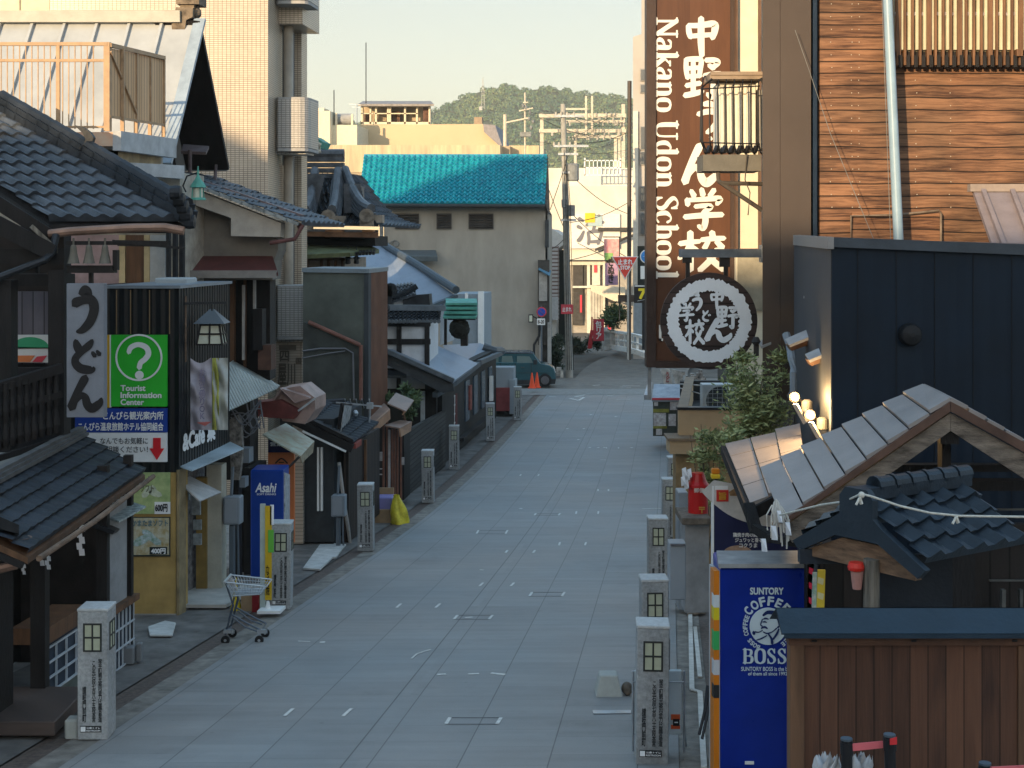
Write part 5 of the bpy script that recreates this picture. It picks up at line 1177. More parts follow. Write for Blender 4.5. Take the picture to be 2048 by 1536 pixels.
# small roofs stepping down on the left
MB().tiles(at(774, 608, 44.5), at(833, 590, 44.5), at(828, 566, 46), at(774, 572, 46), 8, 4, amp=.06, lip=.04).out('small_roof', kawara, sk)
m = MB()
for k in range(6): t = k / 5; m.tube([at(776 + 58 * t, 596 - 8 * t - 16 * t * t, 44.4), at(776 + 58 * min(1, t + .2), 596 - 8 * min(1, t + .2) - 16 * min(1, t + .2) ** 2, 44.4)], .09, 8)
m.lathe(at(781, 580, 44.3), [(.2, 0), (.22, .05), (.1, .1)], 12, 'y'); m.px(774, 784, 572, 612, 44.3, .3); m.out('small_ridge', kawara_dark, sk)
m = MB(); m.ppoly([(806, 592), (858, 588), (860, 612), (806, 612)], 44.6, .5); m.out('tile_stack', kawara_dark, sk)
MB().ppoly([(785, 600), (806, 582), (806, 612), (785, 612)], 44.7, .3).out('gable_plaster', M('white plaster', (.50, .52, .54), var=.1), sk)
MB().tiles(at(772, 644, 40.8), at(880, 640, 42.6), at(882, 620, 43.5), at(772, 618, 42.2), 12, 4, amp=.07, lip=.05, kind='roll').out('mid_roof', kawara_dark, sk)
m = MB(); m.bar(at(772, 616, 42), at(884, 617, 43.5), .35, .14); m.bar(at(772, 612, 42), at(884, 613, 43.5), .25, .08)
for i in range(14): x = 776 + i * 7.8; m.lathe(at(x, 643, 40.7 + i * .13), [(.06, 0), (.06, .1)], 10, 'y')
m.out('mid_ridge', M('slate tile', (.10, .115, .13), rough=.45, var=.3), sk)
wpl = M('white plaster', (.50, .52, .54), rough=.8, var=.1)
MB().px(740, 852, 650, 905, 41.8, 2.2).out('white_wall', wpl, sk)
m = MB()
for x, w in ((793, 9), (849, 9)): m.px(x, x + w, 648, 738, 41.7, .12)
m.px(740, 860, 678, 689, 41.72, .12); m.px(740, 860, 645, 653, 41.72, .12); m.px(740, 850, 737, 747, 41.7, .1); m.px(850, 872, 745, 905, 41.6, .3); m.px(740, 850, 778, 787, 41.7, .1); m.px(793, 800, 740, 780, 41.7, .1); m.px(838, 842, 790, 890, 41.6, .1)
m.out('timber_frame', dark_timber, sk)
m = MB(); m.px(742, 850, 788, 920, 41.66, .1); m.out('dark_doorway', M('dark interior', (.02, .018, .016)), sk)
MB().px(841, 849, 783, 905, 41.5, .1).out('pale_board', M('pale board', (.40, .44, .46)), sk)
# gate roof with the long dark fascia, and the lower street roofs
G0 = 40.5
MB().slab([at(772, 702, G0), at(907, 762, G0), at(956, 727, 45.5), at(858, 684, 45.5), at(800, 690, 44)], .08).out('gate_roof', bg_, sk)
m = MB(); m.ppoly([(770, 706), (906, 768), (908, 782), (886, 786), (770, 728)], G0 - .05, .15); m.out('gate_fascia', M('dark slate fascia', (.05, .055, .06), var=.3), sk)
m = MB(); m.bar(at(770, 700, G0 - .06), at(908, 761, G0 - .06), .26, .12); m.out('gate_verge', M('slate tile', (.10, .115, .13)), sk)
MB().slab([at(905, 760, 43), at(934, 738, 47), at(1003, 706, 55), at(960, 686, 56), at(886, 690, 48)], .08).out('street_roof', bg_, sk)
m = MB(); m.bar(at(958, 725, 46), at(1003, 706, 55.2), .16, .14); m.bar(at(870, 790, 40.6), at(908, 766, 42), .16, .14); m.bar(at(908, 766, 42), at(956, 728, 45.8), .16, .14); m.tube([at(966, 694, 54), at(988, 702, 54), at(1003, 702, 55)], .16, 8); m.out('street_eave', M('slate ridge', (.06, .075, .09)), sk)
MB().slab([at(772, 752, 40.6), at(813, 752, 40.6), at(811, 740, 42), at(774, 736, 42)], .06).out('porch_roof', M('dark slate fascia', (.05, .055, .06)), sk)
MB().poly([S(6.6, 42, 2.6), S(6.6, 42, 0), S(6.6, 55, 0), S(6.6, 55, 2.6)], (-.3, 0, 0)).out('street_wall', planks('black slats', [(.006, .006, .007), (.018, .016, .016)], .25, gap=.1), sk)
m = MB()
for Y in (46.5, 48.5, 50.5, 52.5): m.poly([S(6.55, Y, 2.1), S(6.55, Y, .8), S(6.55, Y + .9, .8), S(6.55, Y + .9, 2.1)], (-.05, 0, 0))
m.each('street_window', M('dim glass', (.05, .07, .09), rough=.2, var=.4), sk)
m = MB(); m.poly([S(6.5, 47.2, 1.9), S(6.5, 47.2, 1.1), S(6.5, 47.6, 1.1), S(6.5, 47.6, 1.9)], (-.05, 0, 0)); m.out('red_poster', M('red poster', (.3, .08, .06), var=.4, scale=8), sk)
m = MB(); m.poly([S(6.4, 45, .45), S(6.4, 45, .35), S(6.4, 52, .35), S(6.4, 52, .45)], (-.3, 0, 0)); m.out('bench', dark_timber, sk)
MB().px(976, 986, 752, 802, 52.5, .1).out('white_notice', white_paint, sk)
# dark red hoarding with white-framed end
rh = thing('dark_red_panel', 'dark red boarded panel with white ladder like frame beside the dark house front', 'panel', S(6.5, 44.5))
MB().px(868, 912, 788, 905, 44.5, .3).out('panel', M('dark red board', (.12, .022, .02), rough=.7, var=.25), rh)
m = MB()
for k in range(5): m.bar(at(908, 792 + 18 * k, 44.3), at(917, 786 + 17 * k, 46), .05)
m.bar(at(909, 790, 44.4), at(908, 850, 44.4), .05); m.bar(at(916, 785, 46), at(916, 845, 46), .05); m.out('white_frame', white_paint, rh)
# cedar ball under a small green roof
cb = thing('cedar_ball_canopy', 'small green copper roof sheltering a dark cedar ball on the sake house', 'canopy', at(920, 690, 47))
m = MB()
for k in range(4): m.slab([at(886 + k * 2, 633 - k * 9, 46.5 + .1 * k), at(952 + k * 1, 633 - k * 9, 46.5 + .1 * k), at(956 - k, 624 - k * 9, 47.4 + .1 * k), at(888 + k, 624 - k * 9, 47.4 + .1 * k)], .07)
m.out('green_roof', verdigris, cb)
m = MB(); m.px(888, 893, 634, 690, 47, .12); m.px(921, 934, 668, 692, 47, .3); m.px(895, 950, 632, 640, 46.7, .5); m.out('support', dark_timber, cb)
m = MB(); c = at(919, 657, 46.9)
bmesh.ops.create_icosphere(m.b, subdivisions=4, radius=.33, matrix=Matrix.Translation(c))
for v in m.b.verts: v.co += (v.co - c) * random.uniform(-.05, .05)
o = m.out('cedar_ball', M('dried cedar', (.018, .018, .014), rough=.95, var=.4, scale=30)); tag(o, 'round dark cedar sprig ball hung under the small green copper roof', 'ball'); move_origin(o, c)
wa = thing('white_annex', 'bluish white annex wall with white downpipes beside the teal roofed house', 'building', at(940, 705, 60))
MB().px(905, 965, 588, 706, 60, 3).out('wall', M('blue grey render', (.24, .28, .31), var=.1), wa); MB().px(956, 967, 583, 700, 59.7, .2).out('white_pipe', white_paint, wa); m = MB(); m.px(930, 935, 586, 600, 59.7, .2); m.out('small_pipe', white_paint, wa)
# grey and red storage box near the car
sb_ = thing('storage_box', 'grey lidded bin with a dull red front standing near the parked car', 'bin', S(5.7, 55))
MB().px(986, 1027, 735, 778, 55.5, .8).out('grey_top', PAINT('bin grey', (.26, .30, .33)), sb_); MB().px(988, 1019, 776, 822, 55.3, .8).out('red_front', M('dull red', (.22, .05, .05), var=.2), sb_); MB().px(1019, 1030, 760, 828, 55.4, .8).out('grey_side', PAINT('bin grey', (.26, .30, .33)), sb_); MB().px(990, 1024, 822, 836, 55.5, .6).out('wheels', rubber, sb_)
# shrub by the timber gate
def bush(name, c, rx, ry, rz, n, mat, leaf=.05, stem=None, root=None, seed=1, shape=None):
    rnd = random.Random(seed); vs_, fs = [], []
    cl = [V((rnd.uniform(-1, 1) * rx, rnd.uniform(-1, 1) * ry, rnd.uniform(-1, 1) * rz)) for _ in range(max(6, n // 60))]
    cl = [c + p for p in cl if (p.x / rx) ** 2 + (p.y / ry) ** 2 + (p.z / rz) ** 2 < 1] or [c]
    for i in range(n):
        k = rnd.choice(cl); p = k + V((rnd.gauss(0, 1), rnd.gauss(0, 1), rnd.gauss(0, 1))) * min(rx, rz) * .22
        d = V((rnd.uniform(-1, 1), rnd.uniform(-1, 1), rnd.uniform(-.3, 1))).normalized(); u = d.orthogonal().normalized(); L = leaf * rnd.uniform(.7, 1.4); w = L * .15; i0 = len(vs_)
        vs_ += [p - u * w * .2, p + d * L * .5 + u * w, p + d * L, p + d * L * .5 - u * w]; fs.append((i0, i0 + 1, i0 + 2, i0 + 3))
    me = bpy.data.meshes.new(name); me.from_pydata([v - LOC.get(root.name, V((0, 0, 0))) if root else v for v in vs_], [], fs); me.materials.append(mat)
    o = bpy.data.objects.new(name, me); COL.objects.link(o)
    if root: o.parent = root
    return o
green = leaf_mat('garden leaf', (.02, .04, .012), (.05, .085, .026), (.11, .14, .055), 3.0)
pr = thing('garden_pine', 'dark green garden pine behind the copper roofed stalls', 'tree', at(800, 950, 37))
bush('crown', at(800, 792, 37), .55, .4, .18, 900, green, .16, root=pr, seed=4); bush('crown', at(822, 830, 37.5), .2, .3, .5, 500, green, .15, root=pr, seed=5); MB().tube([at(812, 950, 37), at(815, 860, 37), at(800, 800, 37)], .06, 6, .02).out('trunk', brown_timber, pr)
fn = thing('dark_fence', 'dark slatted garden fence behind the stalls facing the street', 'fence', S(6.6, 37))
MB().poly([S(6.5, 34.5, 1.6), S(6.5, 34.5, 0), S(6.5, 42, 0), S(6.5, 42, 1.6)], (-.1, 0, 0)).out('slats', planks('fence slats', [(.02, .021, .022), (.048, .047, .045)], .12, vert=False, gap=.12), fn)

# ---------------- house with the teal tiled roof
th = thing('teal_roofed_house', 'tall blank grey plastered house with a bright teal tiled roof', 'house', at(930, 760, 72))
HYt = 72.0
MB().px(768, 1095, 400, 790, HYt, 8, sh=.03).out('wall', M('grey house plaster', (.33, .31, .27), rough=.9, var=.17, scale=.8, stretch=(1, 1, .4)), th)
er, el_ = at(1090, 409, 71.2), at(717, 407, 71.2); rr_, rl_ = at(1095, 313, 75), at(728, 313, 75)
MB().tiles(el_, er, rr_, rl_, 34, 13, amp=.13, lip=.07, kind='wave').out('roof', teal_tile, th)
MB().tiles(rr_ + V((.05, 5, -2.8)), rl_ + V((-.3, 5, -2.8)), rl_, rr_, 6, 4, amp=.1, lip=.05).out('roof_back', teal_tile, th)
m = MB(); m.bar(rl_ + V((0, .1, .02)), rr_ + V((0, .1, .02)), .2, .1); m.tube([rl_ + V((0, .1, .06)), rr_ + V((0, .1, .06))], .07, 8); m.out('ridge', teal_tile, th)
MB().slab([el_ - V((0, 0, .06)), er - V((0, 0, .06)), rr_ - V((0, 0, .1)), rl_ - V((0, 0, .1))], .15).out('soffit', M('eave brown', (.12, .09, .07)), th)
MB().poly([er + V((.02, 0, 0)), rr_ + V((.03, 0, .1)), rr_ + V((.25, 5, -2.7)), at(1104, 430, 77), at(1096, 425, 72)], (-.06, 0, 0)).out('gable_end', M('dark gable', (.07, .06, .055)), th)
MB().tube([el_ + V((0, -.06, -.08)), er + V((0, -.06, -.08))], .09, 8).out('gutter', M('dark trim', (.04, .045, .05)), th)
for a, b in ((790, 838), (873, 903), (937, 987)):
    w = MB().px(a, b, 427, 458, HYt - .10, .12, sh=0).out('window', M('window frame bronze', (.07, .062, .056), rough=.5), th)
    MB().px(a + 2, b - 2, 429, 456, HYt - .13, .04, sh=0).out('pane', ribs('brown louvre', (.05, .045, .042), .12, vert=False, depth=1), w)
MB().slab([at(782, 513, 71.0), at(875, 513, 71.0), at(871, 500, 72), at(786, 500, 72)], .25).out('window_canopy', M('slate canopy', (.10, .125, .14), rough=.5), th)
m = MB(); m.tube([at(763, 420, 71.8), at(763, 560, 71.8)], .09, 8); m.out('downpipe', M('grey pipe', (.2, .2, .19)), th)
m = MB(); m.lathe(at(792, 488, 71.9), [(.14, 0), (.16, .1), (.05, .2)], 12, 'y'); m.tube([at(772, 490, 71.9), at(790, 480, 71.9)], .04, 6); m.px(787, 797, 496, 500, 71.8, .2); m.out('wall_lamp', M('grey pipe', (.2, .2, .19)), th)
MB().poly([at(1095, 425, 72), at(1095, 770, 72), at(1104, 760, 80), at(1104, 430, 80)], (-.1, 0, 0)).out('side_wall', M('grey house plaster', (.33, .31, .27)), th)
m = MB(); m.px(1076, 1098, 520, 690, 71.7, .35); m.out('service_shaft', M('dim recess', (.06, .055, .05)), th)
m = MB(); m.px(1090, 1097, 440, 495, 71.8, .25); m.out('side_window', M('dark trim', (.04, .045, .05)), th)
MB().slab([at(1077, 538, 71.3), at(1100, 551, 71.0), at(1102, 541, 72.5), at(1080, 529, 72.5)], .04).out('blue_awning', M('blue awning', (.09, .22, .32), var=.2), th)
MB().px(1078, 1094, 545, 602, 71.6, .3).out('shutter', M('pale shutter', (.34, .33, .31), var=.2), th)
m = MB(); m.px(1078, 1084, 655, 770, 71.5, .3); m.px(1095, 1102, 645, 770, 71.5, .3); m.each('door_frame', M('pale shutter', (.34, .33, .31)), th)
MB().px(1084, 1095, 660, 770, 71.9, .2).out('door', M('dim recess', (.06, .055, .05)), th)
ml = thing('wall_mirror', 'small round mirror lamp on a curved arm at the corner of the teal roofed house', 'mirror', at(1062, 720, 71.5))
m = MB(); m.tube([at(1080, 648, 71.4), at(1078, 672, 71.4), at(1068, 690, 71.4), at(1068, 710, 71.4)], .06, 8); m.px(1057, 1066, 629, 645, 71.3, .2); m.bar(at(1064, 632, 71.3), at(1076, 638, 71.4), .05); m.out('arm', steel_dark, ml); MB().px(1058.5, 1064.5, 631, 643, 71.25, .05).out('pane', lamp_paper, ml)
npk = thing('no_parking_sign', 'round blue no parking sign with red rim on the teal roofed house corner', 'sign', at(1083, 760, 71))
MB().disc(at(1083, 624, 71), 10 * 71 / F, .05, 32).out('red_rim', PAINT('sign red', (.5, .03, .03)), npk); d_ = MB().disc(at(1083, 624, 71) - V((0, .02, 0)), 7.6 * 71 / F, .02, 32).out('blue_face', PAINT('road sign blue', (.02, .07, .38)), npk)
MB().bar(at(1077.5, 618.5, 70.96), at(1088.5, 629.5, 70.96), .06, .01).out('red_bar', PAINT('sign red', (.5, .03, .03)), d_)
MB().px(1074, 1090, 637, 650, 71, .03).out('plate', white_paint, npk); MB().tube([at(1083, 612, 71.08), at(1083, 760, 71.08)], .04, 8).out('pole', PAINT('post grey', (.10, .12, .14)), npk)
ptext('8-20', PAINT('sign ink', (.03, .03, .035)), npk, 1076, 1088, 640, 647, 71, bold=.03)
# ================================================================ BEYOND THE CROSSING
# parked car, side on, nose to the right
CY = 67.0
car = thing('parked_car', 'small boxy dark teal car parked across the end of the street beside the cones', 'car', at(1050, 774, CY))
cu_ = CY / F
paintm = M('dark teal car paint', (.018, .07, .085), rough=.22, var=.08, scale=2, bump=0, spec=.6)
def cpx(x, y, dy=0): return at(x, y, CY) + V((0, dy, 0))
body = [(958, 764), (957, 735), (960, 728), (966, 724), (1073, 726), (1100, 731), (1108, 737), (1111, 746), (1112, 757), (1109, 764), (1100, 768), (1090, 768), (966, 768)]
MB().poly([cpx(*p) for p in body], (0, 1.5, 0)).out('body', paintm, car, bev=.04)
cab_lo = [(962, 727), (1081, 729)]; 
m = MB(); m.poly([cpx(*p, .06) for p in [(962, 729), (966, 708), (972, 705), (1062, 706), (1068, 708), (1081, 730)]], (0, 1.38, 0)); m.out('cabin', paintm, car, bev=.03)
MB().poly([cpx(*p, .03) for p in [(968, 707), (974, 703.6), (1060, 704.5), (1067, 708)]], (0, 1.44, 0)).out('roof', M('car roof', (.07, .085, .10), rough=.25, bump=0), car, bev=.02)
m = MB()
for pts in ([(1003, 727), (1004, 712), (1024, 712), (1027, 727)], [(1034, 727), (1034, 712), (1059, 713), (1068, 728)], [(970, 727), (972, 712), (997, 712), (997, 727)]): m.poly([cpx(*p, .035) for p in pts], (0, .02, 0))
m.each('side_window', glass('car glass', (.12, .17, .16), .05), car)
MB().poly([cpx(1066, 710, .12), cpx(1081, 729, .08), cpx(1081, 729, 1.42), cpx(1066, 710, 1.38)], (.03, 0, .02)).out('windscreen', glass('car screen', (.16, .22, .24), .05), car)
m = MB()
for x in (1001, 1030.5, 1062): m.bar(cpx(x, 726, -.006), cpx(x + 1, 762, -.006), .025, .01)
m.bar(cpx(960, 745, -.006), cpx(1100, 746, -.006), .03, .012); m.out('door_seam', rubber, car)
m = MB()
for x in (1009, 1042): m.bar(cpx(x, 735, -.02), cpx(x + 7, 735, -.02), .05, .03)
m.each('door_handle', steel_dark, car)
MB().poly([cpx(*p, -.01) for p in [(960, 760), (1072, 760), (1112, 758), (1110, 768), (1090, 769), (966, 769)]], (0, 1.52, 0)).out('sill', M('dark car plastic', (.02, .022, .025), rough=.6), car)
for dy in (0.0, 1.3):
    for x in (980, 1090):
        w = MB().lathe(cpx(x, 760.5, dy - .03), [(.2, 0), (.30, .01), (.31, .05), (.31, .2), (.2, .22)], 20, 'y').out('wheel', rubber, car)
        MB().lathe(cpx(x, 760.5, dy - .04), [(.19, 0), (.2, .02), (.05, .035)], 16, 'y').out('rim', M('alloy rim', (.13, .13, .14), rough=.35, metal=.5), w)
MB().px(1067, 1074, 720, 729, CY - .12, .15).out('wing_mirror', M('dark car plastic', (.02, .022, .025)), car, bev=.02)
m = MB()
for dy in (.06, 1.2): m.poly([cpx(*p, dy) for p in [(1104, 735), (1110, 738), (1112, 746), (1105, 744)]], (0, .26, 0))
m.each('headlight', M('headlight', (.6, .6, .58), rough=.15), car)
for i, (x, y, Y) in enumerate(((1064, 776, 64.6), (1074, 775, 65.0))):
    t = thing('traffic_cone', ('left' if i == 0 else 'right') + ' one of the two orange cones in front of the parked teal car', 'cone', at(x, y, Y), 'orange cones by the car')
    MB().lathe(at(x, y, Y), [(.14, .03), (.125, .06), (.03, .66), (.015, .68)], 16).out('cone', PAINT('cone orange', (.75, .07, .015)), t); c = at(x, y, Y); MB().box(c.x - .17, c.x + .17, Y - .17, Y + .17, c.z, c.z + .03).out('base', PAINT('cone orange', (.75, .07, .015)), t)
# dark shrubs and small fittings at the pole
dg_ = leaf_mat('dark hedge', (.008, .016, .008), (.018, .032, .014), (.035, .05, .02), 2)
o = bush('roadside_shrub', at(1112, 700, 76), .32, .5, 1.1, 2200, dg_, .22, seed=9); tag(o, 'dark narrow shrub growing between the teal roofed house and the utility pole', 'shrub')
wf = thing('white_fittings', 'cluster of small white planters at the foot of the utility pole', 'planter', at(1120, 756, 72.5))
m = MB(); m.px(1113, 1122, 735, 752, 72.4, .3); m.px(1121, 1126, 742, 756, 72.2, .2); m.out('planter', M('soiled white', (.5, .48, .44), var=.4), wf)
# utility pole
up_ = thing('utility_pole', 'concrete utility pole carrying a transformer and cables at the crossing', 'utility pole', at(1139, 754, 73))
pm = M('pole concrete', (.33, .32, .29), rough=.8, var=.2)
PY = 73.0; bs = at(1139, 756, PY)
MB().tube([bs, at(1126, 208, PY)], .19, 14, .13).out('pole', pm, up_)
m = MB()
for q, w, dx in ((232, 60, 10), (292, 70, 14), (308, 40, -2), (345, 26, 6), (440, 30, 2)): x = 1139 - 13 * (756 - q) / 548; m.bar(at(x - w * .3, q, PY - .2), at(x + w * .7, q, PY - .2), .09, .11)
m.each('crossarm', galv, up_)
m = MB(); m.lathe(at(1128, 415, PY - .2), [(.12, 0), (.13, .4)], 10); m.out('can_box', M('transformer grey', (.22, .23, .23), var=.25), up_); MB().px(1128, 1149, 410, 432, PY - .2, .4).out('switch_box', M('transformer grey', (.22, .23, .23)), up_); m = MB(); m.lathe(at(1146, 362, PY), [(.26, 0), (.30, .06), (.30, .8), (.24, .88), (.05, .9)], 14); m.out('transformer', M('transformer grey', (.22, .23, .23), var=.25), up_)
m = MB()
for k in range(4): m.tube([at(1128 + 3 * k, 300 + 20 * k, PY - .3), at(1132 + 3 * k, 420, PY - .3), at(1132 + 4 * k, 560, PY - .25), at(1135 + 4 * k, 740, PY - .25)], .016, 5)
m.out('cable', rubber, up_)
m = MB()
for x, q in ((1112, 226), (1122, 226), (1134, 226), (1148, 226), (1108, 286), (1118, 286), (1140, 286), (1152, 286)): m.lathe(at(x, q + 6, PY - .2), [(.05, 0), (.07, .08), (.04, .14), (.06, .2)], 8)
m.each('insulator', M('insulator', (.45, .42, .36), rough=.3), up_)
MB().px(1122, 1146, 609, 628, PY - .3, .05).out('red_plate', PAINT('sign red', (.5, .03, .03)), up_); ptext('止まれ', white_paint, up_, 1125, 1143, 614, 623, PY - .3, bold=.03)
# pole with the stop sign and a tall dark pole
sgp = thing('stop_sign', 'red triangular stop sign with white Japanese word and STOP above the bridge', 'sign', at(1250, 700, 69.5))
def tri(c, r): return [at(c[0] - r, c[1] - r * .6, 69.5), at(c[0] + r, c[1] - r * .6, 69.5), at(c[0], c[1] + r * 1.15, 69.5)]
MB().poly(tri((1250, 529), 27), (0, .06, 0)).out('white_rim', white_paint, sgp, bev=.01); f_ = MB().poly([p - V((0, .03, 0)) for p in tri((1250, 528.6), 24)], (0, .03, 0)).out('red_face', PAINT('stop red', (.62, .05, .035), .4), sgp)
ptext('止まれ', white_paint, f_, 1236, 1265, 518, 529, 69.47, bold=.035); ptext('STOP', white_paint, f_, 1241, 1260, 531.5, 539, 69.47, bold=.04)
MB().tube([at(1256, 520, 69.6), at(1256, 720, 69.6)], .05, 8).out('post', M('pole concrete', (.33, .32, .29)), sgp)
dp = thing('dark_pole', 'tall thin dark brown pole standing beside the right hand tower block', 'pole', at(1258, 720, 70))
MB().tube([at(1259, 162, 70), at(1258, 720, 70)], .105, 10).out('pole', M('brown pole', (.05, .035, .028), rough=.5), dp); MB().px(1236, 1272, 590, 604, 69.9, .2).out('bracket_plate', M('brown pole', (.05, .035, .028)), dp)
# banners by the road
bnn = thing('shop_banner', 'tall pink and purple shop banner hanging left of the stop sign', 'banner', at(1223, 640, 71))
MB().px(1208, 1238, 478, 516, 71, .03).out('pink_cloth', M('pink cloth', (.55, .13, .15), var=.4, scale=6, col2=(.6, .4, .35)), bnn); MB().px(1210, 1236, 526, 570, 71, .03).out('purple_cloth', M('purple cloth', (.24, .16, .26), var=.5, scale=5, col2=(.42, .25, .33)), bnn); MB().px(1209, 1226, 506, 520, 70.97, .02).out('green_cloth', M('green cloth', (.25, .45, .14), var=.3), bnn)
text(list('さぬき'), PAINT('ink', (.02, .015, .01)), bnn, at(1216, 566, 70.95), 12 * 71 / F, 52 * 71 / F, vert=True, bold=.03); m = MB(); m.tube([at(1206, 474, 71.05), at(1240, 474, 71.05)], .03, 6); m.tube([at(1239, 474, 71.05), at(1239, 640, 71.05)], .03, 6); m.out('pole', steel_dark, bnn)
rb_ = thing('red_banner', 'red banner with white brush letters beside the white bridge rail', 'banner', at(1196, 695, 83))
MB().px(1186, 1208, 638, 682, 83, .03).out('cloth', M('red cloth', (.50, .05, .07), var=.2), rb_); text(list('包リア'), white_paint, rb_, at(1191, 678, 82.97), 12 * 83 / F, 36 * 83 / F, vert=True, bold=.03)
m = MB(); m.tube([at(1184, 634, 83), at(1183, 697, 83)], .05, 6); m.bar(at(1178, 697, 83), at(1184, 660, 83), .18); m.out('pole', M('red pole', (.4, .03, .04)), rb_)
# bridge rail
brl = thing('bridge_rail', 'white concrete bridge railing with rows of square openings curving right', 'railing', at(1250, 705, 80))
wc = M('white concrete', (.86, .86, .83), rough=.7, var=.15)
path = [at(1210, 700, 88), at(1225, 697, 85), at(1250, 701, 80), at(1275, 707, 76), at(1300, 716, 72.5)]
tops = [at(1210, 660, 88), at(1225, 663, 85), at(1250, 666, 80), at(1275, 671, 76), at(1300, 678, 72.5)]
m = MB()
for k in range(4):
    a0_, a1_, b0_, b1_ = path[k], path[k + 1], tops[k], tops[k + 1]
    m.bar(b0_, b1_, .22, .13); m.bar(a0_.lerp(b0_, .55), a1_.lerp(b1_, .55), .12, .08); m.bar(a0_.lerp(b0_, .08), a1_.lerp(b1_, .08), .2, .26)
    for i in range(2): t = i / 2; m.bar(a0_.lerp(a1_, t), b0_.lerp(b1_, t), .12, .12)
m.bar(path[0], tops[0] + V((0, 0, .15)), .35); m.bar(path[1], tops[1] + V((0, 0, .1)), .3); m.out('rail', wc, brl)
bs_ = bush('roadside_tree', at(1235, 630, 84), .75, .6, .7, 1500, leaf_mat('fresh leaf', (.03, .06, .02), (.07, .12, .04), (.16, .2, .07), 1.5), .25, seed=12); tag(bs_, 'small green tree behind the white bridge rail', 'tree')
hb = bush('hedge', at(1165, 692, 90), 1.1, .5, .45, 1500, leaf_mat('dry hedge', (.02, .03, .012), (.05, .06, .025), (.12, .10, .045), 1.5), .25, seed=13); tag(hb, 'low dark hedge at the far end of the road below the cream building', 'hedge')
hb = bush('hedge', at(1190, 690, 86), .4, .4, .35, 600, dg_, .2, seed=14); tag(hb, 'small dark shrub at the left end of the bridge rail', 'hedge')
# cream shop building with the big brush letter
cy = 110.0
crm = M('sunlit cream render', (.62, .58, .50), rough=.85, var=.14, scale=.5)
cbd = thing('cream_shop', 'sunlit cream building with a big grey brush letter on its sign wall beyond the bridge', 'building', at(1190, 700, cy))
MB().px(1095, 1268, 372, 520, cy, 8).out('upper_wall', crm, cbd); MB().px(1085, 1275, 336, 373, cy + 4, 6).out('top_storey', crm, cbd)
m = MB()
for x in range(1170, 1242, 8): m.px(x, x + 1.5, 320, 350, cy + 1, .08)
for q in (320, 334, 349): m.px(1168, 1242, q, q + 2, cy + 1, .08)
m.px(1168, 1171, 316, 352, cy + 1, .12); m.px(1239, 1242, 316, 352, cy + 1, .12); m.out('roof_rail', white_paint, cbd)
sw_ = MB().px(1142, 1240, 428, 497, cy - .25, .3).out('sign_wall', M('white sign wall', (.68, .66, .60), var=.08), cbd)
m = MB()
KATSU = [[(.10, .88, .13), (.26, .80, .10)], [(.06, .62, .13), (.20, .55, .10)], [(.06, .14, .12), (.16, .22, .15), (.28, .46, .08)], [(.84, .98, .10), (.62, .88, .12), (.44, .80, .09)], [(.36, .66, .10), (.64, .72, .12), (.98, .76, .10)], [(.70, .90, .13), (.66, .66, .12), (.60, .42, .11)], [(.42, .42, .10), (.46, .22, .12), (.44, .02, .10)], [(.44, .42, .10), (.70, .46, .13), (.90, .44, .12), (.86, .24, .12), (.78, .04, .12)], [(.46, .10, .10), (.78, .12, .12)]]
m.strokes(KATSU, at(1152, 490, cy - .25), XF, ZF, (56 * cy / F, 60 * cy / F), .03); m.out('brush_letter', M('sign grey', (.16, .16, .18), var=.1), sw_)
MB().px(1170, 1190, 426, 445, cy - .4, .1).out('yellow_sign', PAINT('sign yellow', (.65, .45, .03)), cbd); MB().px(1176, 1204, 432, 452, cy - .35, .1).out('blue_sign', PAINT('pale blue sign', (.35, .45, .47)), cbd)
MB().px(1095, 1268, 520, 700, cy + 1.2, 5).out('ground_floor_wall', M('shop wall', (.34, .31, .27), var=.2), cbd)
m = MB(); m.px(1146, 1166, 530, 650, cy + .9, .4); m.px(1168, 1180, 520, 575, cy + .9, .4); m.px(1148, 1166, 585, 640, cy + .8, .3); m.px(1203, 1212, 580, 690, cy + .8, .4); m.px(1216, 1240, 590, 604, cy + .7, .3); m.each('shop_opening', M('dim recess', (.06, .055, .05)), cbd)
m = MB(); m.px(1140, 1212, 520, 530, cy + .7, .4); m.px(1174, 1180, 520, 690, cy + .8, .3); m.px(1184, 1200, 526, 570, cy + .8, .3); m.px(1206, 1210, 500, 690, cy + .6, .3); m.px(1145, 1200, 572, 576, cy + .6, .4); m.out('pale_trim', M('sunlit trim', (.60, .56, .48), var=.1), cbd)
MB().px(1180, 1210, 578, 690, cy + .75, .3).out('shutter', ribs('pale ribbed shutter', (.40, .38, .33), .22, depth=.5), cbd)
MB().ppoly([(1180, 570), (1250, 575), (1250, 605), (1228, 602), (1182, 582)], cy - 1, .6).out('awning', M('cream awning', (.58, .52, .40), var=.1), cbd)
m = MB(); m.px(1188, 1194, 530, 545, cy + .7, .1); m.px(1160, 1164, 590, 625, cy + .7, .1); m.px(1215, 1222, 640, 680, cy + .6, .1); m.each('red_trim', PAINT('sign red', (.5, .03, .03)), cbd)
m = MB(); m.bar(at(1155, 486, cy - .6), at(1262, 540, cy - .6), .04); m.bar(at(1190, 500, cy - .6), at(1268, 470, cy - .6), .12, .2); m.px(1196, 1268, 455, 462, cy - .5, .3); m.out('eave_strip', M('dim recess', (.06, .055, .05)), cbd)
wb = thing('white_gabled_house', 'narrow white gabled house between the teal roofed house and the utility pole', 'house', at(1110, 700, 84))
MB().ppoly([(1090, 700), (1090, 470), (1104, 458), (1126, 472), (1126, 490), (1112, 500), (1112, 700)], 84, 5).out('wall', M('white house wall', (.55, .53, .49), var=.1), wb)
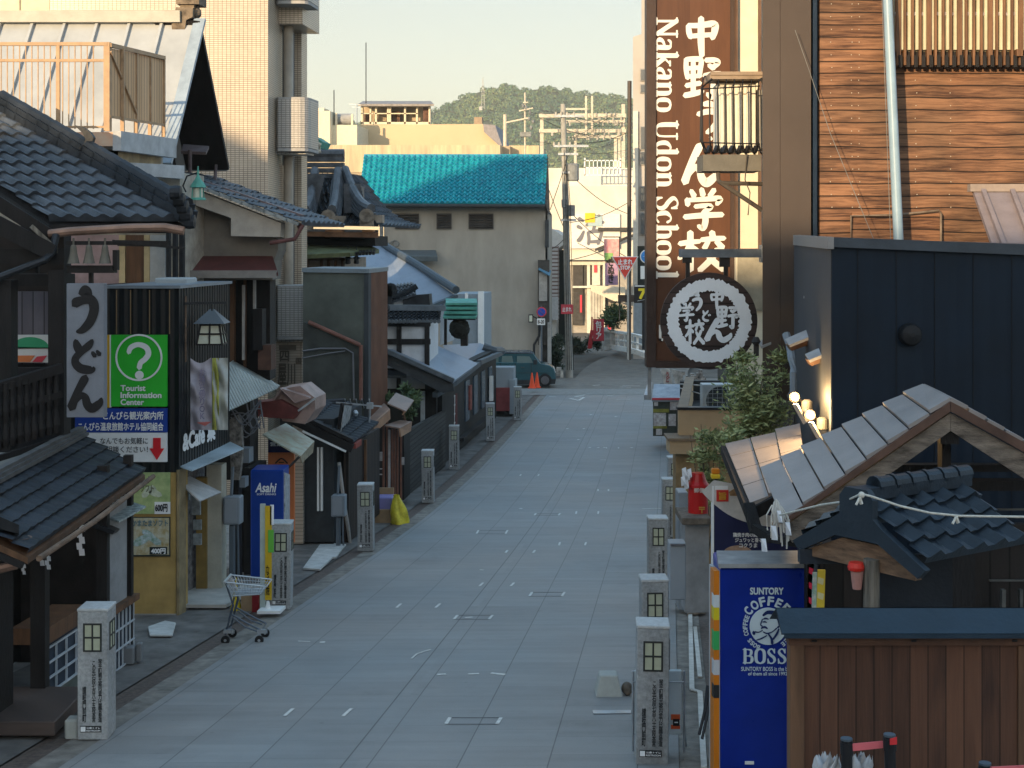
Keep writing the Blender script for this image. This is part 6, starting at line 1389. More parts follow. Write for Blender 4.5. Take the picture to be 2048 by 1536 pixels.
MB().px(1097, 1117, 492, 640, 83.8, .4).out('striped_panel', tilewall('brown and white stripes', (.50, .47, .45), (.44, .42, .40), (.16, .09, .07), 2.4, .22, ms=.045, rough=.6), wb)
MB().px(1104, 1116, 594, 640, 83.6, .2).out('notice', M('notice white', (.5, .5, .5)), wb)
MB().px(1116, 1134, 500, 690, 86, 1).out('dark_gap', M('dark recess', (.015, .02, .018)), wb)
# long yellow lit buildings across the river
yl = thing('long_ochre_building', 'long sunlit ochre building with stained parapet behind the teal roof', 'building', at(850, 700, 125))
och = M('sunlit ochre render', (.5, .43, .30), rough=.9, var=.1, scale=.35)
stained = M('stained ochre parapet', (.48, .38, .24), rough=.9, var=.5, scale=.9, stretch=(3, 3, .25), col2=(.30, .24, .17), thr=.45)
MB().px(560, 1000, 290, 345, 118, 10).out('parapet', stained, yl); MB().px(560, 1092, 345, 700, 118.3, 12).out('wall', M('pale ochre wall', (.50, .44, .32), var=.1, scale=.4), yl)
MB().px(1000, 1020, 292, 345, 119.5, 9).out('parapet_return', M('shaded ochre', (.36, .29, .2)), yl); MB().px(1018, 1078, 291, 345, 121, 7).out('parapet_end', stained, yl)  # return and band use a darker ochre with the shade painted in
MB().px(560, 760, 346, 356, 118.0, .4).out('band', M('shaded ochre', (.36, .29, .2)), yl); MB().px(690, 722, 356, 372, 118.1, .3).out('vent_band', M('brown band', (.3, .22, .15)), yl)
MB().px(590, 755, 318, 323, 117.9, .3).out('stain_line', stained, yl) if False else None
y2 = thing('ochre_roof_block', 'sunlit ochre block with a broad sloped roof carrying a glazed rooftop shed', 'building', at(820, 600, 140))
MB().ppoly([(706, 291), (714, 250), (966, 248), (968, 262), (1000, 291)], 138, 10).out('sloped_roof', M('ochre sheet roof', (.50, .39, .245), rough=.7, var=.06, scale=.3), y2)
MB().ppoly([(966, 248), (990, 250), (1004, 291), (998, 291), (968, 264)], 137.5, 8).out('roof_end', M('grey roof end', (.26, .24, .25), var=.2), y2)
MB().px(700, 730, 278, 291, 137, .5).out('white_curb', M('sunlit trim', (.60, .56, .48)), y2)
m = MB()
for x in (722, 739, 750, 774, 778, 808, 832, 857): m.px(x, x + 3.5, 210, 248, 139, .4)
m.px(722, 860, 208, 213, 139, .4); m.px(722, 860, 244, 249, 139, .4); m.px(722, 836, 226, 228, 139, .2); m.out('shed_frame', M('cream frame', (.62, .54, .40), var=.1), y2)
MB().slab([at(716, 208, 138), at(868, 208, 138), at(862, 202, 143), at(726, 202, 143)], .2).out('shed_roof', M('shed roof', (.30, .27, .25), var=.3), y2)
MB().px(726, 856, 213, 246, 142, .3).out('shed_back', M('ochre back', (.40, .31, .20), var=.3, scale=.8), y2)
m = MB(); m.px(776, 800, 222, 246, 140, .8); m.px(846, 858, 214, 246, 139.5, .5); m.px(728, 738, 228, 246, 140, .5); m.each('shed_contents', M('brown clutter', (.12, .06, .04), var=.5, scale=3), y2)
MB().px(948, 964, 234, 249, 140, 1).out('chimney_box', M('brown band', (.3, .22, .15)), y2)
y3 = thing('cream_parapet_block', 'pale sunlit parapet block with a water tank at the left of the roofline', 'building', at(650, 600, 132))
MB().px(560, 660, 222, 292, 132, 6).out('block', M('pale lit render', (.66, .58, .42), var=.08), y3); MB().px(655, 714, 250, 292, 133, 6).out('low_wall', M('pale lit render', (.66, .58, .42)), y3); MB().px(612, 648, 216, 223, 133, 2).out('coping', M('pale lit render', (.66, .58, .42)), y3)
MB().lathe(at(688, 238, 134) , [(.35, -.75), (.5, -.7), (.5, .7), (.35, .75)], 16, 'x').out('water_tank', M('tank grey', (.30, .30, .30), var=.2), y3)
m = MB(); m.px(670, 674, 226, 250, 133, .2); m.px(702, 706, 228, 250, 133, .2); m.px(663, 668, 232, 250, 133.5, .2); m.each('tank_leg', M('cream frame', (.62, .54, .40)), y3)
for nm, x, q0, q1, Y, r, lab in (('aerial_mast', 732, 85, 210, 139, .05, 'tall thin aerial mast above the glazed rooftop shed'), ('aerial_mast', 668, 180, 250, 133, .05, 'short thin aerial mast beside the rooftop water tank')):
    o = MB().tube([at(x, q1, Y), at(x, q0, Y)], r, 6).out(nm, steel_dark, None); tag(o, lab, 'mast'); move_origin(o, at(x, q1, Y))
o = MB().tube([at(714, 208, 138), at(714, 250, 138)], .05, 6); o.bar(at(698, 208, 138), at(722, 210, 138), .05); o.bar(at(704, 214, 138), at(720, 215, 138), .05); o = o.out('roof_aerial', galv, None); tag(o, 'small grey rooftop aerial left of the glazed shed', 'aerial'); move_origin(o, at(714, 250, 138))
# steel portal frames and poles of the railway line
pf = thing('steel_gantry', 'pale steel gantry of crossbeams and insulators rising behind the utility pole', 'gantry', at(1165, 700, 119))
st_ = M('sunlit pale steel', (.52, .47, .38), rough=.6, var=.15); GYd = 119.0  # cream tint puts sunlight into the steel colour
m = MB()
for x, q, w in ((1080, 226, 7), (1243, 208, 7), (1148, 280, 5), (1228, 275, 6), (1236, 275, 5)): m.px(x, x + w, q, 700, GYd, .3)
for q, a, b, h in ((227, 1078, 1252, 8), (258, 1078, 1252, 7), (270, 1148, 1244, 6), (216, 1130, 1176, 4), (240, 1128, 1250, 5)): m.px(a, b, q, q + h, GYd - .2, .2)
for x in (1170, 1182): m.px(x, x + 4, 192, 268, GYd - .3, .15)
m.out('frame', st_, pf)
m = MB(); rnd = random.Random(2)
for i in range(70):
    x, q = rnd.uniform(1100, 1248), rnd.choice([233, 240, 248, 252, 265, 272, 280]); m.lathe(at(x, q, GYd - .3), [(.05, 0), (.09, .08), (.05, .16), (.09, .24), (.04, .3)], 7)
m.out('insulator', M('insulator', (.45, .42, .36)), pf, kind='stuff')
m = MB()
for i in range(14):
    x0_, x1_ = rnd.uniform(1070, 1180), rnd.uniform(1190, 1256); q0_, q1_ = rnd.uniform(225, 300), rnd.uniform(225, 300)
    m.tube([at(x0_ + (x1_ - x0_) * t, q0_ + (q1_ - q0_) * t + 10 * math.sin(math.pi * t), GYd - .5) for t in [k / 6 for k in range(7)]], .012, 4)
m.out('wire', rubber, pf, kind='stuff')
lp = thing('lattice_pole', 'slim pole with crossarms and a small transformer left of the steel gantry', 'utility pole', at(1050, 700, 121))
m = MB(); m.tube([at(1050, 700, 121), at(1050, 185, 121)], .12, 8, .07); m.bar(at(1038, 222, 120.8), at(1066, 216, 120.8), .1); m.bar(at(1012, 245, 120.8), at(1056, 236, 120.8), .12); m.bar(at(1046, 205, 120.8), at(1056, 205, 120.8), .1); m.out('pole', st_, lp)
m = MB(); m.px(1040, 1062, 264, 273, 120.7, .4)
for x, q in ((1046, 212), (1052, 216), (1060, 226), (1058, 238), (1066, 244), (1062, 256)): m.lathe(at(x, q, 120.8), [(.08, -.15), (.14, 0), (.08, .18)], 7)
m.each('transformer', M('transformer grey', (.22, .23, .23)), lp)
o = MB().tube([at(1010, 700, 122), at(1010, 229, 122)], .18, 8, .15).out('plain_pole', st_, None); tag(o, 'plain pale concrete pole left of the slim crossarm pole', 'pole'); move_origin(o, at(1010, 700, 122))
# overhead wires between the poles
pw = thing('power_lines', 'sagging power lines strung from the utility pole to the gantry and right buildings', 'wires', at(1180, 400, 80))
m = MB()
for p, q, s_ in (((1128, 226, PY), (1050, 222, 121), 6), ((1148, 226, PY), (1066, 216, 121), 6), ((1134, 230, PY), (1245, 245, 119), 10), ((1140, 286, PY), (1262, 262, 80), 12), ((1146, 430, PY), (1265, 520, 80), 12), ((1140, 445, PY), (1265, 400, 80), 12), ((1136, 470, PY), (1100, 500, 84), 4), ((1142, 292, PY), (1100, 420, 72), 4), ((1142, 350, PY), (1262, 430, 78), 14), ((1140, 520, PY), (1262, 470, 78), 10), ((1139, 480, PY), (1098, 380, 73), 5)):
    A, B = at(*p), at(*q); m.tube([A.lerp(B, t) - V((0, 0, s_ * .02 * math.sin(math.pi * t))) for t in [k / 8 for k in range(9)]], .018, 5)
m.out('wire', rubber, pw)
# aerial tower on the hill
at_ = thing('hill_aerial_tower', 'slim pale lattice aerial tower standing on the wooded hill', 'tower', at(966, 218, HYD - 60))
m = MB(); b0_, t_ = at(966, 218, HYD - 60), at(966, 160, HYD - 60)
for dx, dy in ((-1.6, -1.6), (1.6, -1.6), (1.6, 1.6), (-1.6, 1.6)): m.tube([b0_ + V((dx, dy, 0)), t_ + V((dx * .3, dy * .3, 0))], .16, 5)
for k in range(7):
    z0, z1 = k / 7, (k + 1) / 7; w0, w1 = 1.6 * (1 - .7 * z0), 1.6 * (1 - .7 * z1); A, B = b0_.lerp(t_, z0), b0_.lerp(t_, z1); m.tube([A + V((-w0, -w0, 0)), B + V((w1, -w1, 0))], .1, 4); m.tube([A + V((w0, -w0, 0)), B + V((-w1, -w1, 0))], .1, 4)
m.tube([t_, t_ + V((0, 0, 2.5))], .3, 6); m.out('lattice', M('pale steel tower', (.5, .48, .44)), at_); MB().box(b0_.x - 3.4, b0_.x - .5, b0_.y, b0_.y + 3, b0_.z - 1, b0_.z + 2.2).out('hut', M('pale steel tower', (.5, .48, .44)), at_)
# tall block at the right edge of the street
rt_ = thing('slim_tower_block', 'tall pale grey tower block with small windows at the right end of the street', 'building', at(1290, 700, 82))
rw = M('pale grey render', (.40, .365, .33), rough=.85, var=.12, scale=.4)
MB().poly([at(1266, 74, 82), at(1266, 740, 82), at(1420, 740, 82), at(1420, -60, 82), at(1283, -60, 82), at(1283, 68, 82)], (.8, 8, 0)).out('wall', rw, rt_)
MB().px(1266, 1276, 222, 700, 81.8, .2).out('pilaster', M('sunlit trim', (.60, .56, .48)), rt_)
for q0, q1 in ((137, 162), (168, 186), (252, 300), (302, 330), (372, 420), (425, 470)):
    w = MB().px(1280, 1296, q0, q1, 81.9, .12).out('window', M('window frame grey', (.28, .27, .26)), rt_); MB().px(1282, 1296, q0 + 2, q1 - 2, 81.84, .04).out('pane', glass('tower glass', (.08, .085, .09), .1), w)
MB().px(1275, 1300, 492, 590, 79, 1).out('dark_front', M('dark recess', (.015, .02, .018)), rt_); MB().px(1268, 1300, 600, 690, 79, 1).out('blue_grey_front', M('blue grey front', (.24, .28, .31), var=.15), rt_)
bsn = thing('blue_arrow_sign', 'blue round road sign with white arrow partly hidden by the udon school board', 'sign', at(1292, 560, 70))
MB().disc(at(1294, 513, 70), 14 * 70 / F, .05, 32).out('white_rim', white_paint, bsn); MB().disc(at(1294, 513, 70) - V((0, .02, 0)), 12 * 70 / F, .02, 32).out('blue_face', PAINT('arrow blue', (.03, .22, .58)), bsn); MB().bar(at(1286, 513, 69.96), at(1300, 513, 69.96), .1, .01).out('arrow', white_paint, bsn); MB().px(1281, 1300, 532, 558, 70, .04).out('plate', white_paint, bsn); MB().tube([at(1294, 520, 70.1), at(1294, 720, 70.1)], .05, 8).out('post', galv, bsn)
ys_ = thing('black_number_sign', 'black sign with a yellow number seven beside the udon school board', 'sign', at(1285, 606, 60))
MB().px(1268, 1300, 570, 606, 60, .1).out('board', black_paint, ys_); MB().px(1269, 1299, 571, 573, 59.98, .02).out('trim', white_paint, ys_); ptext('7', PAINT('number yellow', (.75, .60, .03)), ys_, 1278, 1291, 578, 597, 60, bold=.05); m = MB(); m.bar(at(1275, 602, 59.96), at(1295, 598, 59.96), .04, .01); m.out('trim_line', white_paint, ys_); MB().px(1284, 1290, 606, 700, 60.03, .1).out('post', steel_dark, ys_)
# ================================================================ RIGHT SIDE
def rp(E_, Y, z): return V((SH * Y + E_, Y, z))
# ---------------- udon school: tall brown sign, round sign, pillar, timber hall
us2 = thing('udon_school_sign', 'tall brown wood grain board lettered Nakano Udon School with white brush characters', 'sign', at(1380, 735, 23))
NY = 23.0; nu = NY / F
wg = planks('sign wood grain', [(.066, .028, .016), (.115, .05, .026)], .9, gap=.0, grain=1.2, bump=.1, rough=.45)
bd2 = MB().px(1311, 1461, -160, 724, NY, .3).out('board', wg, us2)
m = MB(); m.px(1293, 1312, -160, 735, NY - .04, .42, sh=.02); m.px(1461, 1471, -160, 735, NY - .04, .42, sh=.02); m.px(1312, 1461, 722, 736, NY - .03, .4, sh=.02); m.out('frame', M('dark sign frame', (.05, .03, .024), rough=.5, var=.2), us2)
MB().px(1295, 1303, 735, 800, NY + .2, .06).out('support_post', galv, us2)
wsg = PAINT('cream white lettering', (.72, .70, .64), .5)
# brush characters
G_NAKA = [[(.18, .80, .10), (.20, .62, .12), (.24, .48, .10)], [(.18, .80, .11), (.46, .80, .12), (.82, .84, .15), (.84, .66, .14), (.78, .46, .11)], [(.26, .52, .10), (.50, .54, .11), (.78, .56, .10)], [(.50, 1.0, .12), (.50, .70, .14), (.50, .35, .14), (.52, .0, .11)]]
G_NO = [[(.08, .95, .10), (.08, .70, .11), (.12, .48, .10)], [(.10, .94, .10), (.30, .95, .11), (.46, .92, .11), (.44, .70, .11), (.42, .52, .10)], [(.12, .72, .09), (.42, .74, .09)], [(.14, .52, .09), (.42, .54, .09)], [(.26, .92, .10), (.26, .50, .11), (.26, .08, .11)], [(.08, .30, .10), (.44, .36, .10)], [(.04, .06, .11), (.26, .10, .12), (.50, .16, .10)], [(.58, .92, .10), (.80, .92, .11), (.90, .86, .11), (.76, .74, .10)], [(.66, .80, .09), (.78, .72, .11)], [(.54, .54, .10), (.76, .58, .11), (.98, .58, .10), (.90, .48, .10)], [(.76, .58, .12), (.76, .30, .12), (.74, .02, .12), (.62, .10, .09)]]
G_U = [[(.34, .94, .12), (.50, .96, .17), (.64, .90, .13)], [(.18, .62, .13), (.40, .70, .15), (.68, .70, .17), (.78, .52, .19), (.68, .26, .17), (.44, .04, .11)]]
G_DO = UD
G_N = UN
G_GAKU = [[(.20, .96, .09), (.28, .82, .12)], [(.46, 1.0, .10), (.50, .84, .12)], [(.78, .98, .11), (.66, .82, .10)], [(.10, .74, .11), (.12, .60, .11)], [(.12, .72, .09), (.50, .74, .10), (.92, .76, .12), (.84, .62, .09)], [(.30, .56, .09), (.50, .58, .10), (.70, .56, .11), (.52, .42, .10)], [(.52, .44, .12), (.56, .22, .13), (.50, .02, .12), (.38, .08, .08)], [(.04, .30, .11), (.50, .34, .12), (.98, .36, .11)]]
G_KO = [[(.04, .70, .11), (.26, .74, .11), (.46, .76, .09)], [(.26, 1.0, .11), (.26, .60, .12), (.26, .02, .12)], [(.24, .66, .10), (.16, .46, .10), (.02, .32, .08)], [(.30, .62, .09), (.42, .50, .11)], [(.72, 1.0, .11), (.74, .86, .11)], [(.50, .80, .10), (.74, .83, .11), (.98, .84, .10)], [(.64, .76, .09), (.56, .58, .10)], [(.82, .76, .10), (.94, .60, .12)], [(.84, .56, .11), (.70, .30, .12), (.46, .02, .11)], [(.58, .50, .09), (.74, .26, .12), (.98, .04, .14)]]
m = MB()
for st, (p0, p1, q0, q1) in ((G_NAKA, (1362, 1442, 36, 112)), (G_NO, (1366, 1444, 114, 196)), (G_U, (1384, 1452, 205, 268)), ([[(.1, .9, .2), (.2, .6, .25)], [(.6, .95, .2), (.75, .65, .25)]], (1418, 1440, 272, 290)), (G_N, (1362, 1436, 288, 372)), (G_GAKU, (1366, 1446, 378, 458)), (G_KO, (1356, 1450, 464, 542))):
    m.strokes([[(x, y, w * 1.22) for x, y, w in s_] for s_ in st], at(p0, q1, NY), XF, ZF, ((p1 - p0) * nu, (q1 - q0) * nu), .012)
m.out('brush_lettering', wsg, bd2)
# serif roman lettering, turned a quarter, drawn as strokes: thick stems, thin joins, slab serifs
H = .20; T_ = .085
SER = {
 'N': (.82, [[(.14, 0, H * .55), (.14, 1, H * .55)], [(.12, .98, H), (.70, .04, H)], [(.70, 0, H * .55), (.70, 1, H * .55)], [(.0, .03, T_), (.28, .03, T_)], [(.0, .97, T_), (.2, .97, T_)], [(.55, .97, T_), (.84, .97, T_)]]),
 'a': (.58, [[(.10, .56, T_), (.16, .66, .12), (.30, .68, T_), (.42, .58, H), (.42, .10, H), (.54, .03, T_)], [(.40, .42, T_), (.16, .32, .14), (.08, .16, H), (.18, .03, T_), (.32, .06, T_), (.42, .18, T_)]]),
 'k': (.62, [[(.15, 0, H), (.15, 1, H)], [(.0, .97, T_), (.15, .97, T_)], [(.02, .03, T_), (.28, .03, T_)], [(.20, .32, T_), (.50, .64, T_)], [(.38, .65, T_), (.6, .65, T_)], [(.26, .38, H), (.52, .04, H)], [(.36, .03, T_), (.64, .03, T_)]]),
 'n': (.66, [[(.15, 0, H), (.15, .66, H)], [(.02, .65, T_), (.15, .65, T_)], [(.02, .03, T_), (.28, .03, T_)], [(.17, .52, T_), (.28, .66, T_), (.42, .66, .13), (.50, .50, H), (.50, 0, H)], [(.38, .03, T_), (.64, .03, T_)]]),
 'o': (.62, [[(.30, .68, T_), (.12, .58, H * .8), (.08, .34, H), (.12, .1, H * .8), (.30, .0, T_)], [(.30, .68, T_), (.48, .58, H * .8), (.52, .34, H), (.48, .1, H * .8), (.30, .0, T_)]]),
 'U': (.82, [[(.16, 1, H), (.16, .3, H), (.24, .06, .12), (.42, .0, T_), (.60, .08, T_), (.66, .3, T_), (.66, 1, T_)], [(.0, .97, T_), (.32, .97, T_)], [(.54, .97, T_), (.80, .97, T_)]]),
 'd': (.66, [[(.48, 0, H), (.48, 1, H)], [(.34, .97, T_), (.48, .97, T_)], [(.48, .03, T_), (.62, .03, T_)], [(.46, .58, T_), (.30, .68, T_), (.12, .54, H * .9), (.08, .33, H), (.14, .08, H * .8), (.30, .0, T_), (.46, .12, T_)]]),
 'S': (.60, [[(.50, .78, T_), (.40, .98, T_), (.20, .98, T_), (.08, .80, H * .9), (.24, .58, H), (.44, .42, H), (.52, .22, H * .9), (.40, .02, T_), (.18, .02, T_), (.06, .22, T_)], [(.51, .72, T_), (.51, .98, T_)], [(.06, .02, T_), (.06, .28, T_)]]),
 'c': (.54, [[(.48, .52, .12), (.40, .66, T_), (.26, .68, T_), (.10, .52, H * .9), (.08, .33, H), (.14, .08, H * .8), (.30, .0, T_), (.48, .12, T_)]]),
 'h': (.66, [[(.15, 0, H), (.15, 1, H)], [(.02, .97, T_), (.15, .97, T_)], [(.02, .03, T_), (.28, .03, T_)], [(.17, .52, T_), (.28, .66, T_), (.42, .66, .13), (.50, .50, H), (.50, 0, H)], [(.38, .03, T_), (.64, .03, T_)]]),
 'l': (.34, [[(.16, 0, H), (.16, 1, H)], [(.02, .97, T_), (.16, .97, T_)], [(.02, .03, T_), (.30, .03, T_)]]),
 'B': (.74, [[(.16, 0, .2), (.16, 1, .2)], [(.02, .96, .08), (.4, .96, .08)], [(.02, .04, .08), (.42, .04, .08)], [(.20, .52, .08), (.4, .52, .08)], [(.38, .96, .08), (.56, .90, .16), (.58, .72, .2), (.50, .56, .12), (.38, .52, .08)], [(.38, .52, .08), (.60, .46, .16), (.64, .26, .22), (.56, .08, .14), (.40, .04, .08)]]),
 'O': (.80, [[(.40, 1, .09), (.16, .86, .2), (.11, .5, .22), (.16, .14, .2), (.40, 0, .09)], [(.40, 1, .09), (.64, .86, .2), (.69, .5, .22), (.64, .14, .2), (.40, 0, .09)]]),
 'Z': (.66, [[(.52, .76, .1), (.40, .97, .1), (.22, .97, .1), (.12, .78, .18), (.26, .58, .2), (.46, .42, .2), (.54, .22, .18), (.42, .03, .1), (.20, .03, .1), (.08, .24, .1)], [(.53, .70, .08), (.53, 1.0, .08)], [(.08, .0, .08), (.08, .32, .08)]]),
 ' ': (.30, [])}
def serif(m, word, o, ux, uy, h, d=.012, sp_=.04, hv=None):
    o = V(o); x = 0
    for ch in word:
        w, st = SER[ch]
        if st: m.strokes(st, o + ux * x * h, ux, uy, (h, hv or h), d)
        x += w + sp_
    return x * h
# the words read downwards: advance is -z, letters' tops point to +x
m = MB(); tot = 0
for ch in 'Nakano Udon School': tot += SER[ch][0] + .04
hgt = (560 - 36) * nu / tot
serif(m, 'Nakano Udon School', at(1312, 36, NY), -ZF, XF, hgt, .012, hv=43 * nu)
m.out('roman_lettering', wsg, bd2)
sl = MB(); sl.px(1318, 1323, 650, 682, NY - .02, .02); sl.px(1318, 1326, 677, 682, NY - .02, .02); sl.out('small_letter', wsg, bd2)
# lit white wall behind, right of the board
wl2 = thing('white_shop_wall', 'strip of sunlit white wall between the udon school board and the grey brown pillar', 'wall', at(1500, 800, 24))
MB().px(1473, 1545, -160, 800, 22.75, .2, sh=0).out('wall', M('cream white wall', (.66, .60, .46), rough=.7, var=.08), wl2)
m = MB(); m.px(1473, 1476, -160, 500, 22.65, .2, sh=0); m.px(1519, 1523, -160, 500, 22.6, .15, sh=0); m.px(1476, 1519, 497, 505, 22.7, .1, sh=0); m.out('trim', M('brown trim', (.14, .08, .05)), wl2)
MB().px(1476, 1530, 505, 620, 22.68, .1, sh=0).out('beige_panel', M('beige panel', (.30, .27, .20), var=.2), wl2)
# air conditioner in a cage
AY = 18.4; au = AY / F
ac = thing('caged_air_conditioner', 'sunlit white air conditioner inside a black wire cage on a wall bracket', 'air conditioner', at(1470, 340, AY))
MB().px(1436, 1512, 165, 302, AY + .25, .45, sh=0).out('unit', M('ac white', (.66, .62, .52), rough=.5, var=.08), ac, bev=.01)
m = MB()
for x in (1440, 1457, 1475, 1492): m.hexa([at(x, 170, AY + .25), at(x + 12, 170, AY + .25), at(x + 12, 300, AY + .25), at(x, 300, AY + .25)], [at(x + 2, 176, AY + .19), at(x + 8, 176, AY + .19), at(x + 8, 296, AY + .19), at(x + 2, 296, AY + .19)])
m.out('fin', M('ac white', (.66, .62, .52)), ac)
MB().px(1512, 1524, 180, 300, AY + .35, .3, sh=0).out('grey_side', M('ac grey', (.32, .30, .27)), ac)
m = MB()
for x in (1410, 1425, 1441, 1457, 1473, 1490, 1507, 1522): m.tube([at(x, 152, AY + .5), at(x - 4, 158, AY + .02), at(x - 6, 180, AY - .05), at(x - 5, 285, AY - .05), at(x - 1, 305, AY + .02), at(x + 6, 312, AY + .4)], .011, 6)
m.tube([at(1402, 178, AY - .05), at(1520, 172, AY - .05)], .009, 5); m.tube([at(1403, 285, AY - .05), at(1520, 288, AY - .05)], .009, 5)
m.tube([at(1424, 158, AY), at(1404, 175, AY), at(1402, 280, AY), at(1412, 304, AY)], .02, 6); m.tube([at(1522, 156, AY), at(1530, 175, AY), at(1530, 285, AY), at(1524, 302, AY)], .02, 6)
m.out('cage', black_paint, ac)
m = MB(); m.px(1422, 1526, 143, 150, AY - .02, .6, sh=0); m.px(1420, 1527, 150, 158, AY, .55, sh=0); m.out('top_shelf', M('brown shelf', (.28, .21, .15), var=.2), ac)
MB().px(1406, 1522, 309, 342, AY, .6, sh=0).out('tray', M('grey brown tray', (.13, .12, .10), var=.2), ac)
m = MB()
for i, x in enumerate((1415, 1430, 1446, 1461, 1477, 1492, 1508)): m.bar(at(x, 306, AY + .03), at(x + 5, 292, AY + .05), .06, .04)
m.out('tray_bars', black_paint, ac)
m = MB(); m.tube([at(1436, 343, AY + .1), at(1437, 362, AY + .1), at(1446, 366, AY + .1), at(1524, 368, AY + .2)], .028, 7); m.tube([at(1437, 362, AY + .1), at(1524, 420, AY + .2)], .03, 7); m.tube([at(1494, 308, AY - .05), at(1490, 360, AY), at(1500, 385, AY), at(1496, 430, AY + .1)], .008, 5); m.out('bracket', M('dark bracket', (.07, .06, .05), var=.3), ac)
# grey brown pillar wall, dark downpipe strip and timber cladding
hall = thing('timber_clad_hall', 'tall hall with reddish weathered horizontal boards and a grey brown pillar wall', 'building', at(1800, 1000, 18))
WY = 18.0
MB().px(1525, 1560, -300, 800, WY - .06, 2.5, sh=.19).out('pillar', M('grey brown panel', (.062, .046, .037), rough=.55, var=.12, scale=.8), hall)
MB().px(1560.6, 1622, -300, 800, WY - .06, 2.5, sh=.19).out('pillar', M('grey brown panel', (.062, .046, .037)), hall)
m = MB(); m.px(1618, 1640, -300, 800, WY + .1, .3, sh=0); m.px(1626, 1634, -300, 800, WY - .03, .1, sh=0); m.out('corner_strip', M('navy black strip', (.006, .018, .038), rough=.4), hall)
rw_ = planks('weathered red boards', [(.011, .008, .006), (.060, .027, .016), (.265, .132, .070)], .152, vert=False, gap=.05, grain=2.3, gs=34, bv=.12, bump=1.0, rough=.7, warp=.05, dark=.18, patch=(.60, .66, .70))
tb_ = MB().px(1640, 2400, -300, 1000, WY, .4, sh=0).out('board_wall', rw_, hall)
m = MB()
for y0_, k in ((0, 0),):
    for x in (1662, 1704, 1718, 1832, 1900):
        for i in range(17): m.lathe(at(x + random.uniform(-2, 2), 8 + i * 25.4, WY - .004), [(.007, -.006), (.007, 0)], 6, 'y')
m.out('nail', M('pale nail', (.42, .36, .28)), tb_)
# lattice window
lw_ = thing('lattice_window', 'slatted timber window with cream blinds set in the reddish board wall', 'window', at(1920, 130, 17.8))
MB().px(1788, 2260, -300, 105, 17.92, .07, sh=0).out('backing', M('cream blind', (.42, .38, .26), rough=.7, var=.12, scale=1.5), lw_)
m = MB(); i = 0; x = 1793
slat_m = M('orange slat', (.17, .085, .042), rough=.65, var=.35, scale=9, stretch=(1, 1, .2))
while x < 2260: m.px(x, x + (9 if i % 4 == 0 else 4.5), -300, 130, 17.82, .07, sh=0); x += 15.3; i += 1
m.out('slat', slat_m, lw_)
m = MB(); x = 1800; i = 0
while x < 2260: m.tube([at(x + 4, -300, 17.88), at(x + 4, 100, 17.88)], .032, 8); x += 15.3
m.out('blind_roll', M('cream blind tube', (.46, .43, .30), rough=.6, var=.15), lw_)
m = MB(); m.px(1788, 2260, 24, 31, 17.86, .03, sh=0); m.out('cross_band', M('pale band', (.46, .40, .34), var=.5, scale=15), lw_)
m = MB(); m.px(1782, 2260, 103, 126, 17.9, .08, sh=0); x = 1798
while x < 2260: m.px(x, x + 7, 110, 134, 17.80, .06, sh=0); x += 15.3
m.out('sill', dark_timber, lw_); m = MB(); m.px(1772, 1790, 98, 112, 17.78, .12, sh=0); m.px(2034, 2046, 98, 112, 17.76, .12, sh=0); m.out('sill_end', slat_m, lw_)
# access hatch with a pipe frame low on the boards
ht = thing('wall_hatch', 'square board hatch framed by a bent pipe low on the reddish board wall', 'hatch', at(1790, 480, 17.9))
MB().px(1704, 1882, 425, 560, 17.96, .05, sh=0).out('hatch_board', rw_, ht); MB().tube([at(1702, 560, 17.9), at(1702, 432, 17.9), at(1790, 430, 17.88), at(1878, 421, 17.9), at(1882, 428, 17.9), at(1882, 560, 17.9)], .014, 7).out('pipe', M('worn pipe', (.20, .15, .11), var=.4), ht)
# metal roof edge poking out at the right
mr_ = thing('seamed_metal_roof', 'grey brown standing seam metal roof slope at the right edge', 'roof', at(2000, 480, 16.5))
MB().slab([at(1996, 520, 15.8), at(2300, 520, 15.8), at(2300, 376, 17.2), at(1945, 376, 17.2)], .05).out('sheet', M('grey brown sheet', (.23, .19, .19), rough=.45, var=.12), mr_)
m = MB()
for a, b in ((1966, 2010), (2024, 2068), (2082, 2126)): m.bar(at(a, 384, 17.1), at(b + 8, 520, 15.75), .05, .09)
m.out('seam', M('grey brown sheet', (.23, .19, .19)), mr_); MB().px(1941, 2300, 368, 383, 17.1, .12, sh=0).out('top_flashing', M('pale flashing', (.26, .21, .18), var=.15), mr_)
# flag pole
fp = thing('flag_pole', 'slim light blue grey flag pole leaning slightly before the board wall', 'pole', at(1797, 484, 14.6))
MB().tube([at(1797.5, 560, 17.55), at(1797, 478, 17.55), at(1775, 0, 17.55), at(1766, -200, 17.55)], .062, 16, .057).out('pole', M('blue grey pole', (.24, .34, .42), rough=.35, var=.1, bump=.0), fp, smooth=True)
m = MB(); m.tube([at(1782, 500, 17.5), at(1764, 0, 17.5), at(1758, -200, 17.5)], .004, 5); m.tube([at(1747, 478, 17.5), at(1660, 265, 17.7), at(1618, 140, 17.75), at(1590, 60, 17.8)], .004, 5); m.out('halyard', M('grey cord', (.18, .18, .17)), fp)
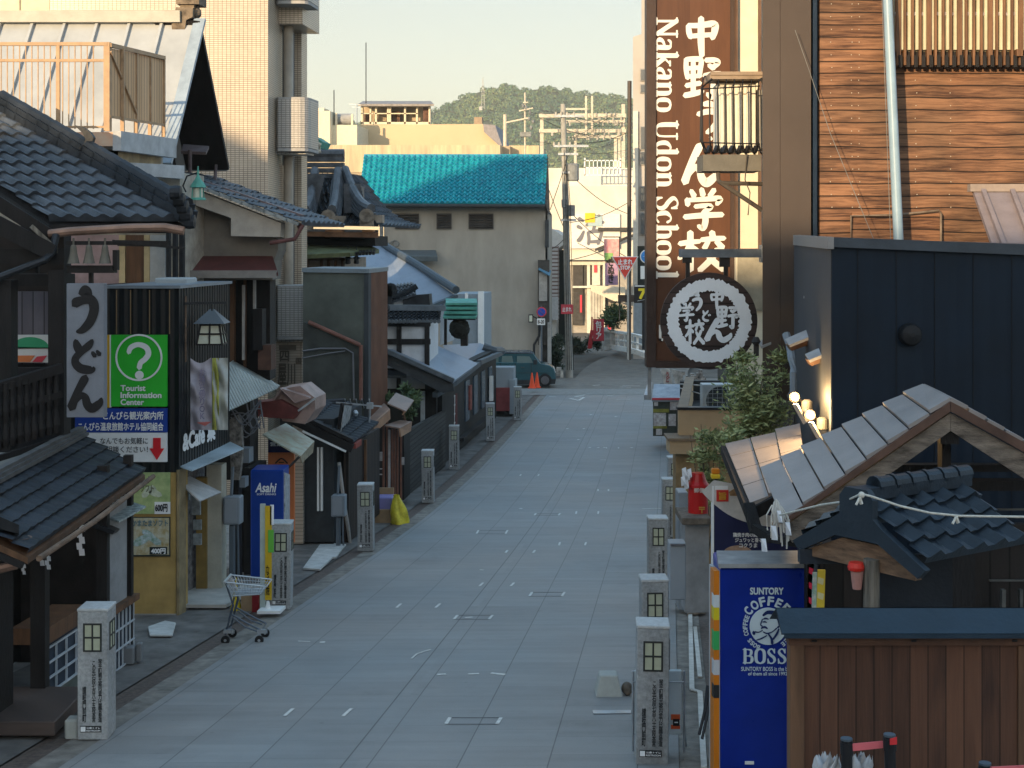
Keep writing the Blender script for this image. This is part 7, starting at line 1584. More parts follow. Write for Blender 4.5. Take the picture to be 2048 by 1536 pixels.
# round hanging sign
rs = thing('round_udon_sign', 'round dark plank sign with a white brushed ring and characters hung from a beam', 'sign', at(1418, 735, 19))
SY = 19.0; su = SY / F; cc = at(1418, 642, SY)
pk_ = planks('dark sign planks', [(.022, .016, .016), (.055, .036, .032)], .14, vert=False, gap=.05)
MB().disc(cc, 97 * su, .06, 56).out('plank_disc', pk_, rs)
ring_ = MB().annulus(cc - V((0, .012, 0)), 60 * su, 84 * su, .012, 150, .034).out('ring', PAINT('blue white paint', (.70, .75, .80)), rs)
bw2 = PAINT('blue white paint', (.70, .75, .80)); m = MB()
for st, (p0, p1, q0, q1) in ((G_NAKA, (1416, 1450, 582, 618)), (G_NO, (1432, 1476, 612, 656)), (G_N, (1408, 1464, 636, 684)), (G_U, (1380, 1408, 588, 622)), (G_DO, (1402, 1422, 620, 644)), (G_GAKU, (1356, 1388, 606, 642)), (G_KO, (1370, 1408, 640, 688))): m.strokes([[(x, y, w * 1.3) for x, y, w in s_] for s_ in st], at(p0, q1, SY), XF, ZF, ((p1 - p0) * su, (q1 - q0) * su), .012)
m.out('brush_lettering', bw2, rs)
m = MB(); m.px(1360, 1528, 498, 515, SY - .05, .14, sh=0); m.out('beam', M('blue grey beam', (.15, .17, .19), var=.3), rs); m = MB(); m.px(1372, 1380, 515, 560, SY + .02, .05, sh=0); m.px(1448, 1456, 515, 552, SY + .02, .05, sh=0); m.each('hanger', black_paint, rs); m = MB(); m.px(1440, 1460, 514, 534, SY - .01, .08, sh=0); m.px(1366, 1384, 514, 526, SY - .01, .08, sh=0); m.each('hook', black_paint, rs); MB().px(1523, 1532, 490, 525, SY - .06, .2, sh=0).out('wall_plate', galv, rs)
# ---------------- dark ribbed building in front
db = thing('dark_ribbed_building', 'blue black ribbed metal building with two small hooded lights on its left side', 'building', at(1850, 1300, 14))
DY = 13.5
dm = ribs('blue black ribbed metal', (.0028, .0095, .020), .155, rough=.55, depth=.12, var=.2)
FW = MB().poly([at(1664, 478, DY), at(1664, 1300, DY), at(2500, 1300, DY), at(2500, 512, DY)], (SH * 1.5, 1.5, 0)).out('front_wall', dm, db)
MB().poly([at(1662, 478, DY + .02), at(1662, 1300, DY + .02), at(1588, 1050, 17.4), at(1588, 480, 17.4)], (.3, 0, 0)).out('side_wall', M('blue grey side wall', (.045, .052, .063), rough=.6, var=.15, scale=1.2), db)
m = MB(); m.hexa([at(1656, 474, DY - .06), at(1668, 474, DY - .06), at(1668, 498, DY - .06), at(1656, 498, DY - .06)], [at(1586, 470, 17.45), at(1600, 470, 17.45), at(1600, 490, 17.45), at(1586, 490, 17.45)]); m.out('side_coping', M('pale coping', (.25, .235, .225), rough=.5, var=.1), db)
MB().poly([at(1664, 474, DY - .05), at(1664, 494, DY - .05), at(2500, 529, DY - .05), at(2500, 506, DY - .05)], (SH * .3, .3, 0)).out('front_coping', M('blue slate coping', (.045, .055, .068), rough=.5), db)
MB().slab([at(1664, 476, DY + .1), at(2500, 508, DY + .1), at(2500, 500, 17.4), at(1590, 474, 17.4)], .1).out('flat_roof', M('blue slate coping', (.045, .055, .068)), db)
m = MB()
for x in (1715, 1792, 1869, 1946, 2023): m.px(x, x + 1.2, 494 + (x - 1664) * .036, 1290, DY - .006, .01, sh=0)
m.out('panel_seam', M('seam black', (.004, .005, .007)), FW)
MB().lathe(at(1824, 670, DY - .10), [(.02, -.02), (.09, 0), (.105, .04), (.105, .10)], 24, 'y').out('round_vent', M('vent black', (.006, .007, .009), rough=.6), db, smooth=False)
for i, (x, y, Y) in enumerate(((1610, 672, 15.9), (1650, 702, 14.6))):
    m = MB(); m.slab([at(x - 40, y + 6, Y), at(x - 32, y + 18, Y - .25), at(x + 8, y + 2, Y - .25), at(x + 6, y - 14, Y)], .03); o = m.out('light_hood', M('pale hood', (.36, .37, .38), rough=.4, metal=.3), db)
    MB().poly([at(x - 34, y + 18, Y - .2), at(x + 6, y + 4, Y - .2), at(x + 6, y + 18, Y - .1), at(x - 26, y + 30, Y - .1)], (0, .15, 0)).out('hood_inside', copper, o)
    MB().px(x - 2, x + 6, y - 80, y - 75, Y + .2, .05).out('sill_strip', M('pale hood', (.36, .37, .38)), db)
m = MB(); m.slab([at(1516, 684, 18.2), at(1521, 693, 17.9), at(1574, 670, 18), at(1560, 662, 18.5)], .03); o = m.out('far_hood', M('pale hood', (.36, .37, .38)), db)
MB().tube([at(1572, 668, 17.5), at(1580, 690, 17.4), at(1584, 720, 17.2), at(1588, 745, 17.1), at(1588, 800, 17.1)], .05, 8).out('downpipe', M('grey blue pipe', (.20, .24, .28), var=.15), db)
m = MB(); m.px(1508, 1518, 690, 715, 18, .1); m.lathe(at(1512, 690, 18), [(.03, 0), (.06, .04), (.03, .1)], 8); m.px(1542, 1556, 682, 700, 18.2, .1); m.out('camera_box', M('camera black', (.03, .03, .03)), db)
# lit spot lamps on the wall
for i, (x, y, Y) in enumerate(((1590, 795, 14.4), (1621, 831, 13.7))):
    t = thing('wall_spot_lamp', ['farther' , 'nearer'][i] + ' of two lit spot lamps on the blue black wall above the gate', 'lamp', at(x, y, Y), 'spot lamps on the dark wall')
    MB().lathe(at(x, y, Y) - V((0, .03, 0)), [(.010, -.012), (.026, -.008), (.034, .01), (.036, .05), (.02, .09)], 16, 'y').out('bulb', glow('lamp light', (1, .62, .25), 5), t, smooth=True)
    m = MB(); m.lathe(at(x, y, Y), [(.052, .02), (.056, .03), (.05, .14), (.02, .16)], 16, 'y'); m.bar(at(x, y, Y) + V((0, .12, 0)), at(x + 22, y + 14, Y + .3), .03); m.out('housing', M('dark housing', (.10, .095, .09)), t)
    MB().slab([at(x - 2, y + 12, Y), at(x + 6, y + 12, Y - .1), at(x + 26, y + 48, Y - .1), at(x + 20, y + 52, Y)], .02).out('reflector_plate', M('white plate', (.5, .48, .42)), t); MB().lathe(at(x + 24, y + 18, Y + .05), [(.04, -.05), (.055, -.04), (.055, .05), (.03, .07)], 14).out('ballast', M('dark housing', (.10, .095, .09)), t)
    l = bpy.data.lights.new('lamp_light', 'POINT'); l.energy = 14; l.color = (1, .62, .26); l.shadow_soft_size = .04; lo = bpy.data.objects.new('lamp_light', l); COL.objects.link(lo); lo.parent = t; lo.location = (0, -.12, .02)
# ---------------- small gate with slab tiled roof
gt = thing('shop_gate', 'small timber gate with grey slab tiled gable roof in front of the blue black building', 'gate', at(1760, 1560, 11.6))
ap, apb = at(1900, 795, 11.0), at(1846, 767, 12.2)
lf, lb = at(1564, 1041, 11.0), at(1520, 940, 12.2)
slab_t = M('grey slab tile', (.25, .225, .215), rough=.55, var=.14, scale=2.5, bump=.1)
m = MB(); n = 8
for i in range(n):
    a, b = i / n, (i + .985) / n; u = V((0, 0, .012))
    m.slab([lf.lerp(ap, a) + u * 2, lb.lerp(apb, a) + u * 2, lb.lerp(apb, b), lf.lerp(ap, b)], .03)
m.out('roof', slab_t, gt)
rf, rb_ = at(2120, 925, 11.0), at(2060, 890, 12.2)
m = MB()
for i in range(6):
    a, b = i / 6, (i + .985) / 6; m.slab([rf.lerp(ap, a) + V((0, 0, .02)), rb_.lerp(apb, a) + V((0, 0, .02)), rb_.lerp(apb, b) + V((.01, 0, 0)), rf.lerp(ap, b) + V((.01, 0, 0))], .03)
m.out('roof_right', slab_t, gt)
# longer lower slope behind
q = [at(1500, 1010, 12.3), at(1612, 955, 12.3), at(1600, 846, 15.3), at(1450, 890, 15.3)]
m = MB()
for j in range(3):
    for i in range(4):
        sh_ = .12 * (j % 2)
        def B(u, v): return q[0].lerp(q[1], u).lerp(q[3].lerp(q[2], u), v)
        v0, v1 = max(0, (i - sh_) / 4), min(1, (i + 1 - sh_) / 4 - .008)
        m.slab([B(j / 3, v0) + V((0, 0, .02)), B((j + .99) / 3, v0), B((j + .99) / 3, v1), B(j / 3, v1) + V((0, 0, .02))], .03)
m.out('lower_roof', slab_t, gt)
m = MB(); m.bar(q[0] - V((.02, 0, .05)), q[3] - V((.02, 0, .05)), .05, .09); 
m.bar(q[0] - V((0, .02, .08)), q[1] - V((0, .02, .06)), .06, .1); m.out('eave_beam', dark_timber, gt)
MB().poly([at(1500, 1016, 12.28), at(1545, 996, 12.28), at(1545, 1012, 12.28), at(1506, 1030, 12.28)], (0, .3, 0)).out('lit_soffit', M('orange timber', (.30, .13, .055), var=.25), gt)
barge = M('weathered barge board', (.20, .165, .135), rough=.85, var=.5, scale=7, stretch=(.6, 3, 2.2), bump=.7)
m = MB(); m.ppoly([(1901, 826), (1901, 862), (1585, 1086), (1566, 1055)], 11.02, .05, 0); m.ppoly([(1902, 826), (2130, 952), (2130, 1010), (1902, 862)], 11.02, .05, 0); m.out('barge_board', barge, gt)
m = MB(); m.ppoly([(1901, 803), (1901, 823), (1566, 1051), (1562, 1044)], 10.98, .08, 0); m.ppoly([(1902, 803), (2130, 930), (2130, 950), (1902, 823)], 10.98, .08, 0); m.out('verge_rail', M('red brown verge', (.10, .055, .04), var=.3), gt)
m = MB(); m.bar(at(1900, 870, 11.06), at(1848, 830, 12.15), .14, .14); m.px(1884, 1902, 866, 975, 11.3, .12, sh=0); m.px(1680, 2200, 962, 982, 11.5, .14, sh=0); m.px(1740, 2200, 930, 944, 12.0, .12, sh=0); m.bar(at(1590, 1080, 11.05), at(1560, 1010, 12.2), .10, .10)
m.px(1900, 1950, 1010, 1560, 11.4, .2, sh=0); m.px(1614, 1628, 1050, 1560, 12.0, .12, sh=0); pass
m.out('gate_frame', dark_timber, gt)
m = MB(); m.px(1640, 1760, 1120, 1560, 12.1, .1, sh=0); m.px(1950, 2250, 1050, 1560, 11.9, .1, sh=0); m.each('gate_boards', planks('black gate boards', [(.010, .009, .009), (.028, .022, .02)], .16, gap=.05), gt)
m = MB(); m.px(1990, 2250, 1018, 1021, 11.8, .03, sh=0); m.px(1985, 2250, 1083, 1086, 11.8, .03, sh=0); m.px(1980, 2250, 1160, 1163, 11.8, .03, sh=0); m.px(2004, 2012, 1180, 1240, 11.7, .05, sh=0); m.px(2040, 2046, 1180, 1240, 11.7, .05, sh=0); m.each('gate_slat', M('grey slat', (.09, .09, .085), var=.3), gt)
m = MB(); m.bar(at(1497, 1010, 12.2), at(1512, 1062, 12.0), .09, .07); m.bar(at(1510, 1056, 12.0), at(1545, 1078, 11.8), .07, .07); m.bar(at(1540, 1076, 11.8), at(1640, 1094, 11.2), .06, .06); m.out('bracket_arm', dark_timber, gt)
MB().tube([at(1618, 1036, 12.0), at(1636, 1046, 11.9)], .018, 8).out('lit_tube', glow('warm lamp', (1, .62, .25), 1.1), gt)
# rope bundles hanging at its left corner
sr = thing('rope_tassels', 'bundle of white rope strands and paper tassels hanging from the left eave of the gate', 'tassel', at(1555, 1000, 11.1))
m = MB(); rnd = random.Random(8)
for k in range(22):
    x = rnd.choice([1553, 1545, 1560, 1566, 1575, 1540, 1529]) + rnd.uniform(-4, 4); top = 998 + abs(x - 1553) * .6; L = rnd.uniform(40, 92)
    m.tube([at(x * .4 + 1552 * .6, top, 11.0), at(x, top + L * .4, 10.97), at(x + rnd.uniform(-4, 4), top + L, 10.95)], .006, 5)
m.out('strand', M('off white rope', (.50, .48, .44), rough=.9), sr)
m = MB()
for x, y, s_ in ((1527, 1078, .5), (1547, 1052, .55), (1575, 1045, .5), (1558, 1022, .45)): m.poly([at(x - 9 * s_, y, 10.94), at(x + 9 * s_, y, 10.94), at(x + 16 * s_, y + 52 * s_, 10.9), at(x - 6 * s_, y + 50 * s_, 10.96)], (0, .012, 0))
m.out('paper_tassel', paper, sr)
rp3 = thing('sagging_rope', 'pale rope with knots sagging across the gate and noticeboard roof', 'rope', at(1720, 990, 9.2))
pts = [at(x, y, Y) for x, y, Y in [(1560, 1030, 10.8), (1640, 1010, 10), (1690, 1003, 9.5), (1722, 988, 9.25), (1740, 992, 9.2), (1800, 1012, 9.2), (1860, 1026, 9.2), (1920, 1032, 9.2), (2060, 1034, 9.2)]]
MB().tube(pts, .0075, 7).out('rope', rope_m, rp3); m = MB()
for x, y in ((1719, 996), (1912, 1034)): m.tube([at(x, y, 9.15), at(x + 4, y + 12, 9.15)], .012, 6); m.tube([at(x, y, 9.15), at(x - 7, y + 14, 9.13)], .008, 6)
m.each('rope_end', rope_m, rp3); m = MB()
bmesh.ops.create_icosphere(m.b, subdivisions=2, radius=.022, matrix=Matrix.Translation(at(1723, 990, 9.2))); m.out('knot', rope_m, rp3)
# ---------------- small tiled noticeboard roof
nb = thing('tiled_noticeboard', 'small noticeboard with its own dark tiled roof and weathered post behind the brown fence', 'noticeboard', at(1745, 1560, 9.3))
r_ = V((.82, .57, 0)); c_ = V((.57, -.82, 0)); A0 = at(1722, 1000, 9.4); Lr = 1.05
eR0 = A0 + c_ * .52 + V((0, 0, -.30)); eL0 = A0 - c_ * .52 + V((0, 0, -.30))
ntile = M('blue black tile', (.015, .024, .036), rough=.4, var=.4, scale=5, bump=.15)
MB().tiles(eR0, eR0 + r_ * Lr, A0 + r_ * Lr, A0, 5, 4, amp=.045, lip=.025, kind='roll').out('roof', ntile, nb)
MB().tiles(eL0 + r_ * Lr, eL0, A0, A0 + r_ * Lr, 5, 4, amp=.045, lip=.025, kind='roll').out('roof_back', ntile, nb)
m = MB(); m.bar(A0 + V((0, 0, .04)), A0 + r_ * Lr + V((0, 0, .04)), .12, .08)
for i in range(6):
    p = A0 + r_ * (.12 + i * .16) + V((0, 0, .08)); m.tube([p, p + r_ * .15], .058, 12); m.tube([p, p + r_ * .03], .066, 12)
m.out('ridge', ntile, nb)
gbm = M('blue black board', (.019, .029, .041), rough=.5, var=.15)
def gp_(u, z): return A0 + c_ * u + V((0, 0, z))
MB().poly([gp_(-.14, .02), gp_(-.09, .08), gp_(.09, .08), gp_(.14, .02), gp_(.14, -.10), gp_(.22, -.16), gp_(.56, -.35), gp_(.50, -.41), gp_(.18, -.25), gp_(-.18, -.25), gp_(-.50, -.41), gp_(-.56, -.35), gp_(-.24, -.16), gp_(-.14, -.10)], -r_ * .05).out('gable_board', gbm, nb)
MB().poly([gp_(-.16, -.27), gp_(.16, -.27), gp_(.44, -.385), gp_(.44, -.44), gp_(-.44, -.44), gp_(-.44, -.385)], r_ * .06).out('gable_panel', M('bare brown board', (.21, .125, .075), rough=.8, var=.4, scale=6, stretch=(1, 1, 5), bump=.4), nb)
MB().tube([at(1743, 1118, 9.3), at(1743, 1560, 9.3)], .052, 12).out('post', grey_timber, nb)
m = MB(); m.px(1600, 1735, 1098, 1128, 9.75, .08, sh=0); m.px(1760, 1905, 1110, 1560, 9.9, .06, sh=0); m.out('board_panel', M('blue slate board', (.020, .027, .038), rough=.5, var=.15), nb)
cupb = thing('hanging_cup_lantern', 'small faded pink cup lantern with a red rim hanging beside the weathered post', 'lantern', at(1715, 1182, 9.3))
MB().lathe(at(1714, 1178, 9.3), [(.028, 0), (.03, .01), (.042, .115), (.03, .12)], 12).out('cup', M('faded pink plastic', (.40, .20, .17), var=.2), cupb); MB().lathe(at(1712, 1140, 9.3), [(.05, 0), (.055, .02), (.045, .05)], 12).out('rim', red_plastic, cupb)
# ---------------- narrow vertical banners beside the vending machine
for nm, x, w, q0, q1, Y, cols, lab in (('narrow_banner', 1613, 9, 1030, 1240, 12.0, ((.60, .56, .52), (.55, .02, .06)), 'narrow red and white striped banner between the blue machine and the gate'), ('narrow_banner', 1630, 13, 1140, 1242, 11.7, ((.62, .45, .04), (.60, .55, .3)), 'narrow yellow banner beside the red and white striped one')):
    t = thing(nm, lab, 'banner', at(x, 1560, Y))
    MB().ppoly([(x + 6, q0), (x + w + 8, q0), (x + w - 4, q1 + 300), (x - 6, q1 + 300)], Y, .02, 0).out('cloth', M(nm + str(x), cols[0], var=.1), t); m = MB()
    for k in range(7): yy = q0 + 14 + k * 30; m.ppoly([(x + 6 - k * .3, yy), (x + w + 5, yy + 4), (x + w + 3, yy + 16), (x + 5, yy + 12)], Y - .006, .004, 0)
    m.out('stripe', M(nm + 's' + str(x), cols[1], var=.1), t)
mg = thing('magazine_banner', 'thin green and white leaflet strip beside the yellow banner', 'banner', at(1622, 1560, 11.8)); MB().ppoly([(1626, 1145), (1634, 1145), (1626, 1560), (1616, 1560)], 11.85, .02, 0).out('cloth', M('leaflet green', (.10, .25, .20), var=.6, scale=18, col2=(.5, .5, .5)), mg)
# ---------------- brown plank fence with slate cap
fe = thing('plank_fence', 'brown vertical plank fence with a blue slate cap along the right foreground', 'fence', at(1820, 1900, 8.3))
FY = 8.3
MB().px(1608, 2500, 1290, 2000, FY, .04, sh=0).out('planks', planks('brown fence planks', [(.034, .017, .012), (.078, .036, .022), (.125, .057, .033)], .103, gap=.028, grain=1.1, bump=.35, rough=.6), fe)
MB().px(1580, 1609, 1287, 2000, FY - .03, .10, sh=0).out('post', M('brown fence post', (.13, .068, .038), rough=.6, var=.3, scale=8, stretch=(1, 1, .15)), fe, bev=.004)
MB().px(2037, 2070, 1292, 2000, FY - .015, .06, sh=0).out('post', M('brown fence post', (.13, .068, .034)), fe)
MB().px(1578, 2500, 1277, 1291, FY - .04, .1, sh=0).out('rail', M('red brown rail', (.10, .05, .032), var=.3), fe)
cap = MB(); Z0, Z1 = gz(1276, FY - .1), gz(1266, FY - .1)
cap.hexa([at(1568, 1268, FY - .13), at(2500, 1268, FY - .13), at(2500, 1277, FY - .13), at(1568, 1277, FY - .13)], [at(1568, 1262, FY + .22), at(2500, 1262, FY + .22), at(2500, 1272, FY + .22), at(1568, 1272, FY + .22)])
x0, x1 = gx(1564, FY - .13), 6.0; zt = gz(1267, FY - .13)
cap.poly([(x0, FY - .13, zt), (x1, FY - .13, zt), (x1, FY + .04, zt + .10), (x0, FY + .04, zt + .10)], (0, .02, -.012)); cap.poly([(x0, FY + .045, zt + .102), (x1, FY + .045, zt + .102), (x1, FY + .25, zt - .01), (x0, FY + .25, zt - .01)], (0, .02, -.012))
cap.out('cap', M('blue slate cap', (.012, .026, .042), rough=.45, var=.2, scale=3), fe)
m = MB()
for x in (1629, 1828, 2030): m.px(x - 5, x + 5, 1280, 1284, FY - .05, .012, sh=0)
m.out('bracket_hole', M('vent black', (.006, .007, .009)), fe)
# belt barriers and wrapped flowers before the fence
def belt(p, q0, Y, lean, lab):
    t = thing('barrier_post', lab, 'barrier', at(p, 1990, Y), 'black belt barrier posts')
    MB().tube([at(p, q0 + 2, Y), at(p + lean, 2050, Y)], .029, 14).out('post', black_paint, t); MB().tube([at(p, q0, Y), at(p, q0 + 4, Y)], .031, 14).out('cap', PAINT('cap grey', (.06, .08, .10)), t); MB().tube([at(p, q0 + 8, Y), at(p + 1, q0 + 32, Y)], .034, 14).out('belt_housing', black_paint, t)
    MB().lathe(at(p + lean, 2050, Y), [(.16, 0), (.16, .02), (.04, .05)], 20).out('base', black_paint, t)
    return t
t = belt(1693, 1476, 7.6, 8, 'leftmost black barrier post with a pale red belt before the brown fence')
MB().poly([at(1700, 1488, 7.58), at(1767, 1482, 7.58), at(1767, 1496, 7.58), at(1700, 1503, 7.58)], (0, .004, 0)).out('belt', M('faded red belt', (.60, .13, .15), var=.08), t)
t = belt(1779, 1468, 7.55, 14, 'middle black barrier post between the two red belts')
MB().poly([at(1780, 1478, 7.5), at(1794, 1474, 7.5), at(1794, 1489, 7.5), at(1780, 1490, 7.5)], (0, .004, 0)).out('belt', M('bright red belt', (.55, .03, .035), var=.08), t)
t = belt(1970, 1525, 7.4, 10, 'rightmost black barrier post cut by the bottom edge of the picture')
MB().poly([at(1978, 1534, 7.38), at(2140, 1526, 7.38), at(2140, 1541, 7.38), at(1978, 1549, 7.38)], (0, .004, 0)).out('belt', M('faded red belt', (.60, .13, .15)), t)
for i, (x, y, w) in enumerate(((1652, 1504, 26), (1722, 1506, 22))):
    t = thing('wrapped_flowers', ['white paper wrapped bundle left of the barrier posts', 'white paper wrapped bundle between the barrier posts'][i], 'bundle', at(x, 1600, 7.7), 'wrapped bundles by the fence')
    rnd = random.Random(20 + i); m = MB()
    for k in range(9):
        a = rnd.uniform(-1, 1); ph_ = rnd.uniform(0, 6); tw_a = rnd.uniform(-.8, .8)
        def pf(u, v, a=a, ph_=ph_, tw_a=tw_a):
            yv = 1605 + (y - 1605) * (v * (1.0 - .10 * abs(a))); wd = (.020 + .052 * v * (1.15 - v)) * (1 - .7 * max(0, v - .8) / .2)
            c0 = at(x + a * w * (.35 + .65 * v ** 2), yv, 7.7 + .06 * math.sin(ph_) * v); s_ = (u - .5) * 2
            return c0 + V((math.cos(tw_a) * s_ * wd, math.sin(tw_a) * s_ * wd + .018 * math.cos(s_ * 2.2 + ph_) - .01 * v, .012 * math.sin(5 * s_ + ph_) * v))
        m.grid(pf, 6, 10)
        continue
        tip = at(x + a * w, y + abs(a) * 16 + rnd.uniform(0, 8), 7.7 + rnd.uniform(-.08, .08)); base = at(x + a * w * .35, 1605, 7.7); wd = V((.022, 0, 0)); b_ = base.lerp(tip, .55) + V((rnd.uniform(-.02, .02), -.02, 0))
        m.hexa([base - wd * .6, base + wd * .6, base + wd * .6 + V((0, .01, 0)), base - wd * .6 + V((0, .01, 0))], [b_ - wd, b_ + wd, b_ + wd + V((0, .012, 0)), b_ - wd + V((0, .012, 0))]); m.hexa([b_ - wd, b_ + wd, b_ + wd + V((0, .012, 0)), b_ - wd + V((0, .012, 0))], [tip - wd * .35, tip + wd * .35, tip + wd * .35 + V((0, .01, 0)), tip - wd * .35 + V((0, .01, 0))])
    m.out('paper', M('wrapping paper', (.50, .50, .44) if i else (.52, .53, .55), var=.12), t, smooth=True)
    MB().lathe(at(x, 1640, 7.7), [(.05, 0), (.07, .12), (.05, .13)], 12).out('pot', M('dark pot', (.05, .05, .05)), t)
# ---------------- blue coffee vending machine
cv = thing('coffee_vending_machine', 'tall blue coffee vending machine with white lettering and round emblem behind the fence', 'vending machine', at(1526, 1575, 12.2))
VY = 12.2; vu = VY / F
vb = MB().px(1440, 1612, 1137, 1578, VY, .66, sh=.05).out('cabinet', PAINT('coffee blue enamel', (.004, .022, .24), .3, .12), cv, bev=.012)
MB().poly([at(1437, 1136, VY - .03), at(1616, 1136, VY - .03), at(1596, 1109, 12.75), at(1433, 1109, 12.75)], (0, 0, .035)).out('top_cover', M('grey lid', (.30, .31, .32), rough=.5, var=.25, scale=5), cv)
m = MB(); m.poly([at(1440, 1142, VY + .01), at(1440, 1578, VY + .01), at(1425, 1560, 12.85), at(1425, 1128, 12.85)], (-.03, 0, 0)); m.out('front_panel', M('machine front', (.45, .45, .45), var=.2), cv)
m = MB(); m.poly([at(1438.5, 1142, VY), at(1438.5, 1578, VY), at(1431, 1570, 12.5), at(1431, 1134, 12.5)], (-.045, 0, 0)); m.out('orange_edge', PAINT('machine orange', (.55, .17, .01)), cv)
for q0, q1, nm, c in ((1215, 1240, 'yellow_patch', (.6, .5, .02)), (1262, 1300, 'green_patch', (.04, .35, .10)), (1190, 1215, 'white_patch', (.55, .6, .62)), (1320, 1350, 'white_patch', (.5, .52, .55)), (1370, 1396, 'black_patch', (.02, .02, .02))):
    MB().poly([at(1438.5, q0, VY - .003), at(1438.5, q1, VY - .003), at(1434, q1 - 6, 12.35), at(1434, q0 - 6, 12.35)], (-.046, 0, 0)).out(nm, PAINT(nm + str(q0), c), cv)
lblue = PAINT('pale blue lettering', (.50, .60, .66), .5)
ptext('SUNTORY', lblue, vb, 1500, 1566, 1175, 1188, VY, bold=.04)
m = MB(); ec = at(1536, 1252, VY)
em = MB().disc(ec - V((0, .012, 0)), 37 * vu, .012, 48).out('emblem', lblue, vb)
dk = PAINT('emblem navy', (.006, .02, .10)); m = MB()
def er_(st): m.strokes(st, ec + V((-37 * vu, -.012, -37 * vu)), XF, ZF, 74 * vu, .006)
er_([[(.36, .80, .06), (.48, .88, .10), (.66, .86, .12), (.78, .74, .13), (.80, .60, .08)], [(.36, .70, .03), (.42, .72, .05), (.50, .70, .03)], [(.34, .62, .02), (.40, .63, .04), (.46, .61, .02)], [(.34, .70, .03), (.29, .55, .03), (.33, .52, .03), (.31, .44, .03)], [(.33, .47, .05), (.40, .49, .06), (.47, .45, .04)], [(.34, .40, .03), (.24, .35, .03), (.14, .36, .04)], [(.10, .36, .08), (.11, .30, .08)], [(.78, .62, .05), (.80, .52, .05), (.74, .48, .04)], [(.36, .36, .03), (.46, .32, .04), (.60, .36, .03), (.72, .46, .04)], [(.50, .30, .04), (.58, .18, .06), (.60, .05, .08)], [(.78, .44, .04), (.72, .30, .06), (.62, .16, .05)], [(.45, .26, .03), (.30, .18, .04), (.18, .14, .03)]])
m.out('emblem_drawing', dk, em)
def arc(word, a0, a1, r, hgt_, bold=.04):
    for i, ch in enumerate(word):
        if ch == ' ': continue
        a = R(a0 + (a1 - a0) * i / (len(word) - 1)); n_ = V((math.sin(a), 0, math.cos(a))); t_ = V((math.cos(a), 0, -math.sin(a)))
        w_ = hgt_ * (.62 if ch not in 'O' else .78); text(ch, lblue, vb, ec + n_ * r * vu - t_ * w_ * vu / 2, w_ * vu, hgt_ * vu, ux=t_, uy=n_, bold=bold, name='arc_letter')
arc('COFFEE', -52, 44, 42, 17); arc('BOSS', 66, 100, 42, 8.5); arc('BOSS COFFEE', -154, -66, 42, 8.5); arc('FEE', 118, 140, 42, 8.5)
m = MB(); x = 1484
serif(m, 'BOZZ', at(1485, 1326, VY), XF, ZF, 29 * vu * 1.0, .012, .06); m.out('slab_lettering', lblue, vb)
ptext('SUNTORY BOSS is the boss', lblue, vb, 1482, 1586, 1333, 1341, VY, bold=.02); ptext('of them all since 1992', lblue, vb, 1496, 1574, 1343, 1350, VY, bold=.02)
MB().px(1490, 1508, 1523, 1529, VY - .012, .01, sh=0).out('plate', white_paint, vb)
# black folded easel leaning by the machine
ez = thing('folded_easel', 'black folded easel frame leaning against the front of the blue coffee machine', 'easel', at(1400, 1480, 13))
m = MB(); m.bar(at(1424, 1362, 13.1), at(1398, 1470, 12.9), .02); m.bar(at(1418, 1372, 13.2), at(1410, 1440, 13.0), .05, .02); m.bar(at(1426, 1375, 13.0), at(1404, 1478, 12.8), .02); m.out('frame', black_paint, ez)
# dark menu poster
mp_ = thing('menu_poster', 'large navy food poster with a white bowl, red stamp and small white lines of writing', 'poster', at(1500, 1190, 15))
PYm = 15.0; pu = PYm / F
mb_ = MB().px(1427, 1610, 973, 1190, PYm, .05, sh=0).out('sheet', M('navy poster', (.018, .022, .07), rough=.4, var=.2, scale=2), mp_)
MB().px(1424, 1428, 972, 1190, PYm - .01, .07, sh=0).out('white_edge', white_paint, mp_)
m = MB(); m.strokes([[(.0, 1.0, .5), (.1, .75, .42), (.3, .45, .34), (.6, .25, .26), (1.0, .18, .2)]], at(1438, 1062, PYm), XF, ZF, (150 * pu, 86 * pu), .006); m.out('bowl_rim', M('bowl white', (.50, .48, .45), var=.2), mb_)
m = MB(); m.strokes([[(.0, .3, .3), (.3, .55, .5), (.7, .5, .5), (1, .3, .3)]], at(1470, 1000, PYm), XF, ZF, (120 * pu, 40 * pu), .008); m.out('food_picture', M('food brown', (.33, .19, .09), var=.4, scale=12), mb_)
MB().px(1430, 1456, 972, 980, PYm - .012, .01, sh=0).out('white_tab', white_paint, mb_); st_2 = MB().px(1433, 1457, 980, 1003, PYm - .016, .012, sh=0).out('red_stamp', PAINT('stamp red', (.50, .03, .02)), mb_); ptext('旨', PAINT('stamp gold', (.55, .28, .03)), st_2, 1438, 1452, 984, 999, PYm - .016, bold=.03)
for s_, y, a, b in (('鶏焼き肉の鍋だれ', 1070, 1466, 1530), ('ジュワッと香る', 1080.5, 1470, 1524), ('コクうま', 1091, 1478, 1514)): ptext(s_, white_paint, mb_, a, b, y - 5, y + 3.5, PYm, bold=.03)
m = MB(); m.ppoly([(1446 + 30 + 31 * math.cos(a), 1110 - 19 * math.sin(a)) for a in [k * math.pi / 14 for k in range(15)]], PYm - .008, .008, 0); m.out('bun_picture', M('bun brown', (.40, .26, .18), var=.3, scale=10), mb_)
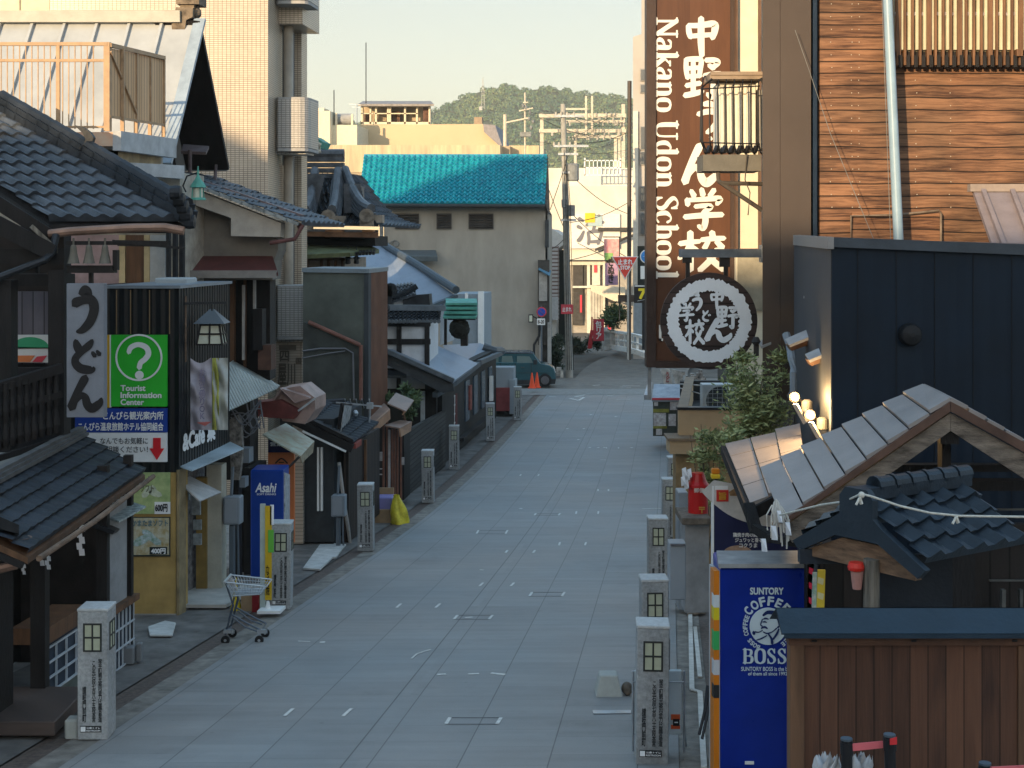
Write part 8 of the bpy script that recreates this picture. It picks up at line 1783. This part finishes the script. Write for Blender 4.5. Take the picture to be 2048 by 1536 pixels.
# red post box shaped urn on a stone shelf
rb2 = thing('red_post_box', 'old style red cylindrical post box with gold characters on a stone shelf', 'post box', at(1396, 1036, 19.5))
k_ = 19.5 / F; c = at(1396, 1036, 19.5)
MB().lathe(c, [(21 * k_, 0), (21.5 * k_, .03), (20 * k_, .05), (19.5 * k_, .40), (22 * k_, .42), (22 * k_, .45), (17 * k_, .50), (13 * k_, .585), (12 * k_, .61)], 24).out('body', PAINT('post red', (.42, .012, .012), .35), rb2, smooth=False)
text('〒', PAINT('post gold', (.45, .25, .05)), rb2, at(1398, 1026, 19.5 - 21 * k_), 11 * k_, 12 * k_, bold=.03); text('郵便', PAINT('post white', (.6, .5, .45)), rb2, at(1388, 985, 19.5 - 21 * k_), 20 * k_, 9 * k_, bold=.03)
ss = thing('stone_shelf', 'brown stone shelf on a grey pedestal carrying the red post box', 'shelf', at(1394, 1200, 19.5))
MB().px(1364, 1422, 1036, 1050, 19.1, .8, sh=0).out('shelf', M('brown stone', (.15, .125, .10), var=.4, scale=8), ss, bev=.01); MB().px(1370, 1418, 1050, 1225, 19.3, .5, sh=0).out('pedestal', M('grey pedestal', (.24, .25, .26), var=.2), ss)
mb2 = thing('grey_cabinet', 'plain grey steel cabinet behind the third right hand bollard', 'cabinet', at(1360, 1200, 20.5)); MB().px(1357, 1376, 985, 1220, 20.6, .4, sh=0).out('case', grey_metal, mb2, bev=.01); MB().px(1339, 1372, 1086, 1200, 17.2, .25, sh=0).out('lower_case', PAINT('pale grey case', (.27, .30, .33)), mb2, bev=.01); m = MB(); m.px(1341, 1370, 1088, 1092, 17.18, .02, sh=0); m.out('seam', PAINT('cable grey', (.12, .12, .13)), mb2)
pb = thing('paper_bunch', 'bunch of crumpled white paper streamers tied above the red post box', 'streamers', at(1372, 975, 20)); m = MB()
for k, (x, y) in enumerate(((1368, 938), (1374, 945), (1378, 940), (1366, 955), (1372, 962))): m.poly([at(x - 4, y, 19.4), at(x + 4, y - 3, 19.4), at(x + 6, y + 14, 19.35), at(x - 3, y + 18, 19.45)], (0, .02, 0))
m.out('paper', paper, pb)
ol = thing('orange_beacon', 'small orange and yellow warning beacon beside the navy poster', 'beacon', at(1431, 960, 18.5)); MB().px(1424, 1440, 938, 948, 18.5, .1, sh=0).out('lens', PAINT('beacon orange', (.62, .19, .01)), ol, bev=.01); MB().px(1423, 1441, 949, 958, 18.48, .12, sh=0).out('base', PAINT('beacon yellow', (.65, .42, .02)), ol, bev=.01); MB().tube([at(1432, 958, 18.55), at(1432, 1150, 18.55)], .02, 6).out('pole', steel_dark, ol)
# ---------------- beige shop canopy with an air conditioner in its well
bc = thing('beige_canopy_box', 'beige rendered box canopy with a dark roof well above the right hand shops', 'canopy', at(1420, 1140, 25))
bei = M('beige render', (.40, .29, .175), rough=.85, var=.12, scale=1.5); BYc = 24.5
zt = gz(818, BYc); xl = gx(1357, BYc); xl2 = gx(1373, 30); zb = gz(878, BYc)
MB().px(1357, 1530, 820, 879, BYc, .12, sh=0).out('front_wall', bei, bc)
MB().poly([(xl, BYc + .122, zb), (xl, BYc + .122, zt), (xl2, 30, zt), (xl2, 30, zb)], (.14, 0, 0)).out('side_wall', bei, bc)
MB().px(1355, 1530, 815, 820, BYc - .03, .2, sh=0).out('black_coping', black_paint, bc)
MB().poly([(xl - .02, BYc, zt + .002), (xl + .16, BYc, zt + .002), (xl2 + .16, 30, zt + .002), (xl2 - .02, 30, zt + .002)], (0, 0, .03)).out('rim', M('brown rim', (.20, .14, .09), var=.25), bc)
MB().poly([(xl + .14, BYc + .12, zt - .45), (3.6, BYc + .12, zt - .45), (4.0, 30, zt - .45), (xl2 + .14, 30, zt - .45)], (0, 0, -.1)).out('roof_well', M('well black', (.02, .022, .024), var=.2), bc)
MB().px(1372, 1530, 762, 815, 30, .2, sh=0).out('back_wall', M('well black', (.02, .022, .024)), bc)
m = MB(); m.px(1340, 1530, 881, 908, BYc - .35, .6, sh=0); m.out('lower_band', bei, bc); MB().px(1336, 1475, 877, 882, BYc - .4, .7, sh=0).out('band_coping', M('brown rim', (.20, .14, .09)), bc)
MB().px(1352, 1530, 908, 1150, BYc, .5, sh=0).out('shop_wall', M('ochre shop wall', (.27, .19, .10), rough=.85, var=.3), bc)
m = MB(); m.tube([at(1360, 768, 30), at(1420, 772, 27), at(1500, 772, 26)], .015, 5); m.tube([at(1360, 776, 29), at(1410, 790, 27)], .012, 5); m.out('cable', M('pale pipe', (.36, .34, .32)), bc)
a2 = thing('air_conditioner', 'pale air conditioner with round fan grille in the roof well of the beige canopy', 'air conditioner', at(1440, 830, 25.5))
AYc = 25.6; MB().px(1405, 1480, 769, 830, AYc, .35, sh=0).out('case', M('pale ac case', (.34, .38, .40), rough=.45, var=.1), a2, bev=.01); MB().disc(at(1440, 801, AYc) - V((0, .01, 0)), 28 * AYc / F, .01, 36).out('fan_opening', M('fan dark', (.035, .045, .055), var=.2), a2)
m = MB(); m.annulus(at(1440, 801, AYc) - V((0, .02, 0)), 28 * AYc / F, 31 * AYc / F, .02, 36)
for k in range(6): m.bar(at(1412, 779 + k * 8.5, AYc - .02), at(1468, 779 + k * 8.5, AYc - .02), .006); m.bar(at(1416 + k * 9.5, 774, AYc - .02), at(1416 + k * 9.5, 828, AYc - .02), .006)
m.out('fan_grille', M('pale ac case', (.34, .38, .40)), a2)
# leafy tree by the gate and a smaller plant
olv = leaf_mat('olive leaf', (.08, .11, .04), (.20, .24, .09), (.36, .39, .18), 6.0)
tr_ = thing('olive_tree', 'loose leafy green tree rising behind the gate roof beside the dark building', 'tree', at(1500, 1200, 17.5))
bush('crown', at(1508, 790, 17.5), .36, .35, .42, 2600, olv, .075, root=tr_, seed=31); bush('crown', at(1478, 862, 17.3), .30, .3, .35, 1300, olv, .075, root=tr_, seed=32); bush('crown', at(1562, 740, 17.7), .12, .15, .18, 280, olv, .08, root=tr_, seed=33); bush('crown', at(1540, 860, 17.4), .26, .3, .38, 1050, olv, .075, root=tr_, seed=34); bush('crown', at(1480, 730, 17.6), .2, .2, .14, 320, olv, .08, root=tr_, seed=35)
m = MB(); tk = at(1500, 1200, 17.5); m.tube([tk, at(1502, 960, 17.5), at(1508, 860, 17.5)], .04, 8, .025)
rnd = random.Random(3)
for k in range(14):
    e = at(rnd.uniform(1455, 1575), rnd.uniform(715, 860), 17.5 + rnd.uniform(-.2, .2)); s_ = at(1503, rnd.uniform(860, 930), 17.5); m.tube([s_, s_.lerp(e, .5) + V((0, 0, .06)), e], .012, 5, .004)
m.out('trunk', M('olive bark', (.12, .10, .075), rough=.9, var=.4, scale=20), tr_)
t2 = thing('leafy_shrub', 'small loose leafy shrub growing against the beige wall behind the red post box', 'shrub', at(1410, 1140, 20.5))
bush('foliage', at(1402, 890, 20.5), .26, .2, .22, 800, olv, .085, root=t2, seed=41); bush('foliage', at(1420, 965, 20.5), .12, .15, .42, 800, olv, .08, root=t2, seed=42); bush('foliage', at(1450, 900, 20.5), .16, .2, .25, 350, olv, .08, root=t2, seed=43)
m = MB(); b0_ = at(1412, 1140, 20.5)
for e in ((1380, 870), (1402, 848), (1430, 856), (1444, 880), (1418, 900)): m.tube([b0_, b0_.lerp(at(*e, 20.5), .6) + V((.02, 0, .05)), at(*e, 20.5)], .012, 5, .004)
m.out('stem', M('olive bark', (.12, .10, .075)), t2)
# ---------------- things further along the right side
ms = thing('souvenir_stand', 'tall souvenir stand plastered with small posters on the right side of the street', 'stand', at(1330, 875, 46))
SYm = 46.0
MB().px(1306, 1362, 800, 872, SYm, 1.2).out('frame', M('dark stand', (.06, .07, .06), var=.3), ms); MB().slab([at(1304, 800, SYm - .1), at(1364, 800, SYm - .1), at(1362, 768, SYm + 1.2), at(1308, 768, SYm + 1.2)], .06).out('awning', M('stand awning', (.33, .36, .40), var=.2), ms)
MB().px(1304, 1364, 796, 800, SYm - .12, .05).out('red_edge', PAINT('sign red', (.5, .03, .03)), ms)
m = MB(); m.px(1307, 1332, 826, 852, SYm - .04, .04); m.px(1337, 1352, 828, 852, SYm - .04, .04); m.px(1308, 1316, 800, 812, SYm - .04, .04); m.px(1340, 1362, 800, 820, SYm - .04, .04); m.px(1312, 1324, 858, 870, SYm - .05, .04); m.each('poster', M('pale leaflets', (.50, .50, .49), var=.5, scale=9, col2=(.25, .2, .2)), ms)
m = MB(); m.px(1306, 1338, 818, 825, SYm - .05, .04); m.px(1306, 1334, 852, 857, SYm - .05, .04); m.out('yellow_strip', M('olive yellow strip', (.25, .24, .05), var=.3), ms)
ws = thing('white_display_stand', 'pale stand with leaning white signboards behind the souvenir stand', 'stand', at(1340, 790, 52)); m = MB(); m.ppoly([(1320, 738), (1340, 738), (1345, 768), (1328, 768)], 52, .1); m.ppoly([(1343, 738), (1362, 742), (1368, 768), (1350, 768)], 52.3, .1); m.each('signboard', M('soiled white', (.5, .48, .44)), ws); text(list('うど'), PAINT('red ink', (.3, .05, .05)), ws, at(1332, 764, 51.98), 7 * 52 / F, 20 * 52 / F, vert=True, bold=.03); m = MB(); m.px(1320, 1370, 768, 800, 52.6, .3); m.out('legs', M('dark stand', (.06, .07, .06)), ws)
mr2 = thing('goods_rack', 'low cluttered rack of small goods under the udon school board', 'rack', at(1385, 765, 44)); m = MB(); rnd = random.Random(6)
for k in range(26): x = rnd.uniform(1362, 1412); y = rnd.uniform(740, 764); m.px(x, x + rnd.uniform(3, 9), y, y + rnd.uniform(5, 12), 44 + rnd.uniform(0, .6), .2)
m.each('goods', M('mixed goods', (.38, .34, .30), var=.6, scale=6, col2=(.05, .05, .05)), mr2); MB().px(1360, 1440, 764, 800, 44.8, .5).out('rack_frame', dark_timber, mr2)
sf = thing('post_foot', 'galvanised foot bracket holding the udon school board post at the kerb', 'bracket', at(1298, 800, 43)); m = MB(); m.hexa([at(1288, 800, 43), at(1303, 800, 43), at(1303, 790, 43), at(1288, 790, 43)], [at(1296, 768, 44.6), at(1304, 768, 44.6), at(1304, 764, 44.6), at(1296, 764, 44.6)]); m.px(1295, 1302, 738, 795, 43.6, .12); m.out('foot', galv, sf)
# right hand shop fronts that close the street side between the canopy and the crossing
rs_ = thing('dark_shop_row', 'row of dark shop fronts along the right street side behind the udon school board', 'building', S(-2.4, 40))
MB().poly([S(-1.9, 31, 0), S(-1.9, 31, 3.2), S(-1.9, 58, 3.2), S(-1.9, 58, 0)], (3, 0, 0)).out('front', M('dark shop row front', (.07, .06, .05), var=.4), rs_)
# ---------------- evening haze
hz = MB().box(-900, 1100, -120, 2300, -9.5, 190).out('haze', bpy.data.materials.new('haze'), kind='stuff'); hm = hz.data.materials[0]; hm.use_nodes = True; hn = hm.node_tree.nodes; hn.remove(hn['Principled BSDF'])
pv = hn.new('ShaderNodeVolumePrincipled'); pv.inputs['Color'].default_value = (.93, .89, .76, 1); pv.inputs['Density'].default_value = .00028; pv.inputs['Anisotropy'].default_value = .1; hm.node_tree.links.new(pv.outputs[0], hn['Material Output'].inputs['Volume'])
hz['label'] = 'thin evening haze over the street and hill'
# ---------------- bollards: granite lantern posts along both sides
bo = thing('lantern_bollard', '', 'bollard', (0, 0, 0), 'granite lantern bollards along the street')
bw, bh_ = .145, 1.25
MB().box(-bw, bw, -bw, bw, 0, bh_ - .03).out('body', granite, bo, bev=.008); MB().box(-bw - .004, bw + .004, -bw - .004, bw + .004, bh_ - .03, bh_).out('cap', M('pale granite top', (.46, .47, .47), rough=.6, var=.15, scale=25), bo, bev=.006)
for fx, fy, ux in ((0, -1, XF), (1, 0, V((0, 1, 0)))):
    nn = V((fx, fy, 0)); o_ = nn * bw; m = MB(); z0, z1, w2 = .84, 1.11, .088
    P_ = lambda u, z, d: o_ + ux * u + nn * d + V((0, 0, z))
    def rct(m, u0, u1, za, zb_, d0, d1): m.hexa([P_(u0, za, d0), P_(u1, za, d0), P_(u1, zb_, d0), P_(u0, zb_, d0)], [P_(u0, za, d1), P_(u1, za, d1), P_(u1, zb_, d1), P_(u0, zb_, d1)])
    for u0, u1, za, zb_ in ((-w2, -w2 + .016, z0, z1), (w2 - .016, w2, z0, z1), (-w2 + .016, w2 - .016, z0, z0 + .016), (-w2 + .016, w2 - .016, z1 - .016, z1), (-.008, .008, z0 + .016, z1 - .016)): rct(m, u0, u1, za, zb_, -.005, .008)
    rct(m, -w2 + .016, -.008, (z0 + z1) / 2 - .008, (z0 + z1) / 2 + .008, -.005, .008); rct(m, .008, w2 - .016, (z0 + z1) / 2 - .008, (z0 + z1) / 2 + .008, -.005, .008)
    fr = m.out('lantern_window', M('window black', (.03, .034, .032), rough=.5), bo); m = MB(); rct(m, -w2 + .012, w2 - .012, z0 + .012, z1 - .012, -.004, .003); m.out('pane', M('bollard pane', (.40, .42, .31), rough=.35, var=.08, scale=12), fr)
ink = M('engraved ink', (.035, .04, .045), rough=.8)
for s_, x_, z_, h_ in (('琴平町観光案内金刀比羅宮参道', .055, .17, .60), ('この先石段七百八十五段本宮', -.005, .17, .58), ('讃岐門前町', -.095, .17, .34)): text(list(s_), ink, bo, V((x_, -bw, z_)), .036, h_, vert=True, bold=.03, d=.002, name='inscription')
pl = MB().box(-.115, .085, -bw - .006, -bw, .075, .135).out('plate', M('dark plate', (.03, .033, .035)), bo); MB().box(-.11, -.065, -bw - .009, -bw - .006, .082, .128).out('white_symbol_box', white_sign, pl); text('公衆トイレ', white_sign, pl, V((-.055, -bw - .006, .108)), .13, .018, d=.002, bold=.02); text('RESTROOM', white_sign, pl, V((-.055, -bw - .006, .084)), .13, .014, d=.002, bold=.02)
spots = [(185, 13.8, 'grey granite lantern bollard at the noodle shop corner, nearest on the left'), (560, 20.9, 'granite lantern bollard standing beside the yellow upright banner and shopping cart'), (731, 27.0, 'granite lantern bollard beside the lilac crate and cardboard box'), (856, 34.6, 'granite lantern bollard past the copper roofed stalls'), (908, 41.2, 'granite lantern bollard in front of the dark red panel'), (981, 48, 'granite lantern bollard beside the dark sake house front'), (1035, 54.2, 'granite lantern bollard by the grey bin near the parked car'), (1306, 12.95, 'grey granite lantern bollard in front of the white signboard, nearest on the right'), (1311, 15.6, 'granite lantern bollard just behind the nearest right one, its base hidden'), (1317, 21.5, 'granite lantern bollard third along the right kerb'), (1340, 28.0, 'granite lantern bollard beside the red post box'), (1350, 33.0, 'granite lantern bollard below the beige canopy, farthest on the right')]
for i, (p, Y, lab) in enumerate(spots):
    loc = V((gx(p, Y), Y + bw, road(Y) - .005))
    if i == 0: bo.location = loc; bo['label'] = lab
    else:
        c = dup(bo, loc, lab, R(random.uniform(-3, 2))); c.rotation_euler.x = R(random.uniform(-.7, .7)); c.rotation_euler.y = R(random.uniform(-.7, .7))
# white folding sign behind the nearest right bollard
wsn = thing('white_signboard', 'white folding signboard with an orange black label behind the nearest right bollard', 'sign', at(1316, 1530, 13.4))
WYs = 13.4; MB().px(1269, 1364, 1340, 1470, WYs, .03, sh=0).out('panel', M('soft white board', (.50, .56, .58), rough=.5, var=.06), wsn, bev=.012); m = MB(); m.px(1342, 1360, 1429, 1440, WYs - .006, .006, sh=0); m.px(1342, 1360, 1450, 1458, WYs - .006, .006, sh=0); m.out('orange_label', PAINT('label orange', (.62, .10, .03)), wsn); MB().px(1346, 1359, 1438, 1452, WYs - .010, .005, sh=0).out('black_label', black_paint, wsn); MB().px(1349, 1356, 1444, 1446, WYs - .014, .004, sh=0).out('dash', white_paint, wsn)
m = MB()
for x in (1266, 1368): m.tube([at(x, 1342, WYs), at(x, 1532, WYs)], .012, 8)
m.tube([at(1266, 1364, WYs - .02), at(1368, 1364, WYs - .02)], .007, 6); m.tube([at(1266, 1510, WYs), at(1368, 1510, WYs)], .01, 6); m.tube([at(1368, 1450, WYs), at(1376, 1532, WYs + .4)], .010, 6); m.out('legs', galv, wsn)
m = MB()
for x in (1266, 1368): m.lathe(at(x, 1531, WYs), [(.02, -.005), (.026, 0), (.02, .03)], 10)
m.each('foot', rubber, wsn)
gpl = MB(); c = on(1217, 1388); u = c.y / F
gpl.hexa([c + V((-27 * u, -.14, 0)), c + V((27 * u, -.14, 0)), c + V((27 * u, .16, 0)), c + V((-27 * u, .16, 0))], [c + V((-18 * u, -.1, 42 * u)), c + V((17 * u, -.1, 42 * u)), c + V((17 * u, .1, 42 * u)), c + V((-18 * u, .1, 42 * u))])
o = gpl.out('concrete_stub', M('pale stub', (.34, .36, .34), rough=.85, var=.07, scale=14), None, bev=.01); tag(o, 'pale concrete stub block tapering upward on the paving near the right bollards', 'block'); move_origin(o, c)
m = MB(); c = on(1254, 1390) + V((0, 0, .07)); bmesh.ops.create_icosphere(m.b, subdivisions=3, radius=.075, matrix=Matrix.Translation(c) @ Matrix.Diagonal((.8, 1, 1, 1)))
for v in m.b.verts: v.co += (v.co - c) * (.2 * noise.noise(v.co * 14))
o = m.out('brown_stone', M('brown stone', (.15, .125, .10)), None); tag(o, 'small brown stone lying against the pale concrete stub', 'stone'); move_origin(o, c - V((0, 0, .07)))
# small grey stump by the noodle shop
m = MB(); c = on(256, 1330); m.box(c.x - .06, c.x + .06, c.y, c.y + .15, c.z, c.z + .2); m.box(c.x + .065, c.x + .13, c.y + .1, c.y + .2, c.z, c.z + .22); o = m.out('grey_blocks', PAINT('block grey', (.17, .18, .19)), None, bev=.01); tag(o, 'two small grey blocks against the noodle shop grid wall', 'block'); move_origin(o, c)
m = MB(); c = on(150, 1472); m.box(c.x - .09, c.x + .05, c.y - .05, c.y + .1, c.z - .03, c.z + .17); o = m.out('pale_stone', M('pale stub', (.36, .38, .36)), None, bev=.02); tag(o, 'pale stone block beside the nearest left bollard', 'block'); move_origin(o, c)
